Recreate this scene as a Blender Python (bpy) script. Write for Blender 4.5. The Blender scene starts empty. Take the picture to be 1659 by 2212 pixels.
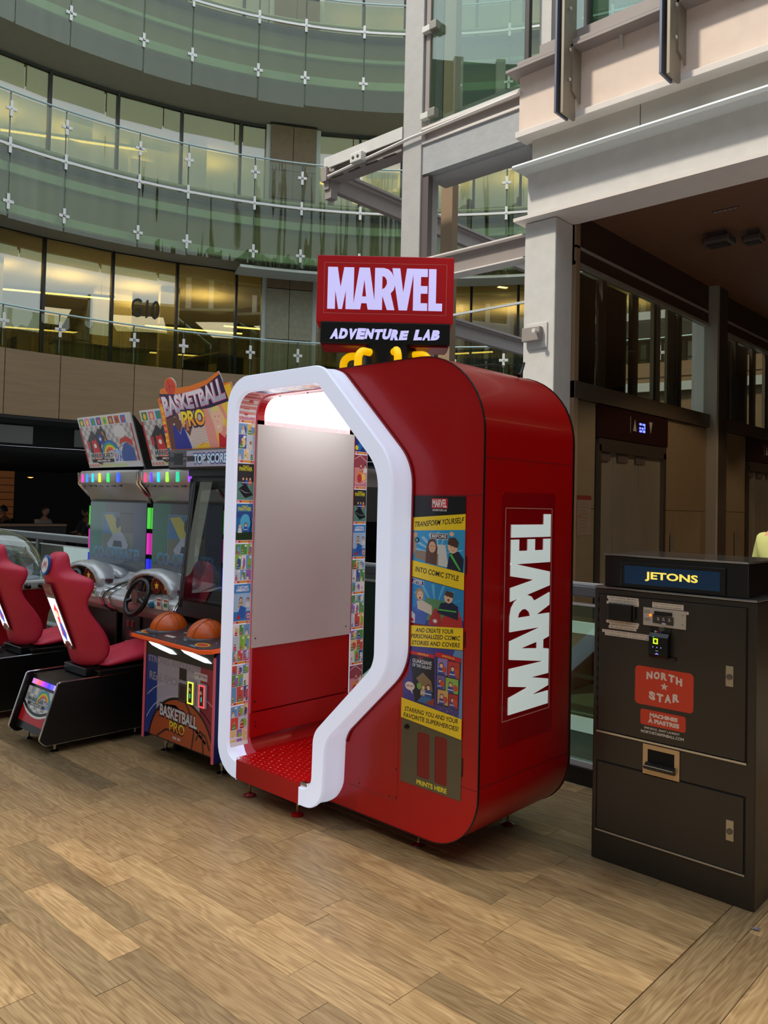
import bpy, bmesh, random, math
from math import sin, cos, pi, radians, sqrt, atan2
from mathutils import Vector, Matrix, geometry
random.seed(7)
SC = bpy.context.scene
COL = SC.collection

# ---------------------------------------------------------------- camera
YAW, PITCH, ROLL, FPX, PPY = 0.748638, 0.029639, -0.022935, 1732.2, 1037.74
_f = Vector((-sin(YAW)*cos(PITCH), cos(YAW)*cos(PITCH), sin(PITCH)))
_r = Vector((cos(YAW), sin(YAW), 0))
_d = _f.cross(_r)
_r2 = cos(ROLL)*_r + sin(ROLL)*_d
_d2 = -sin(ROLL)*_r + cos(ROLL)*_d
cam_data = bpy.data.cameras.new('camera')
cam = bpy.data.objects.new('camera', cam_data); COL.objects.link(cam)
cam_data.sensor_width = 36.0
cam_data.lens = FPX/2212*36.0
cam_data.shift_y = -(1106-PPY)/2212
cam_data.clip_end = 200
up = -_d2
cam.matrix_world = Matrix(((_r2.x, up.x, -_f.x, 0), (_r2.y, up.y, -_f.y, 0), (_r2.z, up.z, -_f.z, 1.6), (0, 0, 0, 1)))
SC.camera = cam

# ---------------------------------------------------------------- light and exposure
SC.view_settings.view_transform = 'Standard'
SC.view_settings.look = 'None'
SC.view_settings.gamma = 1.0
SC.view_settings.use_curve_mapping = False
SC.view_settings.exposure = 0.0
W = bpy.data.worlds.new('world'); SC.world = W; W.use_nodes = True
_bg = W.node_tree.nodes['Background']
_bg.inputs[0].default_value = (0.80, 0.90, 1.0, 1)
_bg.inputs[1].default_value = 1.55
sun_data = bpy.data.lights.new('sun', 'SUN'); sun_data.energy = 3.4; sun_data.angle = radians(4)
sun_data.color = (1.0, 0.90, 0.74)
sun = bpy.data.objects.new('sun', sun_data); COL.objects.link(sun)
sun.location = (-4, -8, 16)
sun.rotation_euler = Vector((0.33, 0.70, -1.0)).to_track_quat('-Z', 'Y').to_euler()

def area(name, loc, direction, sx, sy, energy, color=(1, 1, 1)):
    d = bpy.data.lights.new(name, 'AREA'); d.shape = 'RECTANGLE'; d.size = sx; d.size_y = sy
    d.energy = energy; d.color = color
    o = bpy.data.objects.new(name, d); COL.objects.link(o); o.location = loc
    o.rotation_euler = Vector(direction).to_track_quat('-Z', 'Y').to_euler()
    return o

# ---------------------------------------------------------------- materials
def lin(c):
    if max(c) > 1.0: c = [x/255.0 for x in c]
    return tuple((x/12.92 if x <= 0.04045 else ((x+0.055)/1.055)**2.4) for x in c[:3])
_M = {}
def mat(name, col=(200, 200, 200), rough=0.5, metal=0.0, emit=None, es=0.0, noise=0.0, nscale=(8, 8, 8),
        bump=0.0, bscale=(60, 60, 60), coat=0.0, spec=0.5, randomtint=0.0, attr=False, rvar=0.0):
    if name in _M: return _M[name]
    m = bpy.data.materials.new(name); m.use_nodes = True
    nt = m.node_tree; N = nt.nodes; L = nt.links
    p = N['Principled BSDF']
    c = lin(col)
    p.inputs['Base Color'].default_value = (*c, 1)
    p.inputs['Roughness'].default_value = rough
    p.inputs['Metallic'].default_value = metal
    p.inputs['Specular IOR Level'].default_value = spec
    if coat: p.inputs['Coat Weight'].default_value = coat; p.inputs['Coat Roughness'].default_value = 0.06
    src = None
    if attr:
        a = N.new('ShaderNodeAttribute'); a.attribute_name = 'Col'; src = a.outputs['Color']
        L.new(src, p.inputs['Base Color'])
        if es > 0: L.new(src, p.inputs['Emission Color']); p.inputs['Emission Strength'].default_value = es
    elif emit is not None:
        p.inputs['Emission Color'].default_value = (*lin(emit), 1)
        p.inputs['Emission Strength'].default_value = es
    def tex(sc_):
        tc = N.new('ShaderNodeTexCoord'); mp = N.new('ShaderNodeMapping')
        mp.inputs['Scale'].default_value = sc_
        L.new(tc.outputs['Object'], mp.inputs['Vector'])
        n = N.new('ShaderNodeTexNoise'); n.inputs['Scale'].default_value = 1.0
        n.inputs['Detail'].default_value = 4.0
        L.new(mp.outputs[0], n.inputs['Vector']); return n
    if noise > 0 and not attr:
        n = tex(nscale)
        r = N.new('ShaderNodeMapRange')
        r.inputs['From Min'].default_value = 0.3; r.inputs['From Max'].default_value = 0.7
        r.inputs['To Min'].default_value = 1-noise; r.inputs['To Max'].default_value = 1+noise
        L.new(n.outputs['Fac'], r.inputs['Value'])
        mx = N.new('ShaderNodeVectorMath'); mx.operation = 'SCALE'
        mx.inputs[0].default_value = c
        L.new(r.outputs[0], mx.inputs['Scale'])
        L.new(mx.outputs[0], p.inputs['Base Color']); src = mx.outputs[0]
        if rvar > 0:
            r2 = N.new('ShaderNodeMapRange'); r2.inputs['To Min'].default_value = rough-rvar; r2.inputs['To Max'].default_value = rough+rvar
            L.new(n.outputs['Fac'], r2.inputs['Value']); L.new(r2.outputs[0], p.inputs['Roughness'])
    if randomtint > 0 and src is not None:
        oi = N.new('ShaderNodeObjectInfo')
        r = N.new('ShaderNodeMapRange'); r.inputs['To Min'].default_value = 1-randomtint; r.inputs['To Max'].default_value = 1+randomtint
        L.new(oi.outputs['Random'], r.inputs['Value'])
        mx = N.new('ShaderNodeVectorMath'); mx.operation = 'SCALE'
        L.new(src, mx.inputs[0]); L.new(r.outputs[0], mx.inputs['Scale']); L.new(mx.outputs[0], p.inputs['Base Color'])
    if bump > 0:
        n = tex(bscale)
        b = N.new('ShaderNodeBump'); b.inputs['Strength'].default_value = bump; b.inputs['Distance'].default_value = 0.01
        L.new(n.outputs['Fac'], b.inputs['Height']); L.new(b.outputs[0], p.inputs['Normal'])
    _M[name] = m; return m

def glass(name, tint=(215, 230, 220), refl=0.12, rough=0.0, wavy=0.0, wscale=(3, 3, 0.6), graze=0.40):
    if name in _M: return _M[name]
    m = bpy.data.materials.new(name); m.use_nodes = True
    nt = m.node_tree; N = nt.nodes; L = nt.links; N.clear()
    out = N.new('ShaderNodeOutputMaterial'); mix = N.new('ShaderNodeMixShader')
    t = N.new('ShaderNodeBsdfTransparent'); t.inputs[0].default_value = (*lin(tint), 1)
    g = N.new('ShaderNodeBsdfGlossy'); g.inputs['Roughness'].default_value = rough
    g.inputs['Color'].default_value = (0.88, 0.92, 0.86, 1)
    lw = N.new('ShaderNodeLayerWeight'); lw.inputs['Blend'].default_value = 0.35
    r = N.new('ShaderNodeMapRange'); r.inputs['To Min'].default_value = refl; r.inputs['To Max'].default_value = min(1, refl+graze)
    L.new(lw.outputs['Facing'], r.inputs['Value'])
    L.new(r.outputs[0], mix.inputs[0]); L.new(t.outputs[0], mix.inputs[1]); L.new(g.outputs[0], mix.inputs[2])
    L.new(mix.outputs[0], out.inputs[0])
    if wavy > 0:
        tc = N.new('ShaderNodeTexCoord'); mp = N.new('ShaderNodeMapping'); mp.inputs['Scale'].default_value = wscale
        n = N.new('ShaderNodeTexNoise'); n.inputs['Scale'].default_value = 1.0; n.inputs['Detail'].default_value = 1.0
        b = N.new('ShaderNodeBump'); b.inputs['Strength'].default_value = wavy; b.inputs['Distance'].default_value = 0.1
        L.new(tc.outputs['Object'], mp.inputs[0]); L.new(mp.outputs[0], n.inputs['Vector'])
        L.new(n.outputs['Fac'], b.inputs['Height']); L.new(b.outputs[0], g.inputs['Normal']); L.new(b.outputs[0], lw.inputs['Normal'])
    _M[name] = m; return m

# ---------------------------------------------------------------- object helpers
def put(o, parent=None):
    COL.objects.link(o)
    if parent is not None: o.parent = parent
    return o
def wloc(o):
    v = Vector((0, 0, 0))
    while o is not None:
        v += Vector(o.location); o = o.parent
    return v
def tag(o, label=None, cat=None, group=None, kind=None):
    if label: o['label'] = label
    if cat: o['category'] = cat
    if group: o['group'] = group
    if kind: o['kind'] = kind
    return o
def root(name, loc, label, cat, group=None):
    o = bpy.data.objects.new(name, None); o.location = loc; o.empty_display_size = 0.1
    COL.objects.link(o)
    return tag(o, label, cat, group)
def copy_tree(o, parent=None, off=None, label=None):
    c = o.copy(); COL.objects.link(c)
    if parent is not None: c.parent = parent
    if off is not None: c.location = Vector(o.location)+Vector(off)
    if label: c['label'] = label
    for ch in list(o.children): copy_tree(ch, c)
    return c

class B:
    """collects shapes in world coordinates and links them as one mesh object"""
    def __init__(s): s.v = []; s.f = []; s.xf = None
    def add(s, vs, fs):
        n = len(s.v)
        for p in vs:
            p = Vector(p)
            s.v.append(s.xf @ p if s.xf is not None else p)
        for f in fs: s.f.append([i+n for i in f])
        return s
    def box(s, a, b, bev=0.0):
        x0, x1 = sorted((a[0], b[0])); y0, y1 = sorted((a[1], b[1])); z0, z1 = sorted((a[2], b[2]))
        if bev <= 0:
            vs = [(x, y, z) for x in (x0, x1) for y in (y0, y1) for z in (z0, z1)]
            fs = [(0, 1, 3, 2), (4, 6, 7, 5), (0, 4, 5, 1), (2, 3, 7, 6), (0, 2, 6, 4), (1, 5, 7, 3)]
            return s.add(vs, fs)
        e = min(bev, (x1-x0)*.49, (y1-y0)*.49, (z1-z0)*.49)
        bm = bmesh.new(); bmesh.ops.create_cube(bm, size=1)
        for v in bm.verts:
            v.co = Vector(((x0+x1)/2+v.co.x*(x1-x0), (y0+y1)/2+v.co.y*(y1-y0), (z0+z1)/2+v.co.z*(z1-z0)))
        bmesh.ops.bevel(bm, geom=bm.edges[:], offset=e, segments=2, profile=0.5, affect='EDGES')
        bm.verts.index_update()
        s.add([v.co.copy() for v in bm.verts], [[v.index for v in f.verts] for f in bm.faces]); bm.free()
        return s
    def prism(s, poly, axis, a, b, holes=()):
        """poly: 2-D outline; axis 'y': (x,z) extruded y=a..b; 'x': (y,z); 'z': (x,y)"""
        def m(p, t):
            return {'y': (p[0], t, p[1]), 'x': (t, p[0], p[1]), 'z': (p[0], p[1], t)}[axis]
        loops = [list(poly)]+[list(h) for h in holes]
        allp = [p for l in loops for p in l]
        tris = geometry.tessellate_polygon([[Vector((p[0], p[1], 0)) for p in l] for l in loops])
        n = len(allp)
        vs = [m(p, a) for p in allp]+[m(p, b) for p in allp]
        fs = [tuple(t) for t in tris]+[tuple(n+i for i in reversed(t)) for t in tris]
        k = 0
        for l in loops:
            for i in range(len(l)):
                j = (i+1) % len(l)
                fs.append((k+i, k+j, n+k+j, n+k+i))
            k += len(l)
        return s.add(vs, fs)
    def tube(s, pts, r, n=8, closed=False, cap=True):
        pts = [Vector(p) for p in pts]; m = len(pts)
        rs = r if isinstance(r, (list, tuple)) else [r]*m
        vs = []; prev = None
        for i, p in enumerate(pts):
            if closed: t = pts[(i+1) % m]-pts[i-1]
            else: t = (pts[min(i+1, m-1)]-pts[max(i-1, 0)])
            t.normalize()
            if prev is None:
                a = Vector((0, 0, 1)) if abs(t.z) < 0.9 else Vector((1, 0, 0))
                u = t.cross(a).normalized()
            else:
                u = (prev-t*prev.dot(t))
                u = u.normalized() if u.length > 1e-6 else t.orthogonal().normalized()
            prev = u; w = t.cross(u)
            for k in range(n):
                an = 2*pi*k/n
                vs.append(p+(u*cos(an)+w*sin(an))*rs[i])
        fs = []
        for i in range(m if closed else m-1):
            a = i*n; b_ = ((i+1) % m)*n
            for k in range(n): fs.append((a+k, a+(k+1) % n, b_+(k+1) % n, b_+k))
        if cap and not closed:
            fs.append(tuple(reversed(range(n)))); fs.append(tuple(range((m-1)*n, m*n)))
        return s.add(vs, fs)
    def lathe(s, prof, c, n=16, axis='z'):
        vs = []; fs = []
        for (r, h) in prof:
            for k in range(n):
                an = 2*pi*k/n; q = (r*cos(an), r*sin(an), h)
                if axis == 'y': q = (q[0], q[2], q[1])
                elif axis == 'x': q = (q[2], q[0], q[1])
                vs.append((c[0]+q[0], c[1]+q[1], c[2]+q[2]))
        for i in range(len(prof)-1):
            for k in range(n): fs.append((i*n+k, i*n+(k+1) % n, (i+1)*n+(k+1) % n, (i+1)*n+k))
        fs.append(tuple(reversed(range(n)))); fs.append(tuple(range((len(prof)-1)*n, len(prof)*n)))
        return s.add(vs, fs)
    def loft(s, rings, closed=True, caps=True):
        n = len(rings[0]); vs = [p for r in rings for p in r]; fs = []
        for i in range(len(rings)-1):
            for k in range(n if closed else n-1):
                fs.append((i*n+k, i*n+(k+1) % n, (i+1)*n+(k+1) % n, (i+1)*n+k))
        if caps and closed:
            fs.append(tuple(reversed(range(n)))); fs.append(tuple(range((len(rings)-1)*n, len(rings)*n)))
        return s.add(vs, fs)
    def build(s, name, m, parent=None, smooth=False, sub=0, label=None, cat=None, group=None, kind=None, solid=0.0, bevel=0.0):
        org = wloc(parent) if parent is not None else Vector((0, 0, 0))
        if parent is None and s.v:
            lo = [min(v[i] for v in s.v) for i in range(3)]; hi = [max(v[i] for v in s.v) for i in range(3)]
            org = Vector(((lo[0]+hi[0])/2, (lo[1]+hi[1])/2, lo[2]))
        me = bpy.data.meshes.new(name)
        me.from_pydata([tuple(v-org) for v in s.v], [], s.f)
        if s.f:
            bm = bmesh.new(); bm.from_mesh(me)
            bmesh.ops.remove_doubles(bm, verts=bm.verts, dist=1e-5)
            bmesh.ops.recalc_face_normals(bm, faces=bm.faces); bm.to_mesh(me); bm.free()
        me.materials.append(m)
        o = bpy.data.objects.new(name, me); put(o, parent)
        if parent is None: o.location = org
        if smooth:
            me.shade_smooth()
            if smooth == 'auto':
                me.set_sharp_from_angle(angle=radians(40))
        if bevel > 0:
            bv = o.modifiers.new('bevel', 'BEVEL'); bv.width = bevel; bv.segments = 2; bv.limit_method = 'ANGLE'
        if solid: sm = o.modifiers.new('solid', 'SOLIDIFY'); sm.thickness = solid; sm.offset = 0
        if sub: ss = o.modifiers.new('sub', 'SUBSURF'); ss.levels = sub; ss.render_levels = sub
        return tag(o, label, cat, group, kind)

def fillet(pts, closed=False, seg=6):
    """pts: (x, z, r) corners -> rounded polyline; same seg count everywhere"""
    out = []; n = len(pts)
    for i, p in enumerate(pts):
        r = p[2] if len(p) > 2 else 0
        if (not closed and i in (0, n-1)) or r <= 0: out.append((p[0], p[1])); continue
        a = Vector(pts[i-1][:2])-Vector(p[:2]); b = Vector(pts[(i+1) % n][:2])-Vector(p[:2])
        a.normalize(); b.normalize()
        ang = math.acos(max(-1, min(1, a.dot(b)))); d = r/math.tan(ang/2)
        c = Vector(p[:2])+(a+b).normalized()*(r/sin(ang/2))
        s0 = Vector(p[:2])+a*d-c; s1 = Vector(p[:2])+b*d-c
        a0 = atan2(s0.y, s0.x); a1 = atan2(s1.y, s1.x); da = (a1-a0+pi) % (2*pi)-pi
        for k in range(seg+1):
            t = a0+da*k/seg; out.append((c.x+r*cos(t), c.y+r*sin(t)))
    return out

# text as polygons -------------------------------------------------------
_TC = {}
def text_mesh(txt, bold=0.0, res=3):
    key = (txt, bold, res)
    if key in _TC: return _TC[key]
    cu = bpy.data.curves.new('t', 'FONT'); cu.body = txt; cu.size = 1.0; cu.offset = bold; cu.resolution_u = res
    cu.align_x = 'LEFT'; cu.fill_mode = 'BOTH'
    o = bpy.data.objects.new('t', cu); COL.objects.link(o)
    dg = bpy.context.evaluated_depsgraph_get(); dg.update()
    me = o.evaluated_get(dg).to_mesh()
    vs = [(v.co.x, v.co.y) for v in me.vertices]; fs = [tuple(p.vertices) for p in me.polygons]
    o.evaluated_get(dg).to_mesh_clear()
    bpy.data.objects.remove(o); bpy.data.curves.remove(cu)
    x0 = min(v[0] for v in vs); x1 = max(v[0] for v in vs); y0 = min(v[1] for v in vs); y1 = max(v[1] for v in vs)
    vs = [((v[0]-x0)/(x1-x0), (v[1]-y0)/(y1-y0)) for v in vs]
    _TC[key] = (vs, fs); return _TC[key]

class Art:
    """flat print: coloured polygons laid in thin layers on a surface; f(u,v,h)->point"""
    def __init__(s, f): s.F = f; s.v = []; s.f = []; s.c = []; s.h = 0.0003; s.dh = 0.00003
    def poly(s, pts, col, up=True):
        if up: s.h += s.dh
        c = lin(col); n = len(s.v)
        s.v += [s.F(p[0], p[1], s.h) for p in pts]
        tris = geometry.tessellate_polygon([[Vector((p[0], p[1], 0)) for p in pts]])
        for t in tris: s.f.append([n+i for i in t]); s.c.append(c)
    def rect(s, u0, v0, u1, v1, col, dv=0):
        if dv:
            k = max(1, int(abs(v1-v0)/dv)+1); s.h += s.dh
            for i in range(k):
                a = v0+(v1-v0)*i/k; b = v0+(v1-v0)*(i+1)/k
                s.poly([(u0, a), (u1, a), (u1, b), (u0, b)], col, up=False)
        else: s.poly([(u0, v0), (u1, v0), (u1, v1), (u0, v1)], col)
    def ell(s, u, v, ru, rv, col, n=12, rot=0.0, a0=0, a1=2*pi):
        s.poly([(u+ru*cos(a)*cos(rot)-rv*sin(a)*sin(rot), v+ru*cos(a)*sin(rot)+rv*sin(a)*cos(rot)) for a in [a0+(a1-a0)*k/n for k in range(n)]], col)
    def line(s, pts, w, col):
        for a, b in zip(pts[:-1], pts[1:]):
            d = Vector((b[0]-a[0], b[1]-a[1]))
            if d.length < 1e-9: continue
            d.normalize(); q = Vector((-d.y, d.x))*w/2
            s.poly([(a[0]-q.x, a[1]-q.y), (b[0]-q.x, b[1]-q.y), (b[0]+q.x, b[1]+q.y), (a[0]+q.x, a[1]+q.y)], col, up=False)
        s.h += s.dh
    def text(s, txt, u, v, w, h, col, bold=0.02, shear=0.0, slope=0.0, arc=0.0, grad=None, warp=None):
        """box lower-left (u,v), width w, height h; slope tilts the baseline; arc lifts the middle"""
        vs, fs = text_mesh(txt, bold)
        s.h += s.dh; n = len(s.v); c = lin(col)
        for (a, b) in vs:
            if warp: x, y = warp(a, b)
            else: x = u+a*w+b*h*shear; y = v+b*h+a*w*slope+arc*(1-(2*a-1)**2)
            s.v.append(s.F(x, y, s.h))
        for f in fs:
            s.f.append([n+i for i in f])
            if grad:
                m = sum(vs[i][1] for i in f)/len(f)
                s.c.append(lin(grad if m < 0.5 else col))
            else: s.c.append(c)
    def build(s, name, parent, rough=0.3, es=0.0, label=None, coat=0.0):
        org = wloc(parent)
        me = bpy.data.meshes.new(name); me.from_pydata([tuple(Vector(v)-org) for v in s.v], [], s.f)
        me.materials.append(mat('print_r%d_e%d' % (rough*100, es*100), (255, 255, 255), rough, attr=True, es=es, coat=coat))
        ca = me.color_attributes.new('Col', 'FLOAT_COLOR', 'CORNER')
        k = 0; data = []
        for p, c in zip(me.polygons, s.c):
            for _ in p.vertices: data += [c[0], c[1], c[2], 1.0]
        ca.data.foreach_set('color', data)
        o = bpy.data.objects.new(name, me); put(o, parent)
        return tag(o, label)
def plane_f(o, u, v, n):
    o, u, v, n = Vector(o), Vector(u), Vector(v), Vector(n)
    return lambda a, b, h: o+u*a+v*b+n*h

# ================================================================ SETTING
# ---- floor with separate oak planks
def wood_mat():
    m = bpy.data.materials.new('oak_floor'); m.use_nodes = True
    nt = m.node_tree; N = nt.nodes; L = nt.links; p = N['Principled BSDF']
    tc = N.new('ShaderNodeTexCoord'); oi = N.new('ShaderNodeObjectInfo')
    add = N.new('ShaderNodeVectorMath'); add.operation = 'MULTIPLY_ADD'
    comb = N.new('ShaderNodeCombineXYZ')
    mul = N.new('ShaderNodeMath'); mul.operation = 'MULTIPLY'; mul.inputs[1].default_value = 40
    L.new(oi.outputs['Random'], mul.inputs[0]); L.new(mul.outputs[0], comb.inputs[0]); L.new(mul.outputs[0], comb.inputs[1])
    L.new(tc.outputs['Object'], add.inputs[0]); add.inputs[1].default_value = (1, 1, 1); L.new(comb.outputs[0], add.inputs[2])
    mp = N.new('ShaderNodeMapping'); mp.inputs['Scale'].default_value = (1.6, 9.0, 1.0); L.new(add.outputs[0], mp.inputs[0])
    big = N.new('ShaderNodeTexNoise'); big.inputs['Scale'].default_value = 1.3; big.inputs['Detail'].default_value = 2; L.new(mp.outputs[0], big.inputs['Vector'])
    # cathedral grain: sine bands over a warped field
    wv = N.new('ShaderNodeMath'); wv.operation = 'MULTIPLY'; wv.inputs[1].default_value = 55; L.new(big.outputs['Fac'], wv.inputs[0])
    sn = N.new('ShaderNodeMath'); sn.operation = 'SINE'; L.new(wv.outputs[0], sn.inputs[0])
    mp2 = N.new('ShaderNodeMapping'); mp2.inputs['Scale'].default_value = (5, 120, 1); L.new(add.outputs[0], mp2.inputs[0])
    fine = N.new('ShaderNodeTexNoise'); fine.inputs['Scale'].default_value = 1.0; fine.inputs['Detail'].default_value = 5; L.new(mp2.outputs[0], fine.inputs['Vector'])
    g = N.new('ShaderNodeMath'); g.operation = 'MULTIPLY_ADD'; g.inputs[1].default_value = 0.10
    L.new(sn.outputs[0], g.inputs[0]); L.new(fine.outputs['Fac'], g.inputs[2])
    ramp = N.new('ShaderNodeValToRGB'); e = ramp.color_ramp.elements
    e[0].position = 0.10; e[0].color = (*lin((122, 92, 58)), 1); e[1].position = 0.90; e[1].color = (*lin((196, 166, 122)), 1)
    k = e.new(0.5); k.color = (*lin((164, 134, 94)), 1)
    L.new(g.outputs[0], ramp.inputs[0])
    # board-to-board tone
    r = N.new('ShaderNodeMapRange'); r.inputs['To Min'].default_value = 0.76; r.inputs['To Max'].default_value = 1.12
    L.new(oi.outputs['Random'], r.inputs['Value'])
    sc_ = N.new('ShaderNodeVectorMath'); sc_.operation = 'SCALE'
    L.new(ramp.outputs[0], sc_.inputs[0]); L.new(r.outputs[0], sc_.inputs['Scale'])
    # greyer boards and old stains
    m10 = N.new('ShaderNodeMath'); m10.operation = 'MULTIPLY'; m10.inputs[1].default_value = 7.31
    fr = N.new('ShaderNodeMath'); fr.operation = 'FRACT'; L.new(oi.outputs['Random'], m10.inputs[0]); L.new(m10.outputs[0], fr.inputs[0])
    pw = N.new('ShaderNodeMath'); pw.operation = 'POWER'; pw.inputs[1].default_value = 3.0; L.new(fr.outputs[0], pw.inputs[0])
    mg = N.new('ShaderNodeMixRGB'); mg.blend_type = 'MULTIPLY'; mg.inputs[2].default_value = (0.62, 0.66, 0.70, 1)
    L.new(pw.outputs[0], mg.inputs[0]); L.new(sc_.outputs[0], mg.inputs[1])
    geo = N.new('ShaderNodeNewGeometry'); st = N.new('ShaderNodeTexNoise'); st.inputs['Scale'].default_value = 2.6; st.inputs['Detail'].default_value = 6
    L.new(geo.outputs['Position'], st.inputs['Vector'])
    sr = N.new('ShaderNodeMapRange'); sr.inputs['From Min'].default_value = 0.56; sr.inputs['From Max'].default_value = 0.75; sr.inputs['To Max'].default_value = 0.5
    L.new(st.outputs['Fac'], sr.inputs['Value'])
    ms = N.new('ShaderNodeMixRGB'); ms.blend_type = 'MULTIPLY'; ms.inputs[2].default_value = (0.55, 0.45, 0.36, 1)
    L.new(sr.outputs[0], ms.inputs[0]); L.new(mg.outputs[0], ms.inputs[1])
    L.new(ms.outputs[0], p.inputs['Base Color'])
    rr = N.new('ShaderNodeMapRange'); rr.inputs['To Min'].default_value = 0.30; rr.inputs['To Max'].default_value = 0.50
    L.new(st.outputs['Fac'], rr.inputs['Value']); L.new(rr.outputs[0], p.inputs['Roughness'])
    b = N.new('ShaderNodeBump'); b.inputs['Strength'].default_value = 0.12; b.inputs['Distance'].default_value = 0.004
    L.new(g.outputs[0], b.inputs['Height']); L.new(b.outputs[0], p.inputs['Normal'])
    return m
OAK = wood_mat()
DARKF = mat('floor_core', (30, 22, 16), 0.8, noise=0.2)
PLZ = 0.0
floor = B().prism([(-16, -2.2), (1.9, -2.2), (1.9, 5.35), (-1.07, 5.35), (-1.07, 4.24), (-16, 4.24)], 'z', -0.35, -0.014).build('floor', DARKF, kind='structure')
_pk = {}
def plank(x, y, l, w, turn, tint=None):
    key = (round(l, 2), round(w, 3))
    if key not in _pk:
        b = B().box((0, 0, 0), (key[0]-0.0016, w-0.002, 0.0125), bev=0.0010)
        me = bpy.data.meshes.new('plank'); me.from_pydata([tuple(v) for v in b.v], [], b.f); me.materials.append(OAK); _pk[key] = me
    o = bpy.data.objects.new('plank', _pk[key]); put(o, floor)
    o.location = Vector((x, y, -0.0135+random.uniform(0, 0.0007)))-floor.location
    if turn: o.rotation_euler.z = pi/2
    return o
PW = 0.127
y = 4.24-PW; row = 0; rest = B()
while y > 0.75:
    x = -1.187; k = 0
    while x > -9.0:
        l = random.choice((0.55, 0.7, 0.85, 1.0, 1.2))
        if k == 0: l = random.choice((0.3, 0.55, 0.7, 0.9))
        x0 = x-l
        far = (x0 < -6.4) or (y > 3.75 and x < -2.6) or (y < 1.1) or (x < -4.2 and y < 1.15+(-4.2-x)*0.35)
        if far and not (y < 1.1 and x > -3): rest.box((x0, y, -0.0135), (x-0.0012, y+PW-0.0012, -0.001))
        else: plank(x0, y, l, PW, False)
        x = x0; k += 1
    y -= PW; row += 1
rest.box((-16, -2.2, -0.0135), (-9.0, 4.24, -0.001)); rest.box((-9.0, -2.2, -0.0135), (-1.19, y+PW, -0.001))
# border board and the planks that run the other way beyond it
def col_planks(x0, x1, ya, yb, maxl):
    yy = ya; i = 0
    while yy < yb-0.05:
        l = min(yb-yy, random.choice(maxl))
        plank(x1, yy, l, x1-x0, True); yy += l
col_planks(-1.187, -1.07, 0.75, 4.2, (1.2, 1.0, 1.4))
for i in range(11):
    col_planks(-1.07+i*PW, -1.07+(i+1)*PW, 0.75+(i % 3)*0.2, 5.3, (0.7, 0.9, 1.1, 1.3))
rest.box((0.33, -2.2, -0.0135), (1.9, 5.35, -0.001)); rest.box((-1.187, -2.2, -0.0135), (0.33, 0.72, -0.001))
rest.build('plank_field', OAK, floor, kind='stuff')

# lower concourse below the gallery and the landing in front of the lifts
TERR = mat('concourse_stone', (52, 52, 44), 0.35, noise=0.15)
B().box((-16, 4.0, -4.3), (4, 17, -4.2)).build('floor_concourse', TERR, kind='structure')
WHITE = mat('white_steel', (205, 203, 200), 0.55, noise=0.04, bump=0.25, bscale=(25, 25, 12))
WARMW = mat('white_fascia', (222, 214, 208), 0.5, noise=0.03)
B().box((-3.6, 5.35, -0.35), (-1.07, 16, 0.0)).build('floor_landing', mat('landing_stone', (120, 108, 90), 0.4, noise=0.1), kind='structure')
B().box((-1.07, 5.35, -0.35), (4, 16, 0.0)).build('floor_lobby', mat('landing_stone'), kind='structure')
B().box((-3.6, 5.31, -0.02), (-1.1, 5.348, 0.08)).build('trim_landing_edge', WARMW, kind='structure')
B().box((-3.6, 5.32, -0.60), (-1.1, 5.348, -0.02)).build('trim_landing_fascia', mat('olive_fascia', (66, 60, 44), .5, noise=.1), kind='structure')

# ---- glass balustrade along the gallery edge
RAILG = mat('rail_grey', (98, 104, 106), 0.45, metal=0.3, noise=0.05)
RAILW = mat('rail_light', (205, 212, 212), 0.35, metal=0.2)
RG = glass('rail_glass', (205, 225, 215), 0.06)
g = root('glass_balustrade', (-6, 4.28, 0), 'long glass balustrade with grey steel handrail behind the arcade machines', 'railing')
B().box((-14, 4.25, 1.085), (-1.12, 4.33, 1.15), bev=0.008).build('handrail', RAILG, g)
B().box((-14, 4.27, 1.152), (-1.12, 4.31, 1.165)).build('rail_cap', RAILW, g, label='pale metal strip on top of the handrail')
B().box((-14, 4.275, 1.03), (-1.12, 4.295, 1.045)).build('mid_rail', RAILW, g)
B().box((-14, 4.24, 0.0), (-1.12, 4.33, 0.10)).build('kick_plate', mat('black_kick', (16, 15, 15), 0.4), g)
B().box((-14, 4.26, 0.10), (-1.12, 4.31, 0.13)).build('base_channel', RAILW, g)
for i in range(9):
    x0 = -13.9+i*1.42
    B().box((x0, 4.28, 0.13), (x0+1.4, 4.29, 1.03)).build('glass_pane', RG, g)
    B().box((x0-0.03, 4.26, 0.0), (x0+0.03, 4.32, 1.09)).build('post', RAILG, g)
g2 = root('landing_balustrade', (-2.5, 5.38, 0), 'second balustrade across the lift landing, seen between booth and change machine', 'railing')
B().box((-5.0, 5.36, 0.68), (-1.7, 5.42, 0.76)).build('handrail', RAILW, g2)
B().box((-5.0, 5.38, 0.06), (-1.7, 5.39, 0.68)).build('glass_pane', RG, g2)
for x in (-3.5, -2.6, -1.75): B().box((x-.02, 5.36, 0.0), (x+.02, 5.41, 0.68)).build('post', RAILG, g2)
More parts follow.
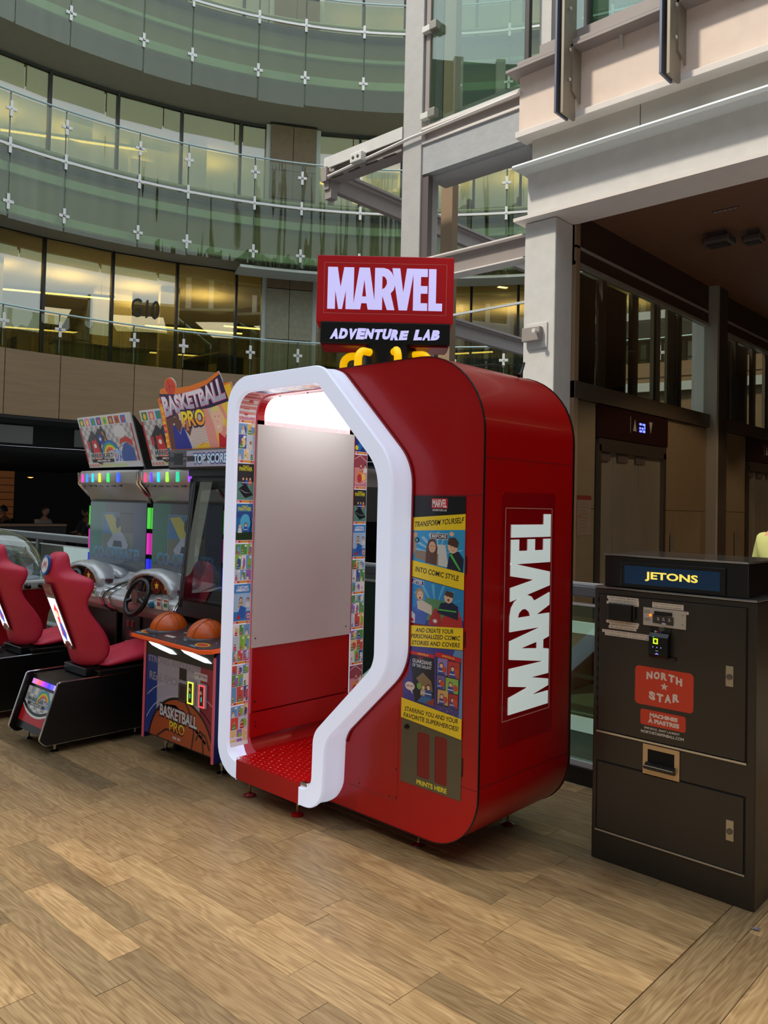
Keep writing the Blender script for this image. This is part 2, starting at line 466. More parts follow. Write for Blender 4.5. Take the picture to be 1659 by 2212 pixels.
# escalator crossing the void
e = root('escalator', (-7.4, 8.0, -4.2), 'dark escalator with glass sides rising through the void', 'escalator')
def slope_bar(b, z0, z1, dz, y0, y1):
    b.prism([(-9.6, z0), (-5.4, z1), (-5.4, z1+dz), (-9.6, z0+dz)], 'y', y0, y1)
b = B(); slope_bar(b, -4.0, -0.55, 0.5, 7.4, 8.6); b.build('truss', mat('escalator_dark', (40, 46, 44), 0.4, noise=.1), e)
for yy in (7.4, 8.56):
    b = B(); slope_bar(b, -3.5, -0.05, 0.85, yy, yy+0.02); b.build('side_glass', glass('esc_glass', (170, 215, 200), 0.15), e)
    b = B(); slope_bar(b, -2.65, 0.80, 0.06, yy-0.02, yy+0.05); b.build('handrail', RAILW, e)
st = B()
for i in range(14):
    x = -9.4+i*0.29; z = -3.4+i*0.238
    st.box((x, 7.5, z-0.3), (x+0.29, 8.5, z))
st.build('steps', mat('step_metal', (120, 122, 120), 0.4, metal=0.6), e)

# ---- curved office facade (concave cylinder)
FC = (-5.15, 5.92)
def cp(ph, R, z): a = radians(ph); return (FC[0]+R*cos(a), FC[1]+R*sin(a), z)
def ring(b, R0, R1, z0, z1, a0, a1, step=1.5):
    n = max(1, int(abs(a1-a0)/step)); rows = []
    for i in range(n+1):
        a = a0+(a1-a0)*i/n
        rows.append([cp(a, R0, z0), cp(a, R1, z0), cp(a, R1, z1), cp(a, R0, z1)])
    return b.loft(rows)
FA0, FA1 = 82, 205
CONC = mat('fascia_concrete', (160, 156, 126), 0.7, noise=0.12, nscale=(.5, .5, 2.0))
SOFF = mat('soffit_grey', (150, 146, 130), 0.8, noise=0.03)
TEAL = mat('teal_ledge', (205, 236, 224), 0.4)
FG = glass('facade_glass', (216, 220, 200), 0.035, wavy=0.45, wscale=(2.6, 2.6, 0.2), graze=0.30)
WG = glass('window_glass', (190, 186, 162), 0.20, wavy=0.03, wscale=(.6, .6, .3))
MULL = mat('mullion_black', (22, 25, 28), 0.4)
FRAMEW = mat('frame_pale', (185, 190, 182), 0.5)
WOODP = mat('wood_panel', (132, 106, 74), 0.55, noise=0.10, nscale=(1.2, 1.2, 22), randomtint=0.06)
# timber parapet with separate panels
wp = B(); ring(wp, 10.27, 10.6, 3.12, 4.30, FA0, FA1); wp = wp.build('wall_parapet', mat('panel_gap', (40, 30, 20), 0.8), kind='structure')
pa = [205, 192, 179.2, 173.4, 165.2, 159.6, 151.6, 145.6, 138.2, 132.2, 126.1, 119.6, 113.5, 107, 101, 95, 89, 82]
for a, c in zip(pa[:-1], pa[1:]):
    b = B(); ring(b, 10.2, 10.26, 3.12, 4.36, a-0.04, c+0.04); b.build('wood_panel', WOODP, wp)
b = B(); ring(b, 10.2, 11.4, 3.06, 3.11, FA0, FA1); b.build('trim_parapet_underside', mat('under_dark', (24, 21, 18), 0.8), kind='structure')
# slabs
for (z0, z1, nm) in ((7.02, 8.16, 'second'), (11.10, 12.3, 'third')):
    b = B(); ring(b, 10.42, 11.5, z0, z1, FA0, FA1); b.build('slab_edge_'+nm, CONC, kind='structure')
    rows = []
    for i in range(83):
        a_ = FA0+(FA1-FA0)*i/82; zi = z0-.002 if nm == 'second' else 10.54
        rows.append([cp(a_, 10.40, z0-.05), cp(a_, 11.48, zi-.05), cp(a_, 11.48, zi), cp(a_, 10.40, z0-.002)])
    B().loft(rows).build('soffit_'+nm, SOFF, kind='structure')
for (za, zb, nm) in ((7.73, 7.90, 'ledge'), (6.96, 7.12, 'ledge'), (11.10, 11.28, 'ledge'), (11.72, 11.80, 'ledge')):
    b = B(); ring(b, 10.33, 10.44, za, zb, FA0, FA1); b.build('trim_'+nm, TEAL, kind='structure')
b = B(); ring(b, 10.24, 10.9, 6.74, 6.80, FA0, 153); b.build('trim_skirt_foot', FRAMEW, kind='structure')
for z in (4.30, 8.10, 12.24):
    b = B(); ring(b, 10.25, 19, z, z+0.05, FA0, FA1, 4); b.build('floor_office', mat('office_floor', (70, 66, 56), 0.7), kind='structure')

# glass skirt + balustrade of each storey, hung on thin posts with cross clamps
POSTS = [192, 185.4, 179.5, 173.6, 165.35, 159.6, 151.5, 145.6, 138.15, 132.2, 126.1, 119.6, 113.2, 107, 101]
POSTM = mat('post_steel', (110, 120, 116), 0.4, metal=0.5)
CLAMP = mat('clamp_steel', (214, 212, 206), 0.4, metal=0.1)
def cross_mesh():
    b = B(); b.box((-0.012, -0.10, -0.03), (0.012, 0.10, 0.03), bev=.004); b.box((-0.012, -0.028, -0.15), (0.012, 0.028, 0.15), bev=.004)
    b.box((-0.03, -0.012, -0.012), (0.06, 0.012, 0.012))
    for t in (-0.07, 0.07): b.box((-0.016, t-0.008, -0.008), (0.0, t+0.008, 0.008))
    me = bpy.data.meshes.new('cross_clamp'); me.from_pydata([tuple(v) for v in b.v], [], b.f); me.materials.append(CLAMP); return me
CROSS = cross_mesh()
def storey(label, zlo, zdeck, zrail, crosses, pipe):
    t = root('glass_balustrade', cp(150, 10.2, zdeck), label, 'railing')
    for a, c in zip(POSTS[:-1], POSTS[1:]):
        lo = zlo+random.uniform(-0.03, 0.03) if zlo < zdeck-0.5 else zlo
        b = B(); ring(b, 10.2, 10.212, lo, zrail-0.05, a-0.08, c+0.08, 2)
        b.build('glass_panel', FG, t)
    for a in POSTS:
        b = B(); p0 = cp(a, 10.24, zlo+0.05); p1 = cp(a, 10.24, zrail-0.01); b.tube([p0, p1], 0.016, 6); b.build('post', POSTM, t)
        for z in crosses:
            o = bpy.data.objects.new('cross_clamp', CROSS); put(o, t)
            o.location = Vector(cp(a, 10.185, z))-t.location; o.rotation_euler.z = radians(a)
    b = B(); b.tube([cp(a, 10.2, zrail) for a in range(FA0, FA1, 2)], 0.018, 6); b.build('top_rail', mat('rail_teal', (170, 195, 190), .35, metal=.3), t)
    if pipe:
        b = B(); b.tube([cp(a, 10.27, zdeck+0.03) for a in range(FA0, FA1, 2)], 0.055, 8); b.build('deck_pipe', RAILW, t, smooth=True)
        b = B(); ring(b, 10.17, 10.20, zdeck-0.10, zdeck-0.05, FA0, FA1); b.build('clamp_rail', CLAMP, t)
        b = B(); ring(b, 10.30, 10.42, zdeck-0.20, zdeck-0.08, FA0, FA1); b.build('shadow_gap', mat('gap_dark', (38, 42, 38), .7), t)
    return t
storey('glass balustrade of the lowest office storey, standing on the timber parapet', 4.36, 4.36, 5.17, (4.86,), False)
storey('glass skirt and balustrade of the middle office storey', 6.82, 8.25, 9.20, (8.86, 8.17, 7.10), True)
storey('glass skirt and balustrade of the top office storey', 10.50, 12.42, 13.02, (12.35, 11.15), True)

# window walls: every bay a pane with its own mullion
MULS = [198, 187, 180.2, 173.45, 166.3, 159.2, 152.4, 149.3]
MULS2 = [143.0, 138.0, 132.9, 128.5, 124.1, 118.5, 112, 105, 98, 90]
wn = 1
for (z0, z1) in ((4.36, 7.0), (8.2, 10.5), (12.4, 14.9)):
    for seq in (MULS, MULS2):
        for a, c in zip(seq[:-1], seq[1:]):
            b = B(); ring(b, 11.40, 11.43, z0, z1, a-.1, c+.1, 4)
            w = b.build('window_%d' % wn, WG, kind='structure'); wn += 1
            b = B(); ring(b, 11.34, 11.46, z0, z1, c-0.14, c+0.14, 4); b.build('mullion', MULL, w)
            b = B(); ring(b, 11.36, 11.45, z1-0.06, z1, a, c, 4); ring(b, 11.36, 11.45, z0, z0+0.06, a, c, 4); b.build('frame', MULL, w)
    for a in (149.15, 143.15):
        b = B(); ring(b, 11.28, 11.5, z0, z1, a-0.28, a+0.28, 4); b.build('trim_jamb', FRAMEW, kind='structure')
# concrete pier made of panels
b = B(); ring(b, 11.30, 11.9, 4.3, 14.8, 143.35, 148.95, 3); pier = b.build('wall_pier', mat('pier_joint', (40, 37, 30), .9), kind='structure')
for z0, z1, m in ((4.3, 5.4, 'a'), (5.42, 6.6, 'a'), (6.62, 7.0, 'b'), (8.1, 8.75, 'b'), (8.77, 9.42, 'b'), (9.44, 10.5, 'b'), (12.4, 13.6, 'b')):
    mm = mat('pier_tile', (150, 146, 124), .75, noise=.1, nscale=(9, 9, 9)) if m == 'a' else mat('pier_brown', (124, 106, 82), .7, noise=.08)
    for a, c in ((143.4, 146.15), (146.22, 148.9)):
        b = B(); ring(b, 11.24, 11.31, z0, z1, a, c, 3); b.build('concrete_panel', mm, pier)

# office interiors
CEILO = mat('office_ceiling', (214, 204, 176), 0.8, noise=0.03)
BACKO = mat('office_wall', (176, 168, 142), 0.8, noise=0.06)
LAMP = mat('lamp_warm', (255, 236, 180), 0.5, emit=(255, 226, 150), es=9)
for k, (z0, z1, en) in enumerate(((4.36, 6.95, 1.0), (8.2, 10.5, 1.0), (12.4, 14.9, .25))):
    b = B(); ring(b, 11.5, 19, z1+0.02, z1+0.06, FA0, FA1, 4); b.build('ceiling_office', CEILO, kind='structure')
    b = B(); ring(b, 17.5, 17.6, z0, z1, FA0, FA1, 4); b.build('wall_office', BACKO, kind='structure')
    for j, a in enumerate((187, 175, 168, 161, 154, 139, 133, 127, 120, 108)):
        o = area('office_light', cp(a, 14.0, z1-0.12), (0, 0, -1), 2.2, 2.2, 70*en, (1.0, .80, .44))
        o2 = area('office_uplight', cp(a, 14.0, z1-0.45), (0, 0, 1), 0.9, 0.9, 34*en, (1.0, .78, .40))
def lamp(a, R, z, L, rot, label):
    c = cp(a, R, z); t = root('linear_lamp', c, label, 'lamp', 'linear office lamps')
    d = Vector((cos(radians(rot)), sin(radians(rot)), 0)); n = Vector((-d.y, d.x, 0))
    def bar(w, za, zb):
        b = B(); p = Vector(c)
        q = [p-d*L/2-n*w, p+d*L/2-n*w, p+d*L/2+n*w, p-d*L/2+n*w]
        return b.prism([(v.x, v.y) for v in q], 'z', c[2]+za, c[2]+zb)
    bar(.06, .02, .08).build('housing', MULL, t); bar(.045, 0, .02).build('tube', LAMP, t)
    for s in (-1, 1):
        p = Vector(c)+d*L*.4*s; B().tube([p+Vector((0, 0, .08)), p+Vector((0, 0, .35))], .006, 5).build('hanger', MULL, t)
LAMPL = [(168.5, 13.2, 9.95, 3.2, 60, 'long linear lamp behind the middle storey windows'), (150.6, 12.8, 9.0, .8, 60, 'short lamp at the right end of the middle storey'),
 (141, 12.6, 9.7, 1.3, 80, 'lamp behind the glass just right of the concrete pier, middle storey'), (136.5, 12.8, 9.3, 1.0, 80, 'second lamp right of the pier, middle storey'), (126, 12.8, 8.9, .9, 30, 'lamp behind the cross posts between the white columns'),
 (170.5, 13.4, 6.3, 3.0, 60, 'long linear lamp in the lowest office storey, left of the room number'), (171.5, 14.4, 5.6, 2.6, 60, 'lower linear lamp at left of the lowest office storey'),
 (155.5, 13.4, 5.9, 2.4, 60, 'linear lamp left of the pier in the lowest office storey'), (158, 14.4, 5.4, 2.4, 60, 'far linear lamp in the lowest office storey'), (150.8, 12.6, 5.9, .9, 60, 'short lamp beside the pale jamb in the lowest storey'),
 (140, 12.8, 5.0, 1.4, 80, 'lamp seen left of the booth sign'), (124.5, 13.2, 5.6, 1.2, 20, 'lamp above the dark sofa, right of the booth sign')]
for l in LAMPL: lamp(*l)
# structural piers and low furniture inside
PART = mat('partition', (200, 192, 165), .7)
for a, R, w, z0, z1 in ((176, 13.5, .8, 4.3, 7), (163, 14.5, .9, 4.3, 7), (158, 13.6, .5, 4.3, 7), (168, 13.2, .6, 8.2, 10.5), (160.5, 13.6, 1.0, 8.2, 10.5), (156, 13.0, .5, 8.2, 10.5), (135, 13.6, .9, 8.2, 10.5)):
    b = B(); ring(b, R, R+.3, z0, z1, a-w*2, a+w*2, 2); b.build('partition', PART, kind='structure')
def desk(a, R, z, lab):
    c = Vector(cp(a, R, z)); t = root('desk', c, lab, 'desk', 'office desks behind the glass')
    B().box(c+Vector((-.8, -.4, .70)), c+Vector((.8, .4, .74))).build('desktop', PART, t)
    for sx in (-.75, .72): B().box(c+Vector((sx, -.38, 0)), c+Vector((sx+.03, .38, .70))).build('leg', MULL, t)
    m = root('monitor', c+Vector((0, 0, .74)), 'dark monitor on the '+lab, 'monitor', 'office monitors')
    B().box(c+Vector((-.28, -.03, .84)), c+Vector((.28, .01, 1.2))).build('screen', MULL, m); B().box(c+Vector((-.03, -.02, .74)), c+Vector((.03, .02, .9))).build('stand', MULL, m)
    B().box(c+Vector((-.12, -.1, .742)), c+Vector((.12, .1, .752))).build('foot', MULL, m)
for a, R, lab in ((171.3, 15.6, 'office desk at far left of the lowest storey'), (167, 13.7, 'office desk left of the room number'), (154, 12.6, 'office desk near the right end of the lowest storey')): desk(a, R, 4.36, lab)
sf = root('sofa', cp(121.5, 12.2, 4.35), 'dark grey high-backed sofa behind glass above the booth roof', 'sofa')
b = B(); ring(b, 12.0, 12.2, 4.35, 5.25, 117.5, 125.5, 2); b.build('backrest', mat('sofa_dark', (44, 46, 46), .8), sf)
b = B(); ring(b, 12.2, 12.8, 4.35, 4.78, 117.5, 125.5, 2); b.build('seat', mat('sofa_dark'), sf)
b = B(); ring(b, 12.0, 12.8, 4.35, 5.0, 116.7, 117.5, 2); b.build('armrest', mat('sofa_dark'), sf)
bx = root('low_cabinet', cp(166, 12.4, 4.36), 'pale low cabinet behind the balustrade of the lowest storey', 'cabinet')
b = B(); ring(b, 12.1, 12.5, 4.36, 4.98, 161.5, 171, 2); b.build('carcass', TEAL, bx)
b = B(); ring(b, 12.05, 12.55, 4.98, 5.02, 161.3, 171.2, 2); b.build('top', FRAMEW, bx)
# small recessed lights under the skirts
for a, z, w_ in ((179, 6.99, 'at the left edge'), (164.2, 6.99, 'above the room number'), (153.2, 6.99, 'beside the pale jamb'), (120.5, 6.95, 'right of the booth sign')):
    c = Vector(cp(a, 11.0, z)); t = root('downlight', c, 'small recessed light under the middle storey glass skirt '+w_, 'lamp', 'downlights under the skirt')
    B().box(c-Vector((.12, .05, .02)), c+Vector((.12, .05, .0))).build('lens', LAMP, t); B().box(c-Vector((.14, .07, .012)), c+Vector((.14, .07, .004))).build('trim_ring', FRAMEW, t)
# room number on the glass
def wall_text(txt, a, R, z, h, wd, m, label):
    t = root('room_number', cp(a, R, z), label, 'sign'); b = B(); vs, fs = text_mesh(txt, 0.0)
    pts = []
    for (u, v) in vs:
        aa = a+degrees_(wd/R)/2-u*degrees_(wd/R)
        pts.append(cp(aa, R, z+v*h))
    b.add(pts, fs); b.build('lettering', m, t, solid=0.004)
def degrees_(x): return x*180/pi
wall_text('G10', 162.7, 11.33, 5.62, 0.40, 0.62, mat('letter_dark', (30, 34, 34), .5), 'dark room number G10 on the lowest storey window')
wall_text('E8', 122.6, 11.33, 4.82, 0.30, 0.30, mat('letter_dark'), 'dark room number E8 on the window above the booth roof')

# ---- restaurant level under the parapet (dark)
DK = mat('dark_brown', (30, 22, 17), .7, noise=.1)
b = B(); ring(b, 11.4, 11.6, 2.62, 3.06, FA0, FA1); b.build('wall_transom', mat('transom_dark', (26, 28, 30), .3), kind='structure')
for a, w, c in ((178.6, 1.2, 0), (175.9, 1.9, 1), (168.7, 1.1, 0), (166.2, 1.7, 1), (160, 1.6, 1), (156, 1.1, 0)):
    b = B(); ring(b, 11.36, 11.39, 2.66, 3.02, a-w, a+w, 2)
    b.build('window_transom', mat('transom_reflection%d' % c, ((124, 130, 126), (150, 152, 146))[c], .3), kind='structure')  # reflections in the transom glass painted as opaque grey panes
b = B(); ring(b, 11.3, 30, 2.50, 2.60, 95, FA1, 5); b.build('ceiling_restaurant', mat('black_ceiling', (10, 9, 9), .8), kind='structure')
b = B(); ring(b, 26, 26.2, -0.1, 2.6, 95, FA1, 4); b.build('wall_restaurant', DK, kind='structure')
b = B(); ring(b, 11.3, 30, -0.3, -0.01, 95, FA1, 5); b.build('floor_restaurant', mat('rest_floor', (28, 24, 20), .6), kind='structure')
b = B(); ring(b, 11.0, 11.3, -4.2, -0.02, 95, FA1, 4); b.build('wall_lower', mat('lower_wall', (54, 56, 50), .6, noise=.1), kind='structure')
AMB = mat('amber_glow', (255, 190, 110), .6, emit=(255, 170, 90), es=2.5)
WDK = mat('counter_wood', (120, 88, 60), .5, noise=.1)
rc = root('restaurant_counter', cp(176, 13.4, 0), 'long wooden restaurant counter in the dark, far left', 'counter')
b = B(); ring(b, 13.2, 13.6, 0.92, 0.97, 168, 186, 2); b.build('counter_top', WDK, rc)
b = B(); ring(b, 13.25, 13.35, 0.0, 0.92, 168, 186, 2); b.build('front', DK, rc)
wl = root('lit_shelf', cp(179.5, 24, 1.3), 'amber lit back-bar shelf far inside the restaurant', 'shelf')
b = B(); ring(b, 25.2, 25.9, 1.0, 1.05, 172, 186, 2); ring(b, 25.2, 25.9, 1.7, 1.75, 172, 186, 2); b.build('shelf_board', WDK, wl)
b = B(); ring(b, 25.85, 25.9, 1.05, 1.08, 172, 186, 2); b.build('light_strip', AMB, wl)
for i in range(26):
    a = 172.5+i*.5; c = Vector(cp(a, 25.5, 1.052)); h = random.uniform(.18, .34)
    b = B().lathe([(.035, 0), (.035, h*.6), (.012, h*.8), (.012, h)], c, 8)
    tag(b.build('bottle', mat('bottle_%d' % (i % 4), ((120, 60, 20), (190, 150, 90), (60, 70, 40), (200, 190, 170))[i % 4], .25)), 'small bottle on the amber lit back-bar shelf', 'bottle', 'bottles on the back-bar shelf')
dw = root('wooden_screen', cp(171.0, 16, 0), 'tall warm timber screen behind the silhouetted diner', 'screen')
for i in range(7):
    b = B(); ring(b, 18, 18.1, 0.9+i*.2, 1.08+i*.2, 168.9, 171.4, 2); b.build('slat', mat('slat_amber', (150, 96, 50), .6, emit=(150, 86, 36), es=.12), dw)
for a, R, nm in ((178, 22, 0), (174.4, 20, 1), (166, 21, 2)):
    c = Vector(cp(a, R, 2.2)); t = root('pendant_lamp', c, ('pendant lamp far left in the restaurant', 'pendant lamp above the diners', 'pendant lamp right of the diners')[nm], 'lamp')
    B().lathe([(.03, .14), (.10, .03), (.11, 0)], c, 12).build('shade', DK, t); B().lathe([(.09, 0), (.05, -.02), (.01, -.03)], c, 12).build('bulb', AMB, t)
    B().tube([c+Vector((0, 0, .14)), c+Vector((0, 0, .32))], .006, 5).build('cord', DK, t)
# dim shop lettering seen through the booth's far opening
tj = root('restaurant_sign', (-12.5, 12.95, 1.75), 'dim restaurant lettering seen through the back of the booth', 'sign')
b = B(); vs, fs = text_mesh('LE TAJ', 0.0)
dd = Vector((0.66, 0.75, 0)).normalized()
b.add([Vector((-12.74, 12.68, 2.12))+dd*u*.62+Vector((0, 0, v*.24)) for u, v in vs], fs); b.build('lettering', mat('sign_cream', (170, 150, 120), .6, emit=(190, 160, 120), es=.25), tj, solid=.02)
b = B(); b.add([Vector((-12.85, 12.64, 1.2))+dd*u*1.0+Vector((0, 0, v*1.25)) for u, v in ((0, 0), (1, 0), (1, 1), (0, 1))], [(0, 1, 2, 3)]); b.build('board', DK, tj, solid=.02)
pl = root('pendant_lamp', (-12.0, 12.2, 1.55), 'glowing shallow lamp seen through the back of the booth', 'lamp')
B().lathe([(.02, .08), (.10, .02), (.11, 0)], (-12.0, 12.2, 1.52), 14).build('shade', DK, pl); B().lathe([(.10, 0), (.05, -.025), (.01, -.03)], (-12.0, 12.2, 1.52), 14).build('bulb', AMB, pl)
B().tube([(-12.0, 12.2, 1.60), (-12.0, 12.2, 2.5)], .006, 5).build('cord', DK, pl)

# ---- the rest of the drum behind the camera, and an added slab shading the machines
BK = mat('atrium_wall', (84, 80, 70), .8, noise=.06)
def drum(b, R, z0, z1, a0, a1):
    rows = []
    for i in range(25):
        a = radians(a0+(a1-a0)*i/24); rows.append([(-3+R*cos(a), 3+R*sin(a), z0), (-3+(R+.3)*cos(a), 3+(R+.3)*sin(a), z0), (-3+(R+.3)*cos(a), 3+(R+.3)*sin(a), z1), (-3+R*cos(a), 3+R*sin(a), z1)])
    return b.loft(rows)
wb_ = drum(B(), 17, -4.3, 16, 205, 366).build('wall_back', BK, kind='structure')
PIL = mat('pilaster_pale', (176, 170, 156), .7)
for k in range(34):
    a = 206+k*4.7
    drum(B(), 16.7, -4.2, 16, a, a+1.0).build('pilaster', PIL, wb_)
for z in (0.0, 4.1, 8.2, 12.3): drum(B(), 16.8, z, z+.5, 205, 366).build('band', PIL, wb_)
for z in (1.2, 5.3, 9.4, 13.5): drum(B(), 16.9, z, z+2.4, 205, 366).build('dark_glazing', mat('glazing_dark', (30, 36, 36), .15), wb_)
B().box((5.2, -3.0, -.35), (5.5, 6.0, 9)).build('wall_light_block', mat('wall_taupe', (84, 70, 58), .7), kind='structure')  # unseen wall added to cut side light on the booth's end
b = B(); ring(b, 10.18, 10.27, 4.36, 4.66, 84, 112); b.build('wall_parapet_upper', WOODP, kind='structure')
b = B(); ring(b, 10.08, 10.16, 4.05, 4.23, 84, 112); b.build('trim_band_low', FRAMEW, kind='structure')
b = B(); ring(b, 10.08, 10.16, 5.55, 5.72, 84, 112); b.build('trim_band_high', FRAMEW, kind='structure')

SLAB = mat('shade_slab_white', (196, 190, 180), .7, noise=.03)
B().prism([(-16, -6.6), (-7.6, -5.25), (-6.3, -4.5), (-5.3, -4.2), (-3, -3.8), (1.5, -3.6), (1.5, -1.9), (-16, -1.9)], 'z', 10.0, 10.5).build('ceiling_shade_slab', SLAB, kind='structure')  # unseen slab added overhead to cast the shade on floor and machines

# ================================================================ WHITE STEEL TOWER AND FASCIA
SHW = mat('tower_steel', (176, 174, 172), 0.5, noise=0.04, bump=0.35, bscale=(14, 14, 9))
MAUVE = mat('taupe_steel', (150, 140, 136), 0.5, noise=.03)
DKST = mat('dark_steel', (72, 62, 60), .5)
def struct(name, b, m, parent=None, **k): return b.build(name, m, parent, kind='structure', **k)
colA = struct('column_steel', B().box((-5.42, 6.0, -4.2), (-5.17, 6.28, 13), bev=.008), SHW)
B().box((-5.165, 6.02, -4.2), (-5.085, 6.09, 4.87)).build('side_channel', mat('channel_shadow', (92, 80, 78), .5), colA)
B().box((-5.15, 6.02, 5.5), (-5.10, 6.12, 13)).build('glazing_bar', MAUVE, colA)
colB = struct('column_painted', B().box((-3.93, 6.0, -4.2), (-3.615, 6.29, 4.12), bev=.01), WHITE)
B().box((-3.975, 6.10, -4.2), (-3.935, 6.2, 4.05)).build('glazing_bar', MAUVE, colB)
B().box((-3.91, 6.14, 5.5), (-3.62, 6.4, 13), bev=.01).build('upper_shaft', WHITE, colB)
# small plate with a stub bracket on the painted column
br = root('stub_bracket', (-3.77, 6.0, 3.1), 'small grey steel plate with welded stub on the white column', 'bracket')
B().box((-3.885, 5.985, 2.99), (-3.68, 5.999, 3.21), bev=.003).build('plate', WHITE, br)
B().box((-3.90, 5.93, 3.05), (-3.72, 5.985, 3.17), bev=.004).build('stub', MAUVE, br)
B().lathe([(.014, 0), (.014, -.05), (.02, -.05), (.02, -.065)], (-3.74, 5.93, 3.12), 10, 'y').build('bolt', CLAMP, br)
# cross beams between the two columns
tw = B()
tw.box((-5.17, 6.02, 4.90), (-3.98, 6.10, 5.20)); tw.box((-5.17, 6.10, 4.88), (-3.98, 6.40, 4.92))
tb = struct('beam_tower', tw, mat('beam_bluegrey', (168, 170, 172), .5, noise=.05, bump=.3, bscale=(16, 16, 16)))
B().box((-5.17, 6.0, 5.20), (-3.98, 6.12, 5.225)).box((-5.17, 6.0, 5.345), (-3.98, 6.12, 5.37)).build('flange', WARMW, tb)
B().box((-5.17, 6.07, 5.22), (-3.98, 6.12, 5.35)).build('web', MAUVE, tb)
B().tube([(-6.5, 5.97, 5.22), (-5.3, 5.96, 5.285), (-3.98, 5.97, 5.315)], .016, 6).build('conduit', WARMW, tb)
lb = struct('beam_lower', B().box((-5.17, 6.06, 3.86), (-3.95, 6.10, 4.03)), MAUVE)
B().box((-5.17, 6.0, 4.03), (-3.95, 6.16, 4.045)).box((-5.17, 6.0, 3.82), (-3.95, 6.16, 3.835)).build('flange', WARMW, lb)
B().box((-5.17, 6.12, 3.45), (-3.95, 6.14, 3.47)).build('sill_line', RAILW, lb)
# cantilevered lift-guide frame, left of the tower
ca = struct('beam_cantilever', B().box((-6.59, 6.0, 5.42), (-5.42, 6.16, 5.45)).box((-6.59, 6.08, 5.30), (-5.42, 6.12, 5.44)).box((-6.59, 5.98, 5.20), (-5.42, 6.18, 5.225)), MAUVE)
B().box((-6.59, 5.985, 5.33), (-5.42, 6.0, 5.455)).build('front_flange', WHITE, ca)
for i in range(4): B().box((-6.45+i*.26, 5.97, 5.195), (-6.28+i*.26, 6.0, 5.203)).build('slot', DKST, ca)
B().box((-6.60, 5.96, 5.18), (-6.52, 6.0, 5.34)).build('end_bracket', MAUVE, ca)
jb = root('junction_box', (-6.0, 5.93, 5.26), 'small white junction box clamped under the cantilever beam', 'box')
B().box((-6.09, 5.9, 5.23), (-5.92, 5.98, 5.33), bev=.008).build('casing', CLAMP, jb)
for x in (-6.04, -5.97): B().lathe([(.018, 0), (.018, -.004), (.009, -.006)], (x, 5.90, 5.28), 10, 'y').build('knockout', DKST, jb)
for i, (z, nm) in enumerate(((5.20, 'upper'), (3.95, 'lower'), (1.9, 'low'))):
    s = struct('beam_side_'+nm, B().box((-6.60, 6.0, z-.10), (-6.52, 10.4, z+.10)), MAUVE)
    B().box((-6.50, 6.0, z+.08), (-6.44, 10.4, z+.11)).build('rib', MAUVE, s)
b = B(); b.box((-6.60, 6.02, 5.0), (-6.5, 6.12, 5.2)); struct('trim_guide_corner', b, MAUVE)
# timber-coloured post inside the shaft
po = struct('column_inner', B().box((-5.47, 6.70, -4), (-5.315, 6.80, 13)), mat('post_tan', (150, 126, 98), .6, noise=.05))
B().box((-5.62, 6.72, 5.3), (-5.5, 6.82, 13)).build('dark_post', mat('dark_post', (70, 66, 60), .5), po)
TG = glass('tower_glass', (206, 222, 208), 0.06)
tg = struct('window_tower', B().box((-5.10, 6.04, 5.37), (-3.94, 6.05, 13)), TG)
B().box((-3.985, 6.02, 5.37), (-3.94, 6.07, 13)).build('frame', mat('frame_dk', (50, 48, 46), .5), tg)
B().box((-5.10, 6.03, 5.375), (-3.94, 6.08, 5.40)).build('sill', RAILW, tg)
for z in (5.47, 6.35, 7.4):
    B().box((-5.17, 5.97, z-.03), (-5.06, 6.03, z+.03), bev=.004).build('glass_clip', CLAMP, tg)
    B().box((-5.07, 5.96, z-.045), (-4.98, 6.035, z+.045), bev=.008).build('clip_plate', mat('clip_grey', (140, 138, 130), .4, metal=.4), tg)

# big fascia across the lift lobby
bm_ = struct('beam_fascia', B().box((-3.94, 6.05, 4.15), (3.2, 6.12, 4.60)), WHITE)
B().box((-3.99, 5.90, 4.125), (3.2, 6.3, 4.155)).build('bottom_flange', WARMW, bm_)
B().box((-3.99, 5.88, 4.585), (3.2, 6.12, 4.62), bev=.006).tube([(-3.99, 5.885, 4.60), (3.2, 5.885, 4.60)], .022, 8).build('middle_flange', RAILW, bm_, label='pale rounded steel flange')
cpn = struct('wall_cladding', B().box((-3.90, 6.08, 4.62), (3.2, 6.14, 4.90)), mat('joint_dark', (60, 50, 45), .8))
for i in range(7): B().box((-3.90+i*1.02, 6.05, 4.622), (-3.90+i*1.02+1.012, 6.078, 4.888)).build('cladding_panel', mat('clad_beige', (190, 182, 172), .45, noise=.07, nscale=(2, 2, 5)), cpn)
PEACH = mat('peach_fascia', (226, 206, 192), .55, noise=.04)
fs_ = struct('wall_fascia', B().box((-4.0, 5.98, 4.94), (3.2, 6.10, 5.46)), PEACH)
B().box((-4.0, 5.92, 4.885), (3.2, 6.10, 4.94), bev=.004).build('lower_lip', WARMW, fs_)
B().box((-4.06, 5.84, 5.46), (3.2, 6.12, 5.485)).build('top_plate', MAUVE, fs_)
for i in range(12): B().prism([(-3.5+i*.47, 5.46), (-3.47+i*.47, 5.46), (-3.47+i*.47, 5.34)], 'y', 5.95, 5.97).build('web_stiffener', CLAMP, fs_)
up_ = struct('window_upper', B().box((-3.72, 6.10, 5.66), (3.2, 6.11, 9)), glass('upper_glass', (165, 195, 180), .14))
B().box((-3.95, 5.86, 5.50), (3.2, 6.15, 5.53)).box((-3.78, 5.95, 5.56), (3.2, 6.12, 5.66)).build('sill', MAUVE, up_)
for x in (-3.72, -3.40, -2.3, -1.2, 0): B().box((x-.02, 6.07, 5.66), (x+.03, 6.14, 9)).build('mullion', mat('frame_dk'), up_)
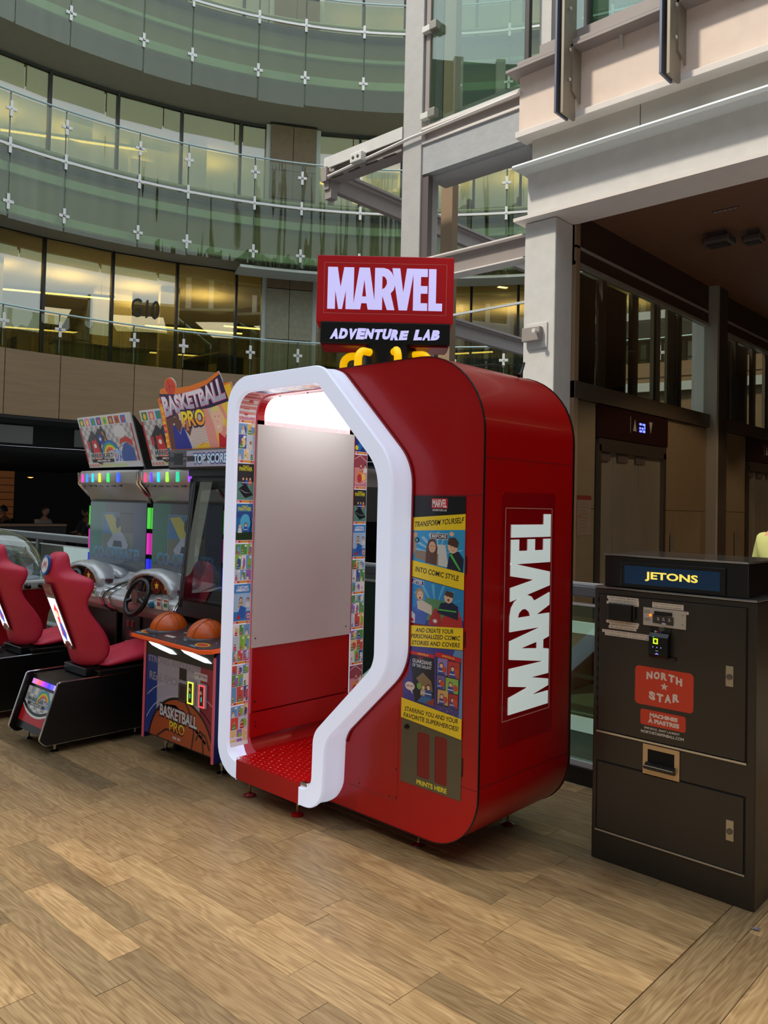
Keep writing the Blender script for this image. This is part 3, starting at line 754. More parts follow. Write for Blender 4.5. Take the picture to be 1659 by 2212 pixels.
B().box((-3.6, 9.5, 5.5), (3.2, 9.6, 9)).build('office_back', BACKO, up_)
ul = area('office_light', (-1.5, 8.0, 8.5), (0, 0, -1), 3, 2, 40, (1, .86, .6))
struct('ceiling_upper', B().box((-3.6, 6.2, 8.8), (3.2, 9.6, 8.9)), CEILO)
# twin hanging fins
FIN = mat('fin_steel', (150, 140, 124), .4, metal=.4, noise=.05)
for x, z, lab in ((-3.42, 4.86, 'pair of hanging steel fin plates near the left end of the peach fascia'), (-2.52, 4.87, 'pair of hanging steel fin plates in the middle of the peach fascia'), (-1.6, 4.88, 'pair of hanging steel fin plates at the right of the fascia')):
    t = root('hanging_fin', (x, 5.85, z), lab, 'bracket')
    B().box((x-.055, 5.70, z+.01), (x-.035, 5.90, 9), bev=.002).build('outer_plate', mat('fin_blue', (120, 124, 140), .3, metal=.6), t)
    B().box((x-.005, 5.72, z), (x+.02, 5.92, 9), bev=.002).build('inner_plate', FIN, t)
    B().prism([(5.84, z+.22), (5.98, z+.16), (5.98, z+.62), (5.93, z+.66), (5.84, z+.62)], 'x', x+.02, x+.035).build('gusset', FIN, t)
    for zz in (.3, .55, .9): B().lathe([(.014, 0), (.014, .008), (.006, .012)], (x+.03, 5.80, z+zz), 8, 'x').build('bolt', CLAMP, t)

# ================================================================ LIFT LOBBY
LOB = mat('lobby_wall', (112, 98, 76), .6, noise=.05)
LOBD = mat('lobby_dark', (58, 40, 30), .6, noise=.06)
struct('ceiling_lobby', B().box((-3.7, 6.12, 4.24), (4, 16, 4.4)), mat('lobby_ceiling', (110, 76, 54), .7, noise=.05))
struct('wall_lobby_far', B().box((-3.7, 16, -.1), (4, 16.2, 4.3)), LOBD)
struct('wall_lobby_right', B().box((4, 6.0, -.1), (4.2, 16.2, 5.6)), LOBD)
struct('wall_above_office', B().box((4, 6.0, 5.6), (4.2, 16.2, 9)), LOBD)
X0 = -3.6
wl_ = struct('wall_lift', B().box((X0-.06, 6.29, 3.79), (X0, 13.6, 4.24)), LOBD)
for (ya, yb) in ((6.29, 9.46), (9.76, 13.6)):
    B().box((X0-.04, ya, 3.92), (X0+.02, yb, 3.94)).build('cornice_line', MAUVE, wl_)
    B().box((X0-.05, ya, 3.765), (X0+.015, yb, 3.80)).build('window_head', mat('head_grey', (150, 146, 138), .4, metal=.3), wl_)
    B().box((X0-.08, ya, 2.58), (X0+.03, yb, 2.73)).build('sill_beam', mat('sill_brown', (88, 78, 66), .35, metal=.3), wl_)
# lobby columns
lc = struct('column_lobby', B().box((X0-.05, 9.46, 0), (X0+.10, 9.74, 4.24)), mat('col_lobby', (60, 52, 46), .5))
B().box((X0-.05, 9.40, 0), (X0+.105, 9.46, 4.24)).build('pale_edge', mat('col_edge', (150, 144, 136), .5), lc)
struct('column_corner', B().box((X0-.02, 6.29, 0), (X0+.02, 6.36, 4.24)), mat('tan_edge', (140, 116, 90), .5))
# wall panels and lifts
def lift(y0, label, disp, num):
    yA, yB = y0, y0+1.42          # door opening
    t = root('lift', (X0, (yA+yB)/2, 0), label, 'lift')
    ST = mat('lift_steel', (190, 184, 168), .30, metal=.75, noise=.10, nscale=(.5, 2.5, .8), rvar=.05)
    B().box((X0-.06, yA-.01, 2.14), (X0+.02, yB+.03, 2.26)).box((X0-.06, yA-.03, 0), (X0+.02, yA+.03, 2.2)).box((X0-.06, yB-.03, 0), (X0+.02, yB+.03, 2.2)).build('door_frame', mat('liftframe', (96, 88, 78), .3, metal=.7), t)
    cuts = [yA+.03, yA+.35, yA+.88, yB-.03]
    for i in range(3):
        B().box((X0-.055+.006*i, cuts[i]+.003, 0.0), (X0-.03+.006*i, cuts[i+1]-.003, 2.14)).build('door_panel', ST, t)
    for yy in (yA+.14, yA+.50, yA+.88): B().box((X0-.045, yy-.09, 2.06), (X0-.005, yy+.12, 2.13)).build('door_hanger', DKST, t)
    pn = B().box((X0-.04, yA-.03, 2.27), (X0+.012, yB+.08, 2.575)).build('indicator_panel', mat('indic', (40, 22, 20), .2), t)
    a = Art(plane_f((X0+.013, yA+.62, 2.36), (0, 1, 0), (0, 0, 1), (1, 0, 0)))
    a.rect(0, .0, .012, .16, (120, 116, 112)); a.poly([(.06, .02), (.14, .02), (.10, .14)], (150, 148, 145)); a.poly([(.42, .14), (.50, .14), (.46, .02)], (150, 148, 145))
    a.build('arrows', pn, .3)
    a = Art(plane_f((X0+.014, yA+.62, 2.36), (0, 1, 0), (0, 0, 1), (1, 0, 0)))
    for (u, v, w, h) in ((.20, .09, .05, .02), (.27, .09, .06, .02), (.20, .05, .03, .02), (.25, .05, .04, .02), (.20, .02, .06, .02), (.28, .02, .05, .025), (.31, .055, .02, .03)): a.rect(u, v, u+w, v+h, (70, 80, 255))
    a.build('lit_display', pn, .4, es=6)
    if num:
        a = Art(plane_f((X0-.02, yA+.98, 1.50), (0, 1, 0), (0, 0, 1), (1, 0, 0)))
        a.rect(0, 0, .20, .16, (118, 112, 100)); a.text('1', .085, .045, .028, .075, (20, 18, 16)); a.build('floor_number', t, .4)
    B().box((X0-.0, yA-.42 if not num else yB+.2, 1.05), (X0+.012, (yA-.42 if not num else yB+.2)+.09, 1.35)).build('call_plate', ST, t)
    return t
lift(6.78, 'nearer steel lift with the digit 1 on its right door', 0, True)
lift(10.74, 'farther steel lift at the right edge, half hidden by the change machine', 0, False)
w2 = struct('wall_lift_lower', B().box((X0-.1, 6.29, -4.2), (X0-.062, 13.6, 2.58)), LOBD)
for (ya, yb) in ((6.30, 6.74), (8.30, 9.40), (9.76, 10.70), (12.3, 13.5)):
    B().box((X0-.06, ya, 0), (X0-.01, yb, 1.60)).build('wall_panel', LOB, w2)
    B().box((X0-.06, ya, 1.605), (X0-.01, yb, 2.575)).build('wall_panel', LOB, w2)
nt_ = root('notice', (X0, 6.5, 1.5), 'faded notice with a red heading beside the nearer lift', 'poster')
a = Art(plane_f((X0-.008, 6.42, 1.36), (0, 1, 0), (0, 0, 1), (1, 0, 0)))
a.rect(0, 0, .26, .36, (120, 104, 92)); a.rect(0, .32, .26, .36, (110, 40, 34)); a.ell(.05, .17, .014, .014, (150, 40, 34))
for i in range(9): a.rect(.07, .28-i*.03, .07+.15*random.uniform(.5, 1), .285-i*.03, (90, 80, 74))
a.build('sheet', nt_, .5)
# window bars of the lift shaft above the lifts
SB = mat('shaft_bar', (120, 108, 94), .4, metal=.5); SL = mat('shaft_light', (205, 200, 190), .4); SD = mat('shaft_panel', (50, 46, 40), .25, metal=.3)
for k, off in enumerate((0, 3.50)):
    w = struct('window_lift_%d' % (k+1), B().box((X0-.03, 6.30+off, 2.73), (X0-.025, 9.40+off, 3.77)), glass('lobby_glass', (236, 238, 232), .04))
    for (ya, yb, xx, m) in ((6.31, 6.36, -.02, SL), (6.36, 6.45, -.06, SB), (6.45, 6.88, -.12, SD), (6.88, 6.96, -.05, SB), (6.96, 7.52, -.12, SD), (7.52, 7.66, -.06, SB), (8.0, 8.06, -.05, SB), (8.08, 8.16, -.05, MAUVE),
                          (8.56, 8.63, -.08, SB), (8.66, 8.74, -.06, DKST)):
        B().box((X0+xx-.02, ya+off, 2.73), (X0+xx+.02, yb+off, 3.77)).build('shaft_bar', m, w)
    for i in range(5): B().box((X0-.07, 8.36+.045*i+off, 2.73), (X0-.04, 8.385+.045*i+off, 3.77)).build('guide_rib', SB, w)
    B().box((X0-.20, 9.42+off, 2.5), (X0-.04, 9.45+off, 4.2)).build('return_wall', mat('bright_white', (235, 234, 230), .6), w)
# ceiling devices
def dev(x, y, r, lab):
    t = root('ceiling_speaker', (x, y, 4.24), lab, 'speaker')
    B().box((x-r, y-r*.8, 4.12), (x+r, y+r*.8, 4.19), bev=.02).build('body', DKST, t); B().box((x-r*.5, y-r*.4, 4.19), (x+r*.5, y+r*.4, 4.24)).build('mount', DKST, t)
    B().box((x-r*.7, y-r*.5, 4.112), (x+r*.7, y+r*.5, 4.12)).build('grille', mat('grille', (30, 24, 20), .6), t)
dev(-2.83, 7.62, .13, 'larger black box hanging from the dark lobby ceiling'); dev(-2.56, 7.75, .09, 'smaller black box hanging right of the larger one')
sl = root('slot_vent', (-2.57, 7.06, 4.24), 'narrow slotted vent in the dark lobby ceiling', 'vent')
B().box((-2.68, 7.045, 4.232), (-2.46, 7.075, 4.24)).build('plate', DKST, sl)
for i in range(5): B().box((-2.67+i*.042, 7.05, 4.229), (-2.64+i*.042, 7.07, 4.233)).build('slot', MAUVE, sl)

def lobby_fill(x, y, e, w_):  # lamps added to brighten the dark lobby
    t = root('downlight', (x, y, 4.24), 'added warm fill lamp in the lobby ceiling, '+w_, 'lamp', 'added lobby fill lamps')
    B().lathe([(.07, 0), (.07, -.012), (.05, -.012)], (x, y, 4.24), 16).build('trim_ring', MAUVE, t); B().lathe([(.048, -.004), (.02, -.006)], (x, y, 4.24), 12).build('lens', AMB, t)
    d = bpy.data.lights.new('downlight', 'SPOT'); d.energy = e; d.color = (1, .7, .42); d.spot_size = radians(120); d.shadow_soft_size = .05
    o = bpy.data.objects.new('lobby_fill_light', d); COL.objects.link(o); o.location = (x, y, 4.2)
lobby_fill(-1.2, 8.0, 150, 'nearest the fascia'); lobby_fill(1.4, 10.2, 150, 'deep at the right'); lobby_fill(-1.2, 12.5, 110, 'facing the second lift')
tl = root('lobby_fill_strip', (1.6, 8.6, 4.2), 'added fill light strip on the lift lobby ceiling', 'lamp')
B().box((1.5, 7.0, 4.19), (1.7, 10.5, 4.238)).build('housing', MAUVE, tl); B().box((1.52, 7.05, 4.182), (1.68, 10.45, 4.19)).build('diffuser', mat('diffuser_warm', (255, 225, 180), .5, emit=(255, 220, 170), es=3.0), tl)  # glowing strip added for the lift doors to reflect

# ================================================================ PHOTO BOOTH
RED = mat('booth_red', (176, 0, 4), .30, coat=.12, spec=.35)
RED2 = mat('booth_red_inside', (190, 4, 8), .35)
BLK = mat('black_trim', (12, 12, 13), .35)
ACR = mat('lit_acrylic', (222, 226, 240), .35, emit=(212, 220, 245), es=.52)
SCREW = mat('screw_black', (20, 14, 14), .4)
bo = root('photo_booth', (-2.9, 3.22, 0), 'large glossy red photo booth with a glowing white door surround and upright white lettering', 'photo booth')
outer = fillet([(-3.53, .10), (-3.705, .10, .17), (-3.705, 2.287, .17), (-2.93, 2.287, .14), (-2.44, 1.80, .26), (-2.44, .835, .26), (-2.84, .452, .16), (-2.853, .10, .13), (-3.02, .10)], seg=8)
inner = fillet([(-3.53, .20), (-3.622, .20, .085), (-3.622, 2.197, .11), (-2.968, 2.197, .10), (-2.533, 1.763, .22), (-2.533, .862, .14), (-2.93, .475, .12), (-2.935, .19, .07), (-3.02, .19)], seg=8)
# white frame: swept section (t = inner->outer, depth)
sec = [(0.0, 2.74), (0.0, 2.69), (.06, 2.68), (.94, 2.68), (1.0, 2.688), (.99, 2.70), (.93, 2.722), (.90, 2.745), (.94, 2.775), (.96, 2.795), (.93, 2.82), (.80, 2.842)]
rows = []
for (p, q) in zip(inner, outer):
    rows.append([(p[0]+(q[0]-p[0])*t, y, p[1]+(q[1]-p[1])*t) for t, y in sec])
fr = B().loft(rows, closed=False).build('door_surround', ACR, bo, smooth='auto', label='glowing white curved door surround')
# end caps of the surround beside the sill
for x, (a0, a1) in ((-3.53, (.10, .20)), (-3.02, (.10, .19))): B().box((x-.001, 2.68, a0), (x+.001, 2.842, a1)).build('surround_end', ACR, bo)
# red body = rounded outer profile minus the opening
prof = fillet([(-3.695, .10, .16), (-3.695, 2.29, .17), (-2.05, 2.29, .37), (-2.05, .09, .26)], closed=True, seg=12)
op = inner[1:-1]
inn = [(p[0], p[1]) for p in op]
body = B().prism(prof, 'y', 2.842, 3.61, holes=[inn]).build('body', RED, bo, smooth='auto')
# black edging round the front and the back edges
def edge_ring(y0, y1, grow):
    c = (-2.87, 1.19); o2 = []
    n = len(prof)
    for i, p in enumerate(prof):
        a = Vector(prof[i-1]); b_ = Vector(prof[(i+1) % n]); d = (b_-a).normalized(); nn = Vector((d.y, -d.x))
        if nn.dot(Vector(p)-Vector(c)) < 0: nn = -nn
        o2.append(tuple(Vector(p)+nn*grow))
    return B().prism(o2, 'y', y0, y1, holes=[list(reversed(prof))])
edge_ring(2.838, 2.850, .003).build('front_edging', BLK, bo, label='thin black edging strip')
edge_ring(3.60, 3.614, .003).build('back_edging', BLK, bo, label='thin black edging strip')
# dark red trim following the surround, with rivets
tr = B(); rows = []
cpath = [o for o in outer]
def off(path, d):
    r = []
    for i, p in enumerate(path):
        a = Vector(path[max(i-1, 0)]); b_ = Vector(path[min(i+1, len(path)-1)]); t = (b_-a).normalized(); r.append((p[0]-t.y*d, p[1]+t.x*d))
    return r
def outward(path, d):
    A_, B_ = off(path, d), off(path, -d)
    k = len(path)//2
    return A_ if A_[k][0]+A_[k][1]*0 > B_[k][0] else B_
sel = outer[18:62]
o1 = off(outer, -.03); o2 = off(outer, -.004)
for i in range(20, len(outer)-12): rows.append([(o1[i][0], 2.842, o1[i][1]), (o1[i][0], 2.832, o1[i][1]), (o2[i][0], 2.832, o2[i][1]), (o2[i][0], 2.842, o2[i][1])])
B().loft(rows, closed=True).build('surround_trim', mat('dark_red', (140, 4, 10), .35), bo)
for i in (28, 33, 36, 45, 54, 60, 66):
    if i < len(o2): p = ((o1[i][0]+o2[i][0])/2, (o1[i][1]+o2[i][1])/2); B().lathe([(.005, 0), (.004, -.003)], (p[0], 2.832, p[1]), 8, 'y').build('rivet', SCREW, bo)
# sill and tread-plate step
B().box((-3.53, 2.68, .105), (-3.02, 2.72, .2055)).build('sill', RED2, bo)
stp = B().box((-3.56, 2.7205, .17), (-2.90, 3.60, .205)).build('step_plate', mat('tread_red', (214, 10, 12), .22, coat=.3), bo)
bb = B()
for i in range(26):
    for j in range(17):
        x = -3.545+j*.037+(i % 2)*.0185; yv = 2.70+i*.0345
        if x > -2.93: continue
        l, w = (.011, .0045) if (i+j) % 2 == 0 else (.0045, .011)
        bb.add([(x-l, yv, .205), (x, yv-w, .205), (x+l, yv, .205), (x, yv+w, .205), (x, yv, .2078)], [(0, 1, 4), (1, 2, 4), (2, 3, 4), (3, 0, 4)])
bb.build('tread_pattern', mat('tread_red'), bo, kind='stuff')
B().box((-3.02, 2.685, .195), (-2.965, 2.72, .215), bev=.006).build('step_corner', mat('chrome', (210, 210, 210), .15, metal=1), bo)
# inner left wall: lower red panels, grey backdrop board, lit top
B().box((-3.622, 2.825, .78), (-3.612, 3.61, 2.06)).build('board_backing', RED2, bo)
B().box((-3.612, 2.828, .42), (-3.604, 3.585, .775)).build('wall_panel', RED2, bo)
B().box((-3.612, 2.822, .28), (-3.600, 3.59, .412)).build('wall_panel', RED2, bo)
for yy, zz in ((2.85, .475), (3.57, .44), (2.86, .36), (2.86, .335)): B().lathe([(.006, 0), (.005, .003)], (-3.602, yy, zz), 8, 'x').build('screw', SCREW, bo)
B().box((-3.606, 2.818, .778), (-3.596, 3.588, 2.035)).build('backdrop_board', mat('board_grey', (224, 221, 216), .55), bo, label='plain grey backdrop board')
for yy, zz in ((2.84, .83), (3.55, .83)): B().lathe([(.005, 0), (.004, .002)], (-3.596, yy, zz), 8, 'x').build('board_screw', SCREW, bo)
# lit liner over the upper corner and ceiling
path = [(-3.612, 2.02)]+fillet([(-3.612, 2.02), (-3.612, 2.187, .10), (-2.97, 2.187)], seg=8)[1:]
rows = [[(x, 2.875, z), (x, 3.56, z)] for x, z in path]
B().loft(rows, closed=False).build('light_panel', mat('booth_light', (255, 255, 255), .4, emit=(250, 252, 255), es=2.6), bo, label='bright white lit ceiling liner')
rows = [[(x, 2.825, z), (x, 2.875, z)] for x, z in path]; B().loft(rows, closed=False).build('liner_edge', RED2, bo)
rows = [[(x, 3.56, z), (x, 3.61, z)] for x, z in path]; B().loft(rows, closed=False).build('liner_edge', RED2, bo)
for x in (-3.45, -3.22, -3.0): B().lathe([(.005, 0), (.004, -.003)], (x, 2.85, 2.187), 8, 'z').build('liner_screw', SCREW, bo)

# comic strips along the inside of the surround
def comic_f(y0):
    pts = list(reversed(inner)); pts = [p for p in inner]
    P_ = [Vector(p) for p in pts]; S = [0]
    for a, b_ in zip(P_[:-1], P_[1:]): S.append(S[-1]+(b_-a).length)
    c = Vector((-3.1, 1.2))
    def F(u, s, h):
        s = max(0, min(S[-1]-1e-6, s)); i = 0
        while i < len(S)-2 and S[i+1] < s: i += 1
        t = (s-S[i])/max(1e-9, (S[i+1]-S[i])); p = P_[i].lerp(P_[i+1], t); d = (P_[i+1]-P_[i]).normalized(); n = Vector((d.y, -d.x))
        if n.dot(c-p) < 0: n = -n
        p = p+n*(h+.0006); return (p.x, y0+u, p.y)
    return F
SKIN = [(236, 196, 164), (226, 178, 142), (170, 118, 86)]
def kid(a, u, v, s, hair, top, skin=None):
    sk = skin or SKIN[0]
    a.poly([(u-.26*s, v), (u+.26*s, v), (u+.20*s, v+.5*s), (u-.20*s, v+.5*s)], top)
    a.ell(u, v+.68*s, .17*s, .21*s, hair, 10); a.ell(u, v+.64*s, .12*s, .16*s, sk, 10)
    a.rect(u-.22*s, v+.2*s, u+.22*s, v+.27*s, (230, 230, 235))
def burst(a, u, v, r, col, n=9):
    pts = []
    for k in range(2*n):
        rr = r if k % 2 == 0 else r*.55
        pts.append((u+rr*cos(pi*k/n), v+rr*sin(pi*k/n)))
    a.poly(pts, col)
def page(a, v0, h, kind, rnd, w=.12, title=None):
    a.h = .0003
    dv = .03
    g = .003
    a.rect(0, v0, w, v0+h, (235, 236, 240), dv=dv)
    a.rect(g, v0+g, w-g, v0+.014, (214, 40, 44)); a.rect(w*.30, v0+.004, w*.78, v0+.0125, (240, 170, 40))
    a.rect(w*.05, v0+.005, w*.18, v0+.011, (250, 240, 240)); a.rect(w*.84, v0+.005, w*.94, v0+.011, (250, 200, 200))
    b0 = v0+.017; H = h-.019
    def bg(u0, va, u1, vb, c): a.rect(u0, va, u1, vb, c, dv=dv)
    if kind == 'sky':       # pale blue cover with two children and a shield-like disc left plain
        bg(g, b0, w-g, b0+H, (172, 208, 240)); bg(g, b0, w-g, b0+H*.25, (60, 130, 205)); bg(g, b0+H*.75, w-g, b0+H, (70, 150, 220))
        kid(a, w*.42, b0+H*.36, w*.55, (84, 48, 34), (190, 160, 120)); kid(a, w*.82, b0+H*.36, w*.5, (40, 34, 34), (226, 226, 226))
        a.poly([(w*.2, b0+H*.1), (w*.62, b0+H*.06), (w*.75, b0+H*.34), (w*.4, b0+H*.42)], (44, 106, 190)); a.poly([(w*.15, b0+H*.08), (w*.38, b0+H*.02), (w*.4, b0+H*.18)], (200, 50, 50))
        a.ell(w*.86, b0+H*.12, w*.13, w*.17, (214, 60, 60)); a.ell(w*.86, b0+H*.12, w*.09, w*.12, (240, 240, 244)); a.ell(w*.86, b0+H*.12, w*.05, w*.07, (60, 100, 190))
        a.text('CAPTAIN', w*.20, b0+H*.885, w*.62, H*.065, (250, 250, 255), .03); a.text('AMERICA', w*.12, b0+H*.80, w*.76, H*.08, (250, 250, 255), .03)
    elif kind == 'rose':
        bg(g, b0, w-g, b0+H, (226, 150, 148)); bg(g, b0+H*.6, w-g, b0+H, (164, 78, 92)); kid(a, w*.52, b0+H*.46, w*.5, (120, 54, 50), (190, 90, 100)); kid(a, w*.84, b0+H*.44, w*.5, (70, 44, 50), (236, 232, 226))
        burst(a, w*.7, b0+H*.30, w*.26, (250, 214, 120)); burst(a, w*.45, b0+H*.42, w*.2, (240, 150, 70)); a.ell(w*.42, b0+H*.26, w*.18, w*.24, (206, 66, 62))
        a.line([(g, b0+H*.86), (w*.45, b0+H*.98), (w*.98, b0+H*.78)], .003, (244, 236, 236)); a.line([(g, b0+H*.14), (w*.5, b0+H*.05), (w*.98, b0+H*.2)], .003, (244, 236, 236))
        a.text('DARING', w*.2, b0+.004, w*.7, H*.07, (200, 120, 170), .02)
    elif kind == 'noir':
        bg(g, b0, w-g, b0+H, (54, 58, 60)); bg(g, b0, w-g, b0+H*.5, (96, 150, 140))
        for k in range(3): kid(a, w*(.36+.2*k), b0+H*.42, w*.42, (48, 34, 30), ((60, 60, 70), (50, 90, 200), (210, 110, 60))[k], SKIN[k % 2])
        a.poly([(w*.1, b0+H*.3), (w*.5, b0+H*.46), (w*.95, b0+H*.14), (w*.5, b0+H*.05), (w*.3, b0+H*.16)], (30, 34, 42)); a.line([(w*.15, b0+H*.3), (w*.5, b0+H*.2), (w*.8, b0+H*.2)], .003, (190, 205, 210))
        a.text('BLACK', w*.34, b0+H*.915, w*.34, H*.04, (220, 220, 60), .03); a.text('PANTHER', w*.12, b0+H*.80, w*.76, H*.11, (230, 226, 50), .03)
    elif kind == 'night':
        bg(g, b0, w-g, b0+H, (36, 120, 190)); bg(g, b0, w-g, b0+H*.22, (30, 62, 34)); bg(g, b0+H*.62, w-g, b0+H*.78, (50, 90, 160)); a.ell(w*.55, b0+H*.5, w*.3, H*.22, (90, 190, 230))
        kid(a, w*.25, b0+H*.2, w*.45, (200, 180, 120), (226, 224, 206)); kid(a, w*.58, b0+H*.22, w*.5, (60, 44, 40), (40, 90, 190)); a.line([(w*.8, b0+H*.15), (w*.9, b0+H*.45), (w*.82, b0+H*.62)], .008, (20, 40, 70))
        a.text('BLACK', w*.34, b0+H*.915, w*.34, H*.04, (220, 220, 60), .03); a.text('PANTHER', w*.12, b0+H*.80, w*.76, H*.11, (230, 226, 50), .03)
    elif kind == 'pop':
        bg(g, b0, w-g, b0+H, (46, 66, 130)); a.ell(w*.75, b0+H*.55, w*.24, H*.3, (250, 210, 60)); a.ell(w*.8, b0+H*.5, w*.17, H*.2, (230, 70, 70)); a.poly([(w*.1, b0+H*.1), (w*.55, b0+H*.42), (w*.8, b0+H*.3), (w*.4, b0+H*.02)], (40, 120, 200))
        kid(a, w*.22, b0+H*.45, w*.5, (220, 200, 120), (226, 222, 210)); kid(a, w*.6, b0+H*.5, w*.5, (60, 48, 44), (50, 90, 190)); burst(a, w*.16, b0+H*.12, w*.17, (250, 220, 60))
    else:                   # story page of small panels
        cols = [(232, 196, 90), (120, 170, 220), (160, 120, 200), (220, 90, 80), (140, 200, 70), (240, 240, 236), (70, 90, 170), (236, 210, 150), (200, 220, 236), (90, 160, 90)]
        rows_ = rnd.choice(((.42, .33, .25), (.36, .34, .30), (.3, .4, .3))); vv = b0
        for rh in rows_:
            k = rnd.choice((1, 2, 2)); us = [g]; uu = g
            for i in range(k): us.append(g+(w-2*g)*((i+1)/(k+1)+rnd.uniform(-.06, .06)))
            us.append(w-g)
            for u0, u1 in zip(us[:-1], us[1:]):
                va, vb = vv+.0015, vv+H*rh-.0015
                bg(u0+.001, va, u1-.001, vb, rnd.choice(cols)); pw_ = u1-u0
                if rnd.random() < .5: a.ell(u0+pw_*.6, va+(vb-va)*.45, pw_*.3, (vb-va)*.36, rnd.choice(cols))
                s_ = min(pw_, vb-va)
                kid(a, u0+pw_*rnd.uniform(.3, .5), va, s_*.9, rnd.choice(((84, 52, 36), (210, 186, 110), (40, 36, 36))), rnd.choice(((200, 60, 60), (50, 90, 190), (226, 222, 206), (70, 160, 80))), rnd.choice(SKIN))
                if rnd.random() < .6: a.ell(u1-pw_*.25, vb-(vb-va)*.16, pw_*.18, (vb-va)*.10, (250, 250, 250))
            vv += H*rh
rnd = random.Random(11)
kinds_front = ['story', 'story', 'story', 'sky', 'story', 'night', 'noir', 'story', 'rose', 'sky', 'story', 'story', 'rose', 'story']
a = Art(comic_f(2.70)); s = 0.10
for k in kinds_front: page(a, s, .222, k, rnd); s += .224
a.build('comic_strip', bo, .35, es=.12, label='strip of small comic covers inside the front rim')
kinds_back = ['story', 'rose', 'story', 'story', 'story', 'sky', 'noir', 'rose', 'pop', 'story', 'sky']
a = Art(comic_f(3.615)); s = -.02
B_ = None
for k in kinds_back: page(a, s, .222, k, rnd); s += .224
a.build('comic_strip', bo, .35, es=.12, label='strip of small comic covers inside the far rim')
# far rim, a surround like the front one
sec2 = [(0.0, 3.61), (0.0, 3.735), (.06, 3.738), (.94, 3.738), (1.0, 3.73), (1.0, 3.61)]
rows = []
for (p, q) in zip(inner, outer): rows.append([(p[0]+(q[0]-p[0])*t, y_, p[1]+(q[1]-p[1])*t) for t, y_ in sec2])
# only the left post and the head of the far rim show
B().loft(rows, closed=False).build('far_surround', ACR, bo, smooth='auto', label='white surround on the far side')

# front poster panel, print slot panel, door seams
a = Art(plane_f((-2.452, 2.840, .31), (1, 0, 0), (0, 0, 1), (0, -1, 0)))
Wd, PT = .310, 1.332
def band(v0l, v0r, v1l, v1r, col): a.poly([(0, v0l), (Wd, v0r), (Wd, v1r), (0, v1l)], col)
YEL = (252, 218, 30)
F0 = a.F
a.rect(0, 1.22, Wd, PT, (18, 18, 22)); a.rect(.115, PT-.055, .208, PT-.010, (206, 24, 36)); a.text('MARVEL', .120, PT-.051, .083, .037, (245, 240, 240), .03); a.rect(.115, PT-.073, .208, PT-.056, (8, 8, 10)); a.text('ADVENTURE LAB', .120, PT-.068, .083, .009, (240, 240, 240), .02)
band(1.158, 1.179, 1.231, 1.255, YEL); a.text('TRANSFORM YOURSELF', .013, 1.186, .285, .026, (24, 20, 18), .02, shear=.2, slope=.10)
a.F = lambda u, v, h: F0(u, 1.012+(v-.84)*.72, h)
a.poly([(0, .84), (Wd, .80), (Wd, 1.08), (0, 1.06)], (50, 160, 220))
for i in range(9):
    t = i/9*pi+.2; a.poly([(Wd*.5, .92), (Wd*.5+.14*cos(t)-.006, .92+.13*sin(t)), (Wd*.5+.14*cos(t)+.01, .92+.13*sin(t)+.012)], (150, 205, 235), up=(i == 0))
a.poly([(.10, .86), (.22, .84), (.20, .98), (.13, .98)], (214, 216, 214))
a.poly([(.005, .90), (.03, .94), (.03, 1.03), (.012, 1.05), (.005, 1.02)], (176, 160, 140)); a.ell(.022, 1.035, .012, .016, SKIN[1]); a.ell(.033, 1.0, .014, .018, (20, 24, 30)); a.ell(.031, 1.0, .007, .010, (70, 190, 220))
a.poly([(.02, .885), (.12, .86), (.16, .845), (.16, .92), (.06, .935), (.02, .93)], (150, 130, 108)); a.poly([(.085, .86), (.15, .85), (.155, .96), (.14, 1.01), (.12, 1.02), (.10, 1.0), (.088, .95)], (96, 62, 44)); a.ell(.124, .962, .021, .036, SKIN[1]); a.ell(.117, .967, .003, .003, (40, 30, 28)); a.ell(.131, .967, .003, .003, (40, 30, 28)); a.rect(.118, .945, .13, .948, (180, 90, 80))
a.poly([(.21, .83), (.30, .806), (.305, .90), (.275, .945), (.225, .93)], (30, 38, 66)); a.poly([(.225, .92), (.235, .93), (.29, .83), (.28, .83)], (90, 200, 70)); a.ell(.242, .975, .029, .046, SKIN[0]); a.poly([(.212, .985), (.27, .965), (.276, 1.0), (.255, 1.03), (.22, 1.025)], (80, 54, 40)); a.ell(.233, .972, .003, .003, (40, 30, 28)); a.ell(.252, .966, .003, .003, (40, 30, 28)); a.rect(.236, .947, .25, .950, (170, 80, 74)); a.ell(.235, 1.05, .014, .014, SKIN[0])
a.F = F0
a.rect(.113, 1.137, .213, 1.163, (250, 250, 250)); a.rect(.115, 1.139, .211, 1.161, (50, 26, 40)); a.text('BEFORE', .121, 1.143, .084, .015, (250, 250, 250), .02)
a.F = lambda u, v, h: F0(u, .742+(v-.44)*.70, h)
a.poly([(0, .44), (Wd, .44), (Wd, .69), (0, .745)], (40, 140, 205)); a.poly([(0, .44), (Wd, .44), (Wd, .50), (.15, .52), (0, .5)], (36, 60, 140))
for i in range(6):
    t = .5+i*.4; a.poly([(.15, .55), (.15+.16*cos(t)-.006, .55+.16*sin(t)), (.15+.16*cos(t)+.012, .55+.16*sin(t)+.006)], (90, 180, 225), up=(i == 0))
a.poly([(.06, .48), (.24, .46), (.27, .56), (.20, .61), (.10, .62), (.05, .56)], (86, 140, 90))
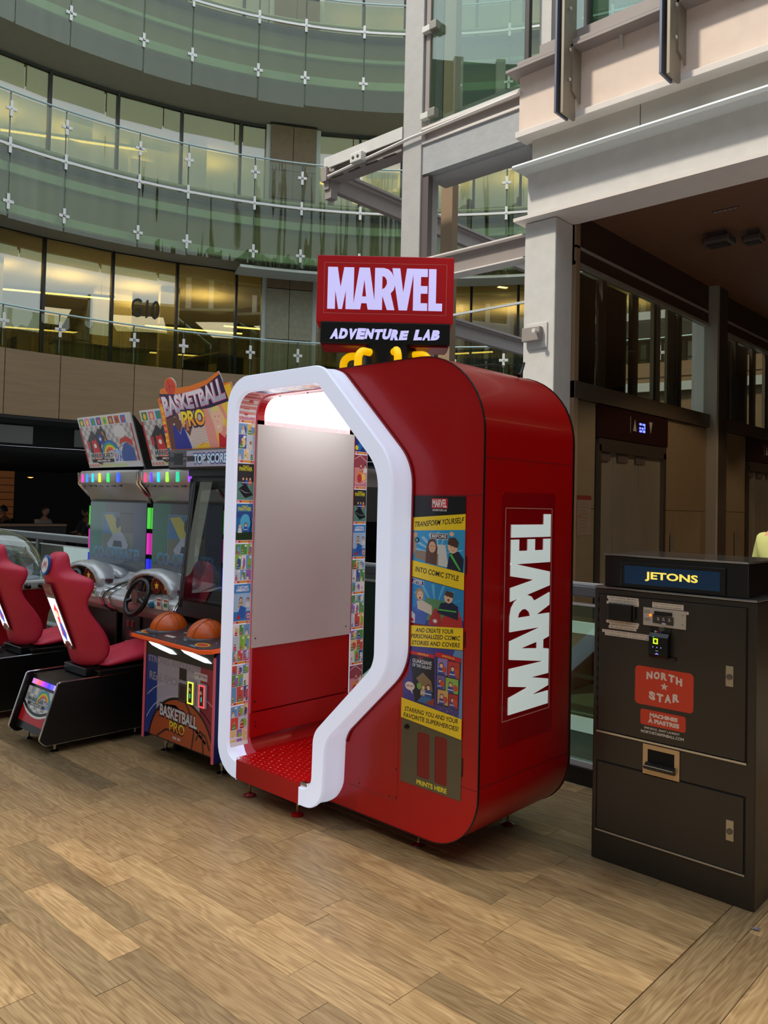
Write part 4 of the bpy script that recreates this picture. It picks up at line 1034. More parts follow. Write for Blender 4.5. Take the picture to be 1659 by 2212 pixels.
a.poly([(.01, .445), (.09, .44), (.11, .52), (.06, .57), (.015, .54)], (60, 96, 180)); a.ell(.05, .545, .02, .03, (70, 110, 190)); a.poly([(.18, .442), (.305, .442), (.30, .52), (.24, .56), (.19, .50)], (190, 44, 40)); a.ell(.268, .535, .022, .034, (200, 60, 40)); a.poly([(.11, .445), (.19, .445), (.18, .53), (.15, .56), (.12, .50)], (176, 36, 38)); burst(a, .15, .475, .016, (230, 226, 230)); a.poly([(0, .445), (.03, .444), (.03, .50), (0, .53)], (214, 214, 220)); a.poly([(0, .455), (.022, .45), (.022, .47), (0, .48)], (196, 50, 54))
a.poly([(.045, .54), (.13, .51), (.13, .57), (.07, .60), (.04, .59)], (214, 200, 180)); a.ell(.056, .635, .026, .042, (176, 142, 92)); a.ell(.058, .628, .018, .030, SKIN[0]); a.ell(.058, .612, .006, .008, (130, 40, 40)); a.ell(.051, .636, .0025, .003, (40, 30, 28)); a.ell(.065, .636, .0025, .003, (40, 30, 28))
a.poly([(.16, .53), (.28, .50), (.28, .585), (.24, .61), (.18, .595)], (26, 34, 70)); a.rect(.17, .548, .27, .556, (90, 200, 70)); a.ell(.225, .637, .025, .038, SKIN[0]); a.poly([(.20, .65), (.25, .635), (.252, .67), (.21, .678)], (86, 58, 42)); a.ell(.224, .62, .006, .009, (130, 40, 40)); a.ell(.216, .643, .0025, .003, (40, 30, 28)); a.ell(.233, .64, .0025, .003, (40, 30, 28))
a.F = F0
band(.959, .919, 1.034, .995, YEL); a.text('INTO COMIC STYLE', .026, .982, .252, .024, (24, 20, 18), .02, shear=.15, slope=-.10)
a.poly([(.004, .928), (.080, .918), (.080, .940), (.004, .952)], (250, 250, 250)); a.poly([(.006, .930), (.078, .920), (.078, .938), (.006, .950)], (50, 60, 110)); a.text('AFTER', .014, .931, .056, .014, (250, 250, 250), .02, slope=-.12)
band(.635, .658, .731, .754, YEL)
for t_, x_, v_, w_ in (('AND CREATE YOUR', .036, .703, .22), ('PERSONALIZED COMIC', .010, .673, .283), ('STORIES AND COVERS', .014, .643, .278)): a.text(t_, x_, v_, w_, .020, (24, 20, 18), .02, shear=.15, slope=.085)
a.build('poster', bo, .3, label='tall printed poster with yellow bands', coat=.2)
a = Art(plane_f((-2.487, 2.8393, .31), (1, 0, 0), (0, 0, 1), (0, -1, 0))); Wd = .348; F1 = a.F
a.poly([(0, .38), (0, .47), (.02, .49), (.035, .52), (.036, .636), (Wd-.003, .656), (Wd, .35)], (66, 62, 150))
a.poly([(.20, .37), (Wd, .35), (Wd-.003, .655), (.30, .652)], (100, 150, 200)); a.poly([(.20, .37), (.33, .36), (.33, .60), (.24, .62)], (74, 66, 140))
for i in range(26): a.ell(random.uniform(.19, .34), random.uniform(.36, .44), .002, .002, (170, 160, 220), 6)
a.F = lambda u, v, h: F1(u, .385+(v-.325)*.80+.00, h)
a.poly([(.075, .325), (.19, .325), (.185, .60), (.04, .60)], (26, 28, 44)); a.rect(.037, .592, .185, .612, (206, 30, 50)); a.text('ADVENTURE LAB', .085, .597, .065, .010, (240, 210, 60), .02); a.text('MARVEL', .09, .573, .03, .012, (206, 30, 50), .02)
a.text('GUARDIANS', .056, .548, .115, .022, (220, 220, 226), .02); a.text('OF THE GALAXY', .056, .524, .115, .019, (220, 220, 226), .02)
a.poly([(.08, .46), (.12, .50), (.17, .46), (.18, .40), (.12, .42)], (140, 116, 84)); kid(a, .125, .37, .07, (150, 90, 60), (190, 170, 140)); kid(a, .155, .365, .085, (60, 46, 40), (40, 80, 160)); a.ell(.10, .42, .014, .02, (120, 170, 80)); a.poly([(.09, .33), (.19, .325), (.19, .36), (.12, .37)], (60, 110, 170)); a.poly([(.14, .33), (.19, .325), (.19, .37)], (150, 60, 44))
a.poly([(.205, .34), (.325, .335), (.337, .60), (.195, .605)], (40, 34, 50)); a.poly([(.193, .605), (.338, .595), (.338, .62), (.193, .632)], (206, 30, 50)); a.text('ADVENTURE LAB', .23, .611, .07, .010, (240, 210, 60), .02, slope=-.08)
for (u0, v0, u1, v1, c) in ((.205, .51, .262, .60, (150, 130, 200)), (.266, .505, .33, .592, (200, 60, 60)), (.205, .43, .25, .505, (120, 100, 170)), (.254, .42, .325, .50, (150, 190, 90)), (.21, .345, .27, .425, (214, 170, 110)), (.274, .34, .325, .415, (190, 50, 60))):
    a.rect(u0, v0, u1, v1, c); kid(a, u0+(u1-u0)*.4, v0, (v1-v0)*.85, (84, 52, 36), (50, 80, 170)); a.ell(u1-.016, v0+.03, .014, .018, (200, 80, 60))
a.F = F1
a.ell(.045, .452, .030, .020, (236, 214, 206)); a.poly([(.045, .436), (.06, .438), (.064, .416)], (236, 214, 206)); a.text('6X10"', .022, .447, .044, .011, (30, 26, 26), .01, shear=.15)
a.poly([(-.005, .300), (Wd, .268), (Wd, .358), (-.005, .391)], YEL)
a.text('STARRING YOU AND YOUR', .016, .333, .312, .021, (24, 20, 18), .02, shear=.12, slope=0); a.text('FAVORITE SUPERHEROES!', .010, .304, .32, .021, (24, 20, 18), .02, shear=.12, slope=-.01)
a.build('poster', bo, .3, label='lower part of the printed poster', coat=.2)
# print slots
pp = B().prism([(-2.49, .316), (-2.139, .312), (-2.139, .582), (-2.490, .612)], 'y', 2.8395, 2.8425, holes=[
    fillet([(-2.390, .360, .012), (-2.392, .563, .012), (-2.320, .563, .012), (-2.317, .360, .012)], closed=True, seg=3), fillet([(-2.287, .357, .012), (-2.290, .565, .012), (-2.220, .565, .012), (-2.217, .354, .012)], closed=True, seg=3)])
pn = pp.build('print_panel', mat('olive_panel', (92, 84, 62), .35, noise=.04), bo, label='dark olive panel with two print slots')
for x0, x1 in ((-2.394, -2.315), (-2.292, -2.215)): B().box((x0, 2.8408, .35), (x1, 2.8416, .57)).build('slot_well', mat('slot_red', (130, 2, 6), .4), pn)
a = Art(plane_f((-2.392, 2.8395, .324), (1, 0, 0), (0, 0, 1), (0, -1, 0))); a.text('PRINTS HERE', 0, .0, .175, .022, (236, 216, 40), .03, slope=0); a.build('lettering', pn, .4)
B().lathe([(.011, 0), (.011, -.010), (.006, -.011), (.006, -.007)], (-2.456, 2.8395, .572), 12, 'y').build('lock', BLK, pn)
# panel seams as thin recess lines
SEAM = mat('seam_red', (96, 2, 6), .5)
B().box((-2.46, 2.8410, 1.6455), (-2.055, 2.8425, 1.648)).build('seam', SEAM, bo); B().box((-2.139, 2.8410, .374), (-2.055, 2.8425, .3755)).build('seam', SEAM, bo)
pth = fillet([(-2.83, .215), (-2.51, .215, .02), (-2.51, .66)], seg=4)
B().tube([(x, 2.842, z) for x, z in pth], .0012, 4).build('access_seam', SEAM, bo)
for x, z in ((-2.52, .36), (-2.76, .235), (-2.56, .225), (-2.52, .23)): B().lathe([(.004, 0), (.003, -.002)], (x, 2.842, z), 6, 'y').build('rivet', SCREW, bo)
B().box((-2.136, 2.839, 1.30), (-2.132, 2.842, 1.38)).build('hinge', BLK, bo); B().box((-2.136, 2.839, .98), (-2.132, 2.842, 1.05)).build('hinge', BLK, bo); B().box((-2.136, 2.839, .42), (-2.132, 2.842, .50)).build('hinge', BLK, bo)

# end face: seams, recessed sign panel and large upright lettering
EF = -2.05
B().box((EF-.0005, 2.852, 1.8145), (EF+.001, 3.60, 1.817)).build('end_seam', SEAM, bo)
B().box((EF-.0005, 2.86, .385), (EF+.001, 3.60, .388)).build('end_seam', SEAM, bo)
for yy in (2.97, 3.22, 3.46): B().lathe([(.004, 0), (.003, .002)], (EF, yy, 1.80), 6, 'x').build('rivet', SCREW, bo)
for yy, zz in ((2.87, 1.5), (2.87, 1.0), (3.58, 1.6), (3.58, 1.1), (3.40, .41), (3.1, .41)): B().lathe([(.004, 0), (.003, .002)], (EF, yy, zz), 6, 'x').build('rivet', SCREW, bo)
sp = B().prism(fillet([(2.985, .53, .02), (2.985, 1.665, .02), (3.435, 1.67, .02), (3.435, .535, .02)], closed=True, seg=4), 'x', EF-.001, EF+.002).build('sign_panel', mat('panel_red', (150, 4, 14), .16, coat=.4), bo, label='smooth darker red sign panel')
MRV = [([(232, 0), (330, 0), (363, .48), (397, 0), (498, 0), (498, 1), (418, 1), (418, .55), (383, 1), (343, 1), (310, .55), (310, 1), (232, 1)], []),
       ([(552, 0), (658, 0), (725, 1), (645, 1), (632, .85), (578, .85), (568, 1), (490, 1)], [[(605, .28), (585, .69), (626, .69)]]),
       ([(712, 0), (800, 0), (850, .03), (885, .11), (908, .24), (918, .40), (905, .52), (875, .60), (917, 1), (840, 1), (791, .66), (790, 1), (710, 1)], [[(788, .19), (815, .215), (833, .29), (835, .38), (815, .47), (788, .51)]]),
       ([(888, 0), (968, 0), (1003, .58), (1037, 0), (1114, 0), (1045, 1), (960, 1)], []),
       ([(1105, 0), (1250, 0), (1250, .19), (1182, .19), (1182, .41), (1250, .41), (1250, .59), (1182, .59), (1182, .82), (1250, .82), (1250, 1), (1105, 1)], []),
       ([(1262, 0), (1338, 0), (1338, .82), (1402, .82), (1402, 1), (1262, 1)], [])]
def marvel(parent, F, m, d0, d1):
    for k, (pl_, holes) in enumerate(MRV):
        b = B()
        loops = [[((p[0]-232)/1170, 1-p[1]) for p in l] for l in [pl_]+holes]
        dd0 = d0+k*.00002
        tris = geometry.tessellate_polygon([[Vector((p[0], p[1], 0)) for p in l] for l in loops]); allp = [p for l in loops for p in l]; n = len(allp)
        vs = [F(p[0], p[1], dd0) for p in allp]+[F(p[0], p[1], d1+k*.00002) for p in allp]; fs = [tuple(t) for t in tris]+[tuple(n+i for i in t) for t in tris]; q = 0
        for l in loops:
            for i in range(len(l)): j = (i+1) % len(l); fs.append((q+i, q+j, n+q+j, n+q+i))
            q += len(l)
        b.add(vs, fs); b.build('letter', m, parent)
LET = mat('letter_white', (226, 236, 234), .35, emit=(222, 240, 238), es=.35)
marvel(sp, lambda u, v, h: (EF+.002+h, 3.39-.334*v, .665+.905*u), LET, 0, .004)
b = B()
for y0_, z0_, y1_, z1_ in ((3.010, .64, 3.013, 1.597), (3.404, .64, 3.407, 1.597), (3.010, .64, 3.407, .643), (3.010, 1.594, 3.407, 1.597)): b.box((EF+.002, y0_, z0_), (EF+.003, y1_, z1_))
b.build('outline', mat('outline_pink', (226, 160, 150), .4), sp)

# feet
FOOTM = mat('foot_red', (150, 10, 16), .35); ROD = mat('brass_rod', (170, 140, 90), .3, metal=1)
for x, y_, m in ((-3.507, 2.76, FOOTM), (-3.12, 2.765, FOOTM), (-2.455, 2.94, mat('chrome')), (-2.3, 3.45, mat('chrome')), (-3.5, 3.5, FOOTM)):
    f_ = B().lathe([(.032, .0), (.034, .006), (.02, .012), (.010, .016), (.010, .022)], (x, y_, 0), 16).build('foot', m, bo, smooth='auto')
    B().lathe([(.006, .015), (.006, .11)], (x, y_, 0), 8).build('threaded_rod', ROD, f_); B().lathe([(.012, .082), (.012, .092)], (x, y_, 0), 6).build('nut', ROD, f_)

# black pedestal, neon-yellow pipes and rotating sign on the roof
B().lathe([(.19, 2.285), (.19, 2.30), (.155, 2.31), (.155, 2.455)], (-2.983, 3.22, 0), 28).build('sign_pedestal', BLK, bo, smooth='auto')
PIPE = mat('pipe_yellow', (255, 214, 20), .4, emit=(255, 196, 0), es=.65)
for ang in (325, 17, 69, 121, 169, 221, 273):
    a_ = radians(ang); c_ = Vector((-2.983, 3.22, 0)); d_ = Vector((cos(a_), sin(a_), 0))
    pts = [c_+d_*.245+Vector((0, 0, 2.285)), c_+d_*.245+Vector((0, 0, 2.36))]
    for k in range(1, 7):
        t = k/6*pi/2; pts.append(c_+d_*(.195+.05*cos(t))+Vector((0, 0, 2.36+.05*sin(t))))
    pts.append(c_+d_*.150+Vector((0, 0, 2.41)))
    B().tube(pts, .021, 10).build('yellow_pipe', PIPE, bo, smooth='auto', label='glowing yellow bent pipe')
TH = radians(43); SU = Vector((cos(TH), sin(TH), 0)); SN = Vector((sin(TH), -cos(TH), 0)); SCN = Vector((-2.983, 3.22, 0))
def sbox(u0, u1, n0, n1, z0, z1, bev=0):
    b = B(); b.xf = Matrix(((SU.x, -SN.x, 0, SCN.x), (SU.y, -SN.y, 0, SCN.y), (0, 0, 1, 0), (0, 0, 0, 1))); return b.box((u0, n0, z0), (u1, n1, z1), bev)
sg = sbox(-.390, .344, -.12, .08, 2.573, 2.931, .004).build('sign_box', mat('sign_red', (190, 6, 18), .4, emit=(170, 0, 12), es=.10), bo, label='red lit box sign')
SF = lambda u, v, h: SCN+SU*u+SN*(.1205+h)+Vector((0, 0, v))
SLT = mat('sign_letter', (196, 192, 240), .4, emit=(196, 192, 246), es=.72)
marvel(sg, lambda u, v, h: SF(-.332+.615*u, 2.640+.226*v, h), SLT, 0, .003)
b = B()
for (u0, v0, u1, v1) in ((-.352, 2.617, .306, 2.6185), (-.352, 2.890, .306, 2.8915), (-.352, 2.617, -.3505, 2.8915), (.3045, 2.617, .306, 2.8915)):
    b.add([SF(u0, v0, .0004), SF(u1, v0, .0004), SF(u1, v1, .0004), SF(u0, v1, .0004)], [(0, 1, 2, 3)])
b.build('outline', mat('outline_pink'), sg)
s2 = sbox(-.366, .328, -.12, .10, 2.455, 2.572, .003).build('lower_sign_box', BLK, bo, label='black lit box sign below the red one')
sbox(-.36, .32, -.10, .10, 2.447, 2.455).build('under_plate', mat('dark_red'), s2)
a = Art(lambda u, v, h: SF(u, v, h))
def comic_text(a, words, u, v, w, h, col):
    n = sum(len(x) for x in words)+len(words)-1; x = u; cw = w/n
    rr = random.Random(3)
    for wd in words:
        for ch in wd:
            j = rr.uniform(-.05, .05)*h; k_ = rr.uniform(.92, 1.1)
            ww = cw*(.95 if ch not in 'I' else .4)
            a.text(ch, x, v+j, ww, h*k_, col, .075, shear=.22, slope=rr.uniform(-.06, .06)); x += cw*(1 if ch != 'I' else .5)
        x += cw*.7
comic_text(a, ['ADVENTURE', 'LAB'], -.315, 2.480, .60, .055, (196, 196, 250))
a.build('lettering', s2, .4, es=.75)
# antenna and cable on the roof
b = B().tube([(-2.25, 3.40, 2.262), (-2.25, 3.42, 2.275), (-2.25, 3.45, 2.335)], [.012, .008, .006], 8); b.build('antenna', BLK, bo, smooth='auto')
B().tube([(-2.25, 3.39, 2.27), (-2.27, 3.33, 2.30), (-2.30, 3.25, 2.305), (-2.34, 3.15, 2.285), (-2.36, 3.10, 2.285)], .003, 6).build('antenna_cable', BLK, bo)

# ================================================================ TOKEN CHANGE MACHINE
BM = mat('machine_black', (44, 37, 30), .33, noise=.12, nscale=(4, 4, 2.5), coat=.1)
BM2 = mat('machine_black_gloss', (22, 18, 16), .22)
MTL = mat('bare_steel', (176, 168, 150), .3, metal=.8)
tm = root('change_machine', (-1.46, 3.7, 0), 'tall black token change machine with an illuminated blue header and red stickers', 'vending machine')
XA, XB, YF, YB = -1.822, -1.103, 3.42, 3.95
B().box((XA, YF, 0), (XB, YB, 1.235), bev=.005).build('cabinet', BM, tm)
B().box((XA-.003, YF-.006, 1.236), (XB+.003, YB, 1.245), bev=.003).build('top_lip', mat('lip_highlight', (150, 146, 142), .12, metal=.8), tm)  # lips painted bright metal, standing in for highlights on rounded edges
B().box((-1.782, YF+.015, 1.246), (-1.142, YB-.05, 1.388), bev=.004).build('header', BM2, tm)
B().box((-1.784, YF+.010, 1.388), (-1.140, YB-.05, 1.395), bev=.002).build('header_lip', mat('lip_highlight'), tm)
B().box((-1.70, YF+.006, 1.252), (-1.23, YF+.016, 1.366), bev=.003).build('header_bezel', BM2, tm)
hp = B().box((-1.678, YF+.003, 1.267), (-1.252, YF+.007, 1.348)).build('header_screen', mat('blue_screen', (10, 40, 66), .3, emit=(6, 50, 84), es=.22, noise=0), tm, label='dark blue lit header screen')
a = Art(plane_f((-1.678, YF+.0028, 1.267), (1, 0, 0), (0, 0, 1), (0, -1, 0))); a.text('JETONS', .098, .018, .236, .042, (250, 226, 96), .03); a.build('lettering', hp, .4, es=.75)
# recessed doors: frame strips proud of the door leaf
B().box((-1.800, YF-.002, .585), (-1.136, YF+.002, 1.212)).build('door_shadow', mat('gap_black', (6, 5, 5), .8), tm)
dr = B().box((-1.794, YF-.006, .590), (-1.142, YF, 1.208), bev=.002).build('upper_door', BM, tm)
B().box((-1.800, YF-.009, .578), (-1.136, YF-.001, .586)).build('door_edge', mat('edge_light', (190, 186, 176), .2, metal=.8), dr)
for i in range(13): B().box((-1.803, YF-.005, .63+i*.045), (-1.797, YF-.001, .65+i*.045)).build('hinge_knuckle', BM2, dr)
B().box((-1.800, YF-.002, .135), (-1.140, YF+.002, .450)).build('door_shadow', mat('gap_black'), tm)
d2 = B().box((-1.794, YF-.006, .142), (-1.146, YF, .444), bev=.002).build('lower_door', BM, tm)
B().box((-1.800, YF-.009, .132), (-1.140, YF-.001, .139)).build('door_edge', mat('edge_light'), d2)
for i in range(5): B().box((-1.803, YF-.005, .20+i*.05), (-1.797, YF-.001, .22+i*.05)).build('hinge_knuckle', BM2, d2)
def keyplate(parent, x, z):
    k = B().box((x-.016, YF-.010, z-.042), (x+.016, YF-.005, z+.042), bev=.002).build('lock_plate', MTL, parent)
    B().lathe([(.012, 0), (.012, -.005), (.008, -.006)], (x, YF-.009, z-.003), 14, 'y').build('key_cylinder', mat('cyl_dark', (110, 106, 98), .35, metal=.7), k)
keyplate(dr, -1.205, .925); keyplate(d2, -1.198, .300)
# coin return
ct = B().prism(fillet([(-1.575, .438, .004), (-1.575, .572, .004), (-1.411, .572, .004), (-1.411, .438, .004)], closed=True, seg=2), 'y', YF-.006, YF-.001, holes=[[(-1.553, .462), (-1.433, .462), (-1.433, .552), (-1.553, .552)]]).build('return_bezel', mat('bezel_tan', (206, 176, 136), .35, metal=.5), tm)
B().box((-1.553, YF-.0025, .462), (-1.433, YF+.001, .552)).build('return_well', mat('gap_black'), ct)
B().prism([(YF-.004, .463), (YF-.034, .472), (YF-.036, .482), (YF-.022, .487), (YF-.004, .498)], 'x', -1.560, -1.428).build('return_cup', BM2, ct)
B().tube([(-1.560, YF-.034, .486), (-1.428, YF-.034, .486)], .003, 6).build('cup_lip', MTL, ct)
# fittings on the upper door: taped-over reader, bill acceptor, card reader
D0 = YF-.006
tb_ = B().box((-1.742, D0-.024, 1.098), (-1.628, D0, 1.172), bev=.004).build('taped_box', BM2, dr, label='box covered in black tape')
B().prism([(-1.742, 1.172), (-1.628, 1.172), (-1.614, 1.160), (-1.614, 1.115), (-1.628, 1.098)], 'y', D0-.012, D0-.001).build('tape_fold', BM2, tb_)
ba = B().box((-1.580, D0-.004, 1.092), (-1.388, D0, 1.170), bev=.001).build('bill_acceptor', mat('acceptor_grey', (196, 188, 178), .4, metal=.2), dr)
B().box((-1.528, D0-.008, 1.142), (-1.448, D0-.004, 1.158)).build('bill_slot', BM2, ba)
B().prism([(-1.535, 1.107), (-1.442, 1.103), (-1.442, 1.138), (-1.535, 1.144)], 'y', D0-.007, D0-.004).build('mouthpiece', mat('mouth_dark', (60, 54, 50), .4), ba)
B().lathe([(.006, 0), (.006, -.003), (.002, -.005)], (-1.546, D0-.004, 1.138), 10, 'y').build('indicator_lamp', mat('amber_lamp', (240, 130, 30), .3, emit=(250, 120, 20), es=1.5), ba)
a = Art(plane_f((-1.580, D0-.0045, 1.092), (1, 0, 0), (0, 0, 1), (0, -1, 0)))
for t_, u, v in (('Empty', .006, .062), ('when lit', .006, .055), ('Vide', .006, .028), ('si allume', .006, .021)): a.text(t_, u, v, .026, .005, (70, 60, 56), .01)
for u in (.178,):
    a.ell(u, .06, .003, .003, (120, 116, 110)); a.ell(u, .02, .003, .003, (120, 116, 110))
a.h = .0035
for t_, u in (('5', .066), ('10', .090), ('20', .116)): a.text(t_, u, .028, .010, .006, (226, 222, 216), .02); a.poly([(u, .037), (u+.008, .037), (u+.004, .042)], (226, 222, 216))
a.poly([(.085, .012), (.108, .011), (.103, .019), (.090, .020)], (190, 196, 226)); a.build('markings', ba, .4)
cr = B().box((-1.545, D0-.004, 1.068), (-1.452, D0, 1.092)).build('reader_sticker', BM2, dr)
a = Art(plane_f((-1.545, D0-.0045, 1.066), (1, 0, 0), (0, 0, 1), (0, -1, 0)))
a.ell(.05, .018, .013, .008, (150, 146, 136)); a.ell(.05, .018, .011, .0065, (30, 28, 26)); a.rect(.018, .001, .028, .007, (230, 230, 226)); a.rect(.030, .001, .040, .007, (200, 40, 40)); a.rect(.042, .001, .05, .007, (60, 90, 180)); a.text('))', .045, .014, .008, .008, (170, 166, 150), .01); a.build('card_marks', cr, .4)
rd = B().prism([(D0, .965), (D0-.022, .960), (D0-.034, .972), (D0-.032, 1.050), (D0-.020, 1.066), (D0, 1.068)], 'x', -1.540, -1.455).build('card_reader', mat('reader_black', (12, 12, 13), .18), dr, label='black card reader with a small green display')
a = Art(plane_f((-1.538, D0-.0345, .972), (1, 0, 0), (0, .024, 1), (0, -1, 0)))
a.rect(.018, .048, .040, .072, (200, 230, 30)); a.rect(.0235, .053, .0345, .067, (14, 30, 10)); a.rect(.016, .076, .022, .079, (40, 200, 90))
for i in range(3): a.ell(.018+i*.018, .034, .0022, .0022, (150, 160, 220), 8)
a.poly([(.026, .004), (.046, .004), (.036, .010)], (120, 140, 240)); a.rect(.03, .018, .042, .0195, (150, 150, 150)); a.build('display', rd, .3, es=1.2)
B().box((-1.548, D0-.012, .955), (-1.430, D0, .966)).build('reader_base', BM2, rd)
# paper strips with small print
a = Art(plane_f((-1.794, D0-.0006, .590), (1, 0, 0), (0, 0, 1), (0, -1, 0)))
def strip(u, v, w, txt, h=.0125):
    a.rect(u, v, u+w, v+h, (222, 206, 190)); a.text(txt, u+.008, v+.003, w-.016, h*.5, (60, 50, 46), .012)
for u, v, w, t_ in ((.038, .602, .152, 'Cette machine distribue'), (.044, .590, .148, 'des jetons seulement.'), (.036, .578, .156, 'Ne rend pas la monnaie.'), (.254, .594, .140, 'Les jetons ne sont'), (.254, .583, .140, 'pas remboursables'), (.234, .567, .182, 'Tokens are not refundable'),
                    (.036, .492, .158, 'This machine dispenses'), (.052, .480, .138, 'game tokens only.'), (.048, .468, .134, 'No change provided.'), (.016, .447, .236, 'Carte de credit/debit : 6 Jetons pour 6$'), (.030, .434, .214, 'Credit/Debit card : 6 tokens for 6$')): strip(u, v, w, t_)
a.build('paper_strips', dr, .6, label='narrow paper strips with small print')
# red stickers
a = Art(plane_f((-1.615, D0-.0006, .742), (1, 0, 0), (0, 0, 1), (0, -1, 0)))
RS = (220, 62, 36)
a.poly(fillet([(0, 0, .018), (0, .168, .018), (.262, .168, .018), (.262, 0, .018)], closed=True, seg=5), RS); WS = (236, 216, 204)
def arc_text(t_, u, v, w, h, bow, col=WS):
    n = len(t_); cw = w/n
    for i, ch in enumerate(t_):
        c_ = (i+.5)/n; yy = bow*(1-(2*c_-1)**2)
        a.text(ch, u+i*cw+cw*.08, v+yy, cw*.84, h, col, .06, slope=-bow*4*(2*c_-1)/w*1.0)
arc_text('NORTH', .05, .108, .165, .033, .012); arc_text('STAR', .062, .036, .142, .036, -.012)
a.poly([(.134+.018*cos(pi/2+k*pi/5)*(1 if k % 2 == 0 else .42), .093+.018*sin(pi/2+k*pi/5)*(1 if k % 2 == 0 else .42)) for k in range(10)], WS)
a.build('sticker', dr, .35, label='large red sticker with cream lettering')
a = Art(plane_f((-1.588, D0-.0006, .655), (1, 0, 0), (0, 0, 1), (0, -1, 0)))
a.poly(fillet([(0, 0, .010), (0, .068, .010), (.203, .068, .010), (.203, 0, .010)], closed=True, seg=4), RS); a.text('MACHINES', .043, .038, .125, .018, WS, .06, slope=.0); a.text('À PIASTRES', .035, .012, .140, .024, WS, .06); a.build('sticker', dr, .35, label='small red sticker with cream lettering')
a = Art(plane_f((-1.583, D0-.0006, .618), (1, 0, 0), (0, 0, 1), (0, -1, 0)))
a.text('3908 BOUL. SAINT LAURENT', .012, .020, .160, .0095, (226, 218, 206), .02, shear=.05); a.text('NORTHSTARPINBALL.COM', -.002, .001, .192, .0125, (236, 228, 216), .02, shear=.05); a.build('lettering', dr, .4)
# small silver wrapper on the floor
wr = root('foil_scrap', (-1.13, 3.37, 0), 'tiny crumpled silver foil scrap on the floor by the change machine', 'litter')
b = B(); rr = random.Random(4)
pts = [(rr.uniform(-.02, .02), rr.uniform(-.012, .012), rr.uniform(.0, .010)) for _ in range(9)]
b.add([(-1.055+p[0], 3.29+p[1], p[2]+.001) for p in pts], [(0, 1, 2), (2, 3, 4), (4, 5, 6), (6, 7, 8), (1, 3, 5), (0, 4, 8)]); b.build('foil', mat('foil', (150, 150, 170), .3, metal=.6), wr, solid=.0015)

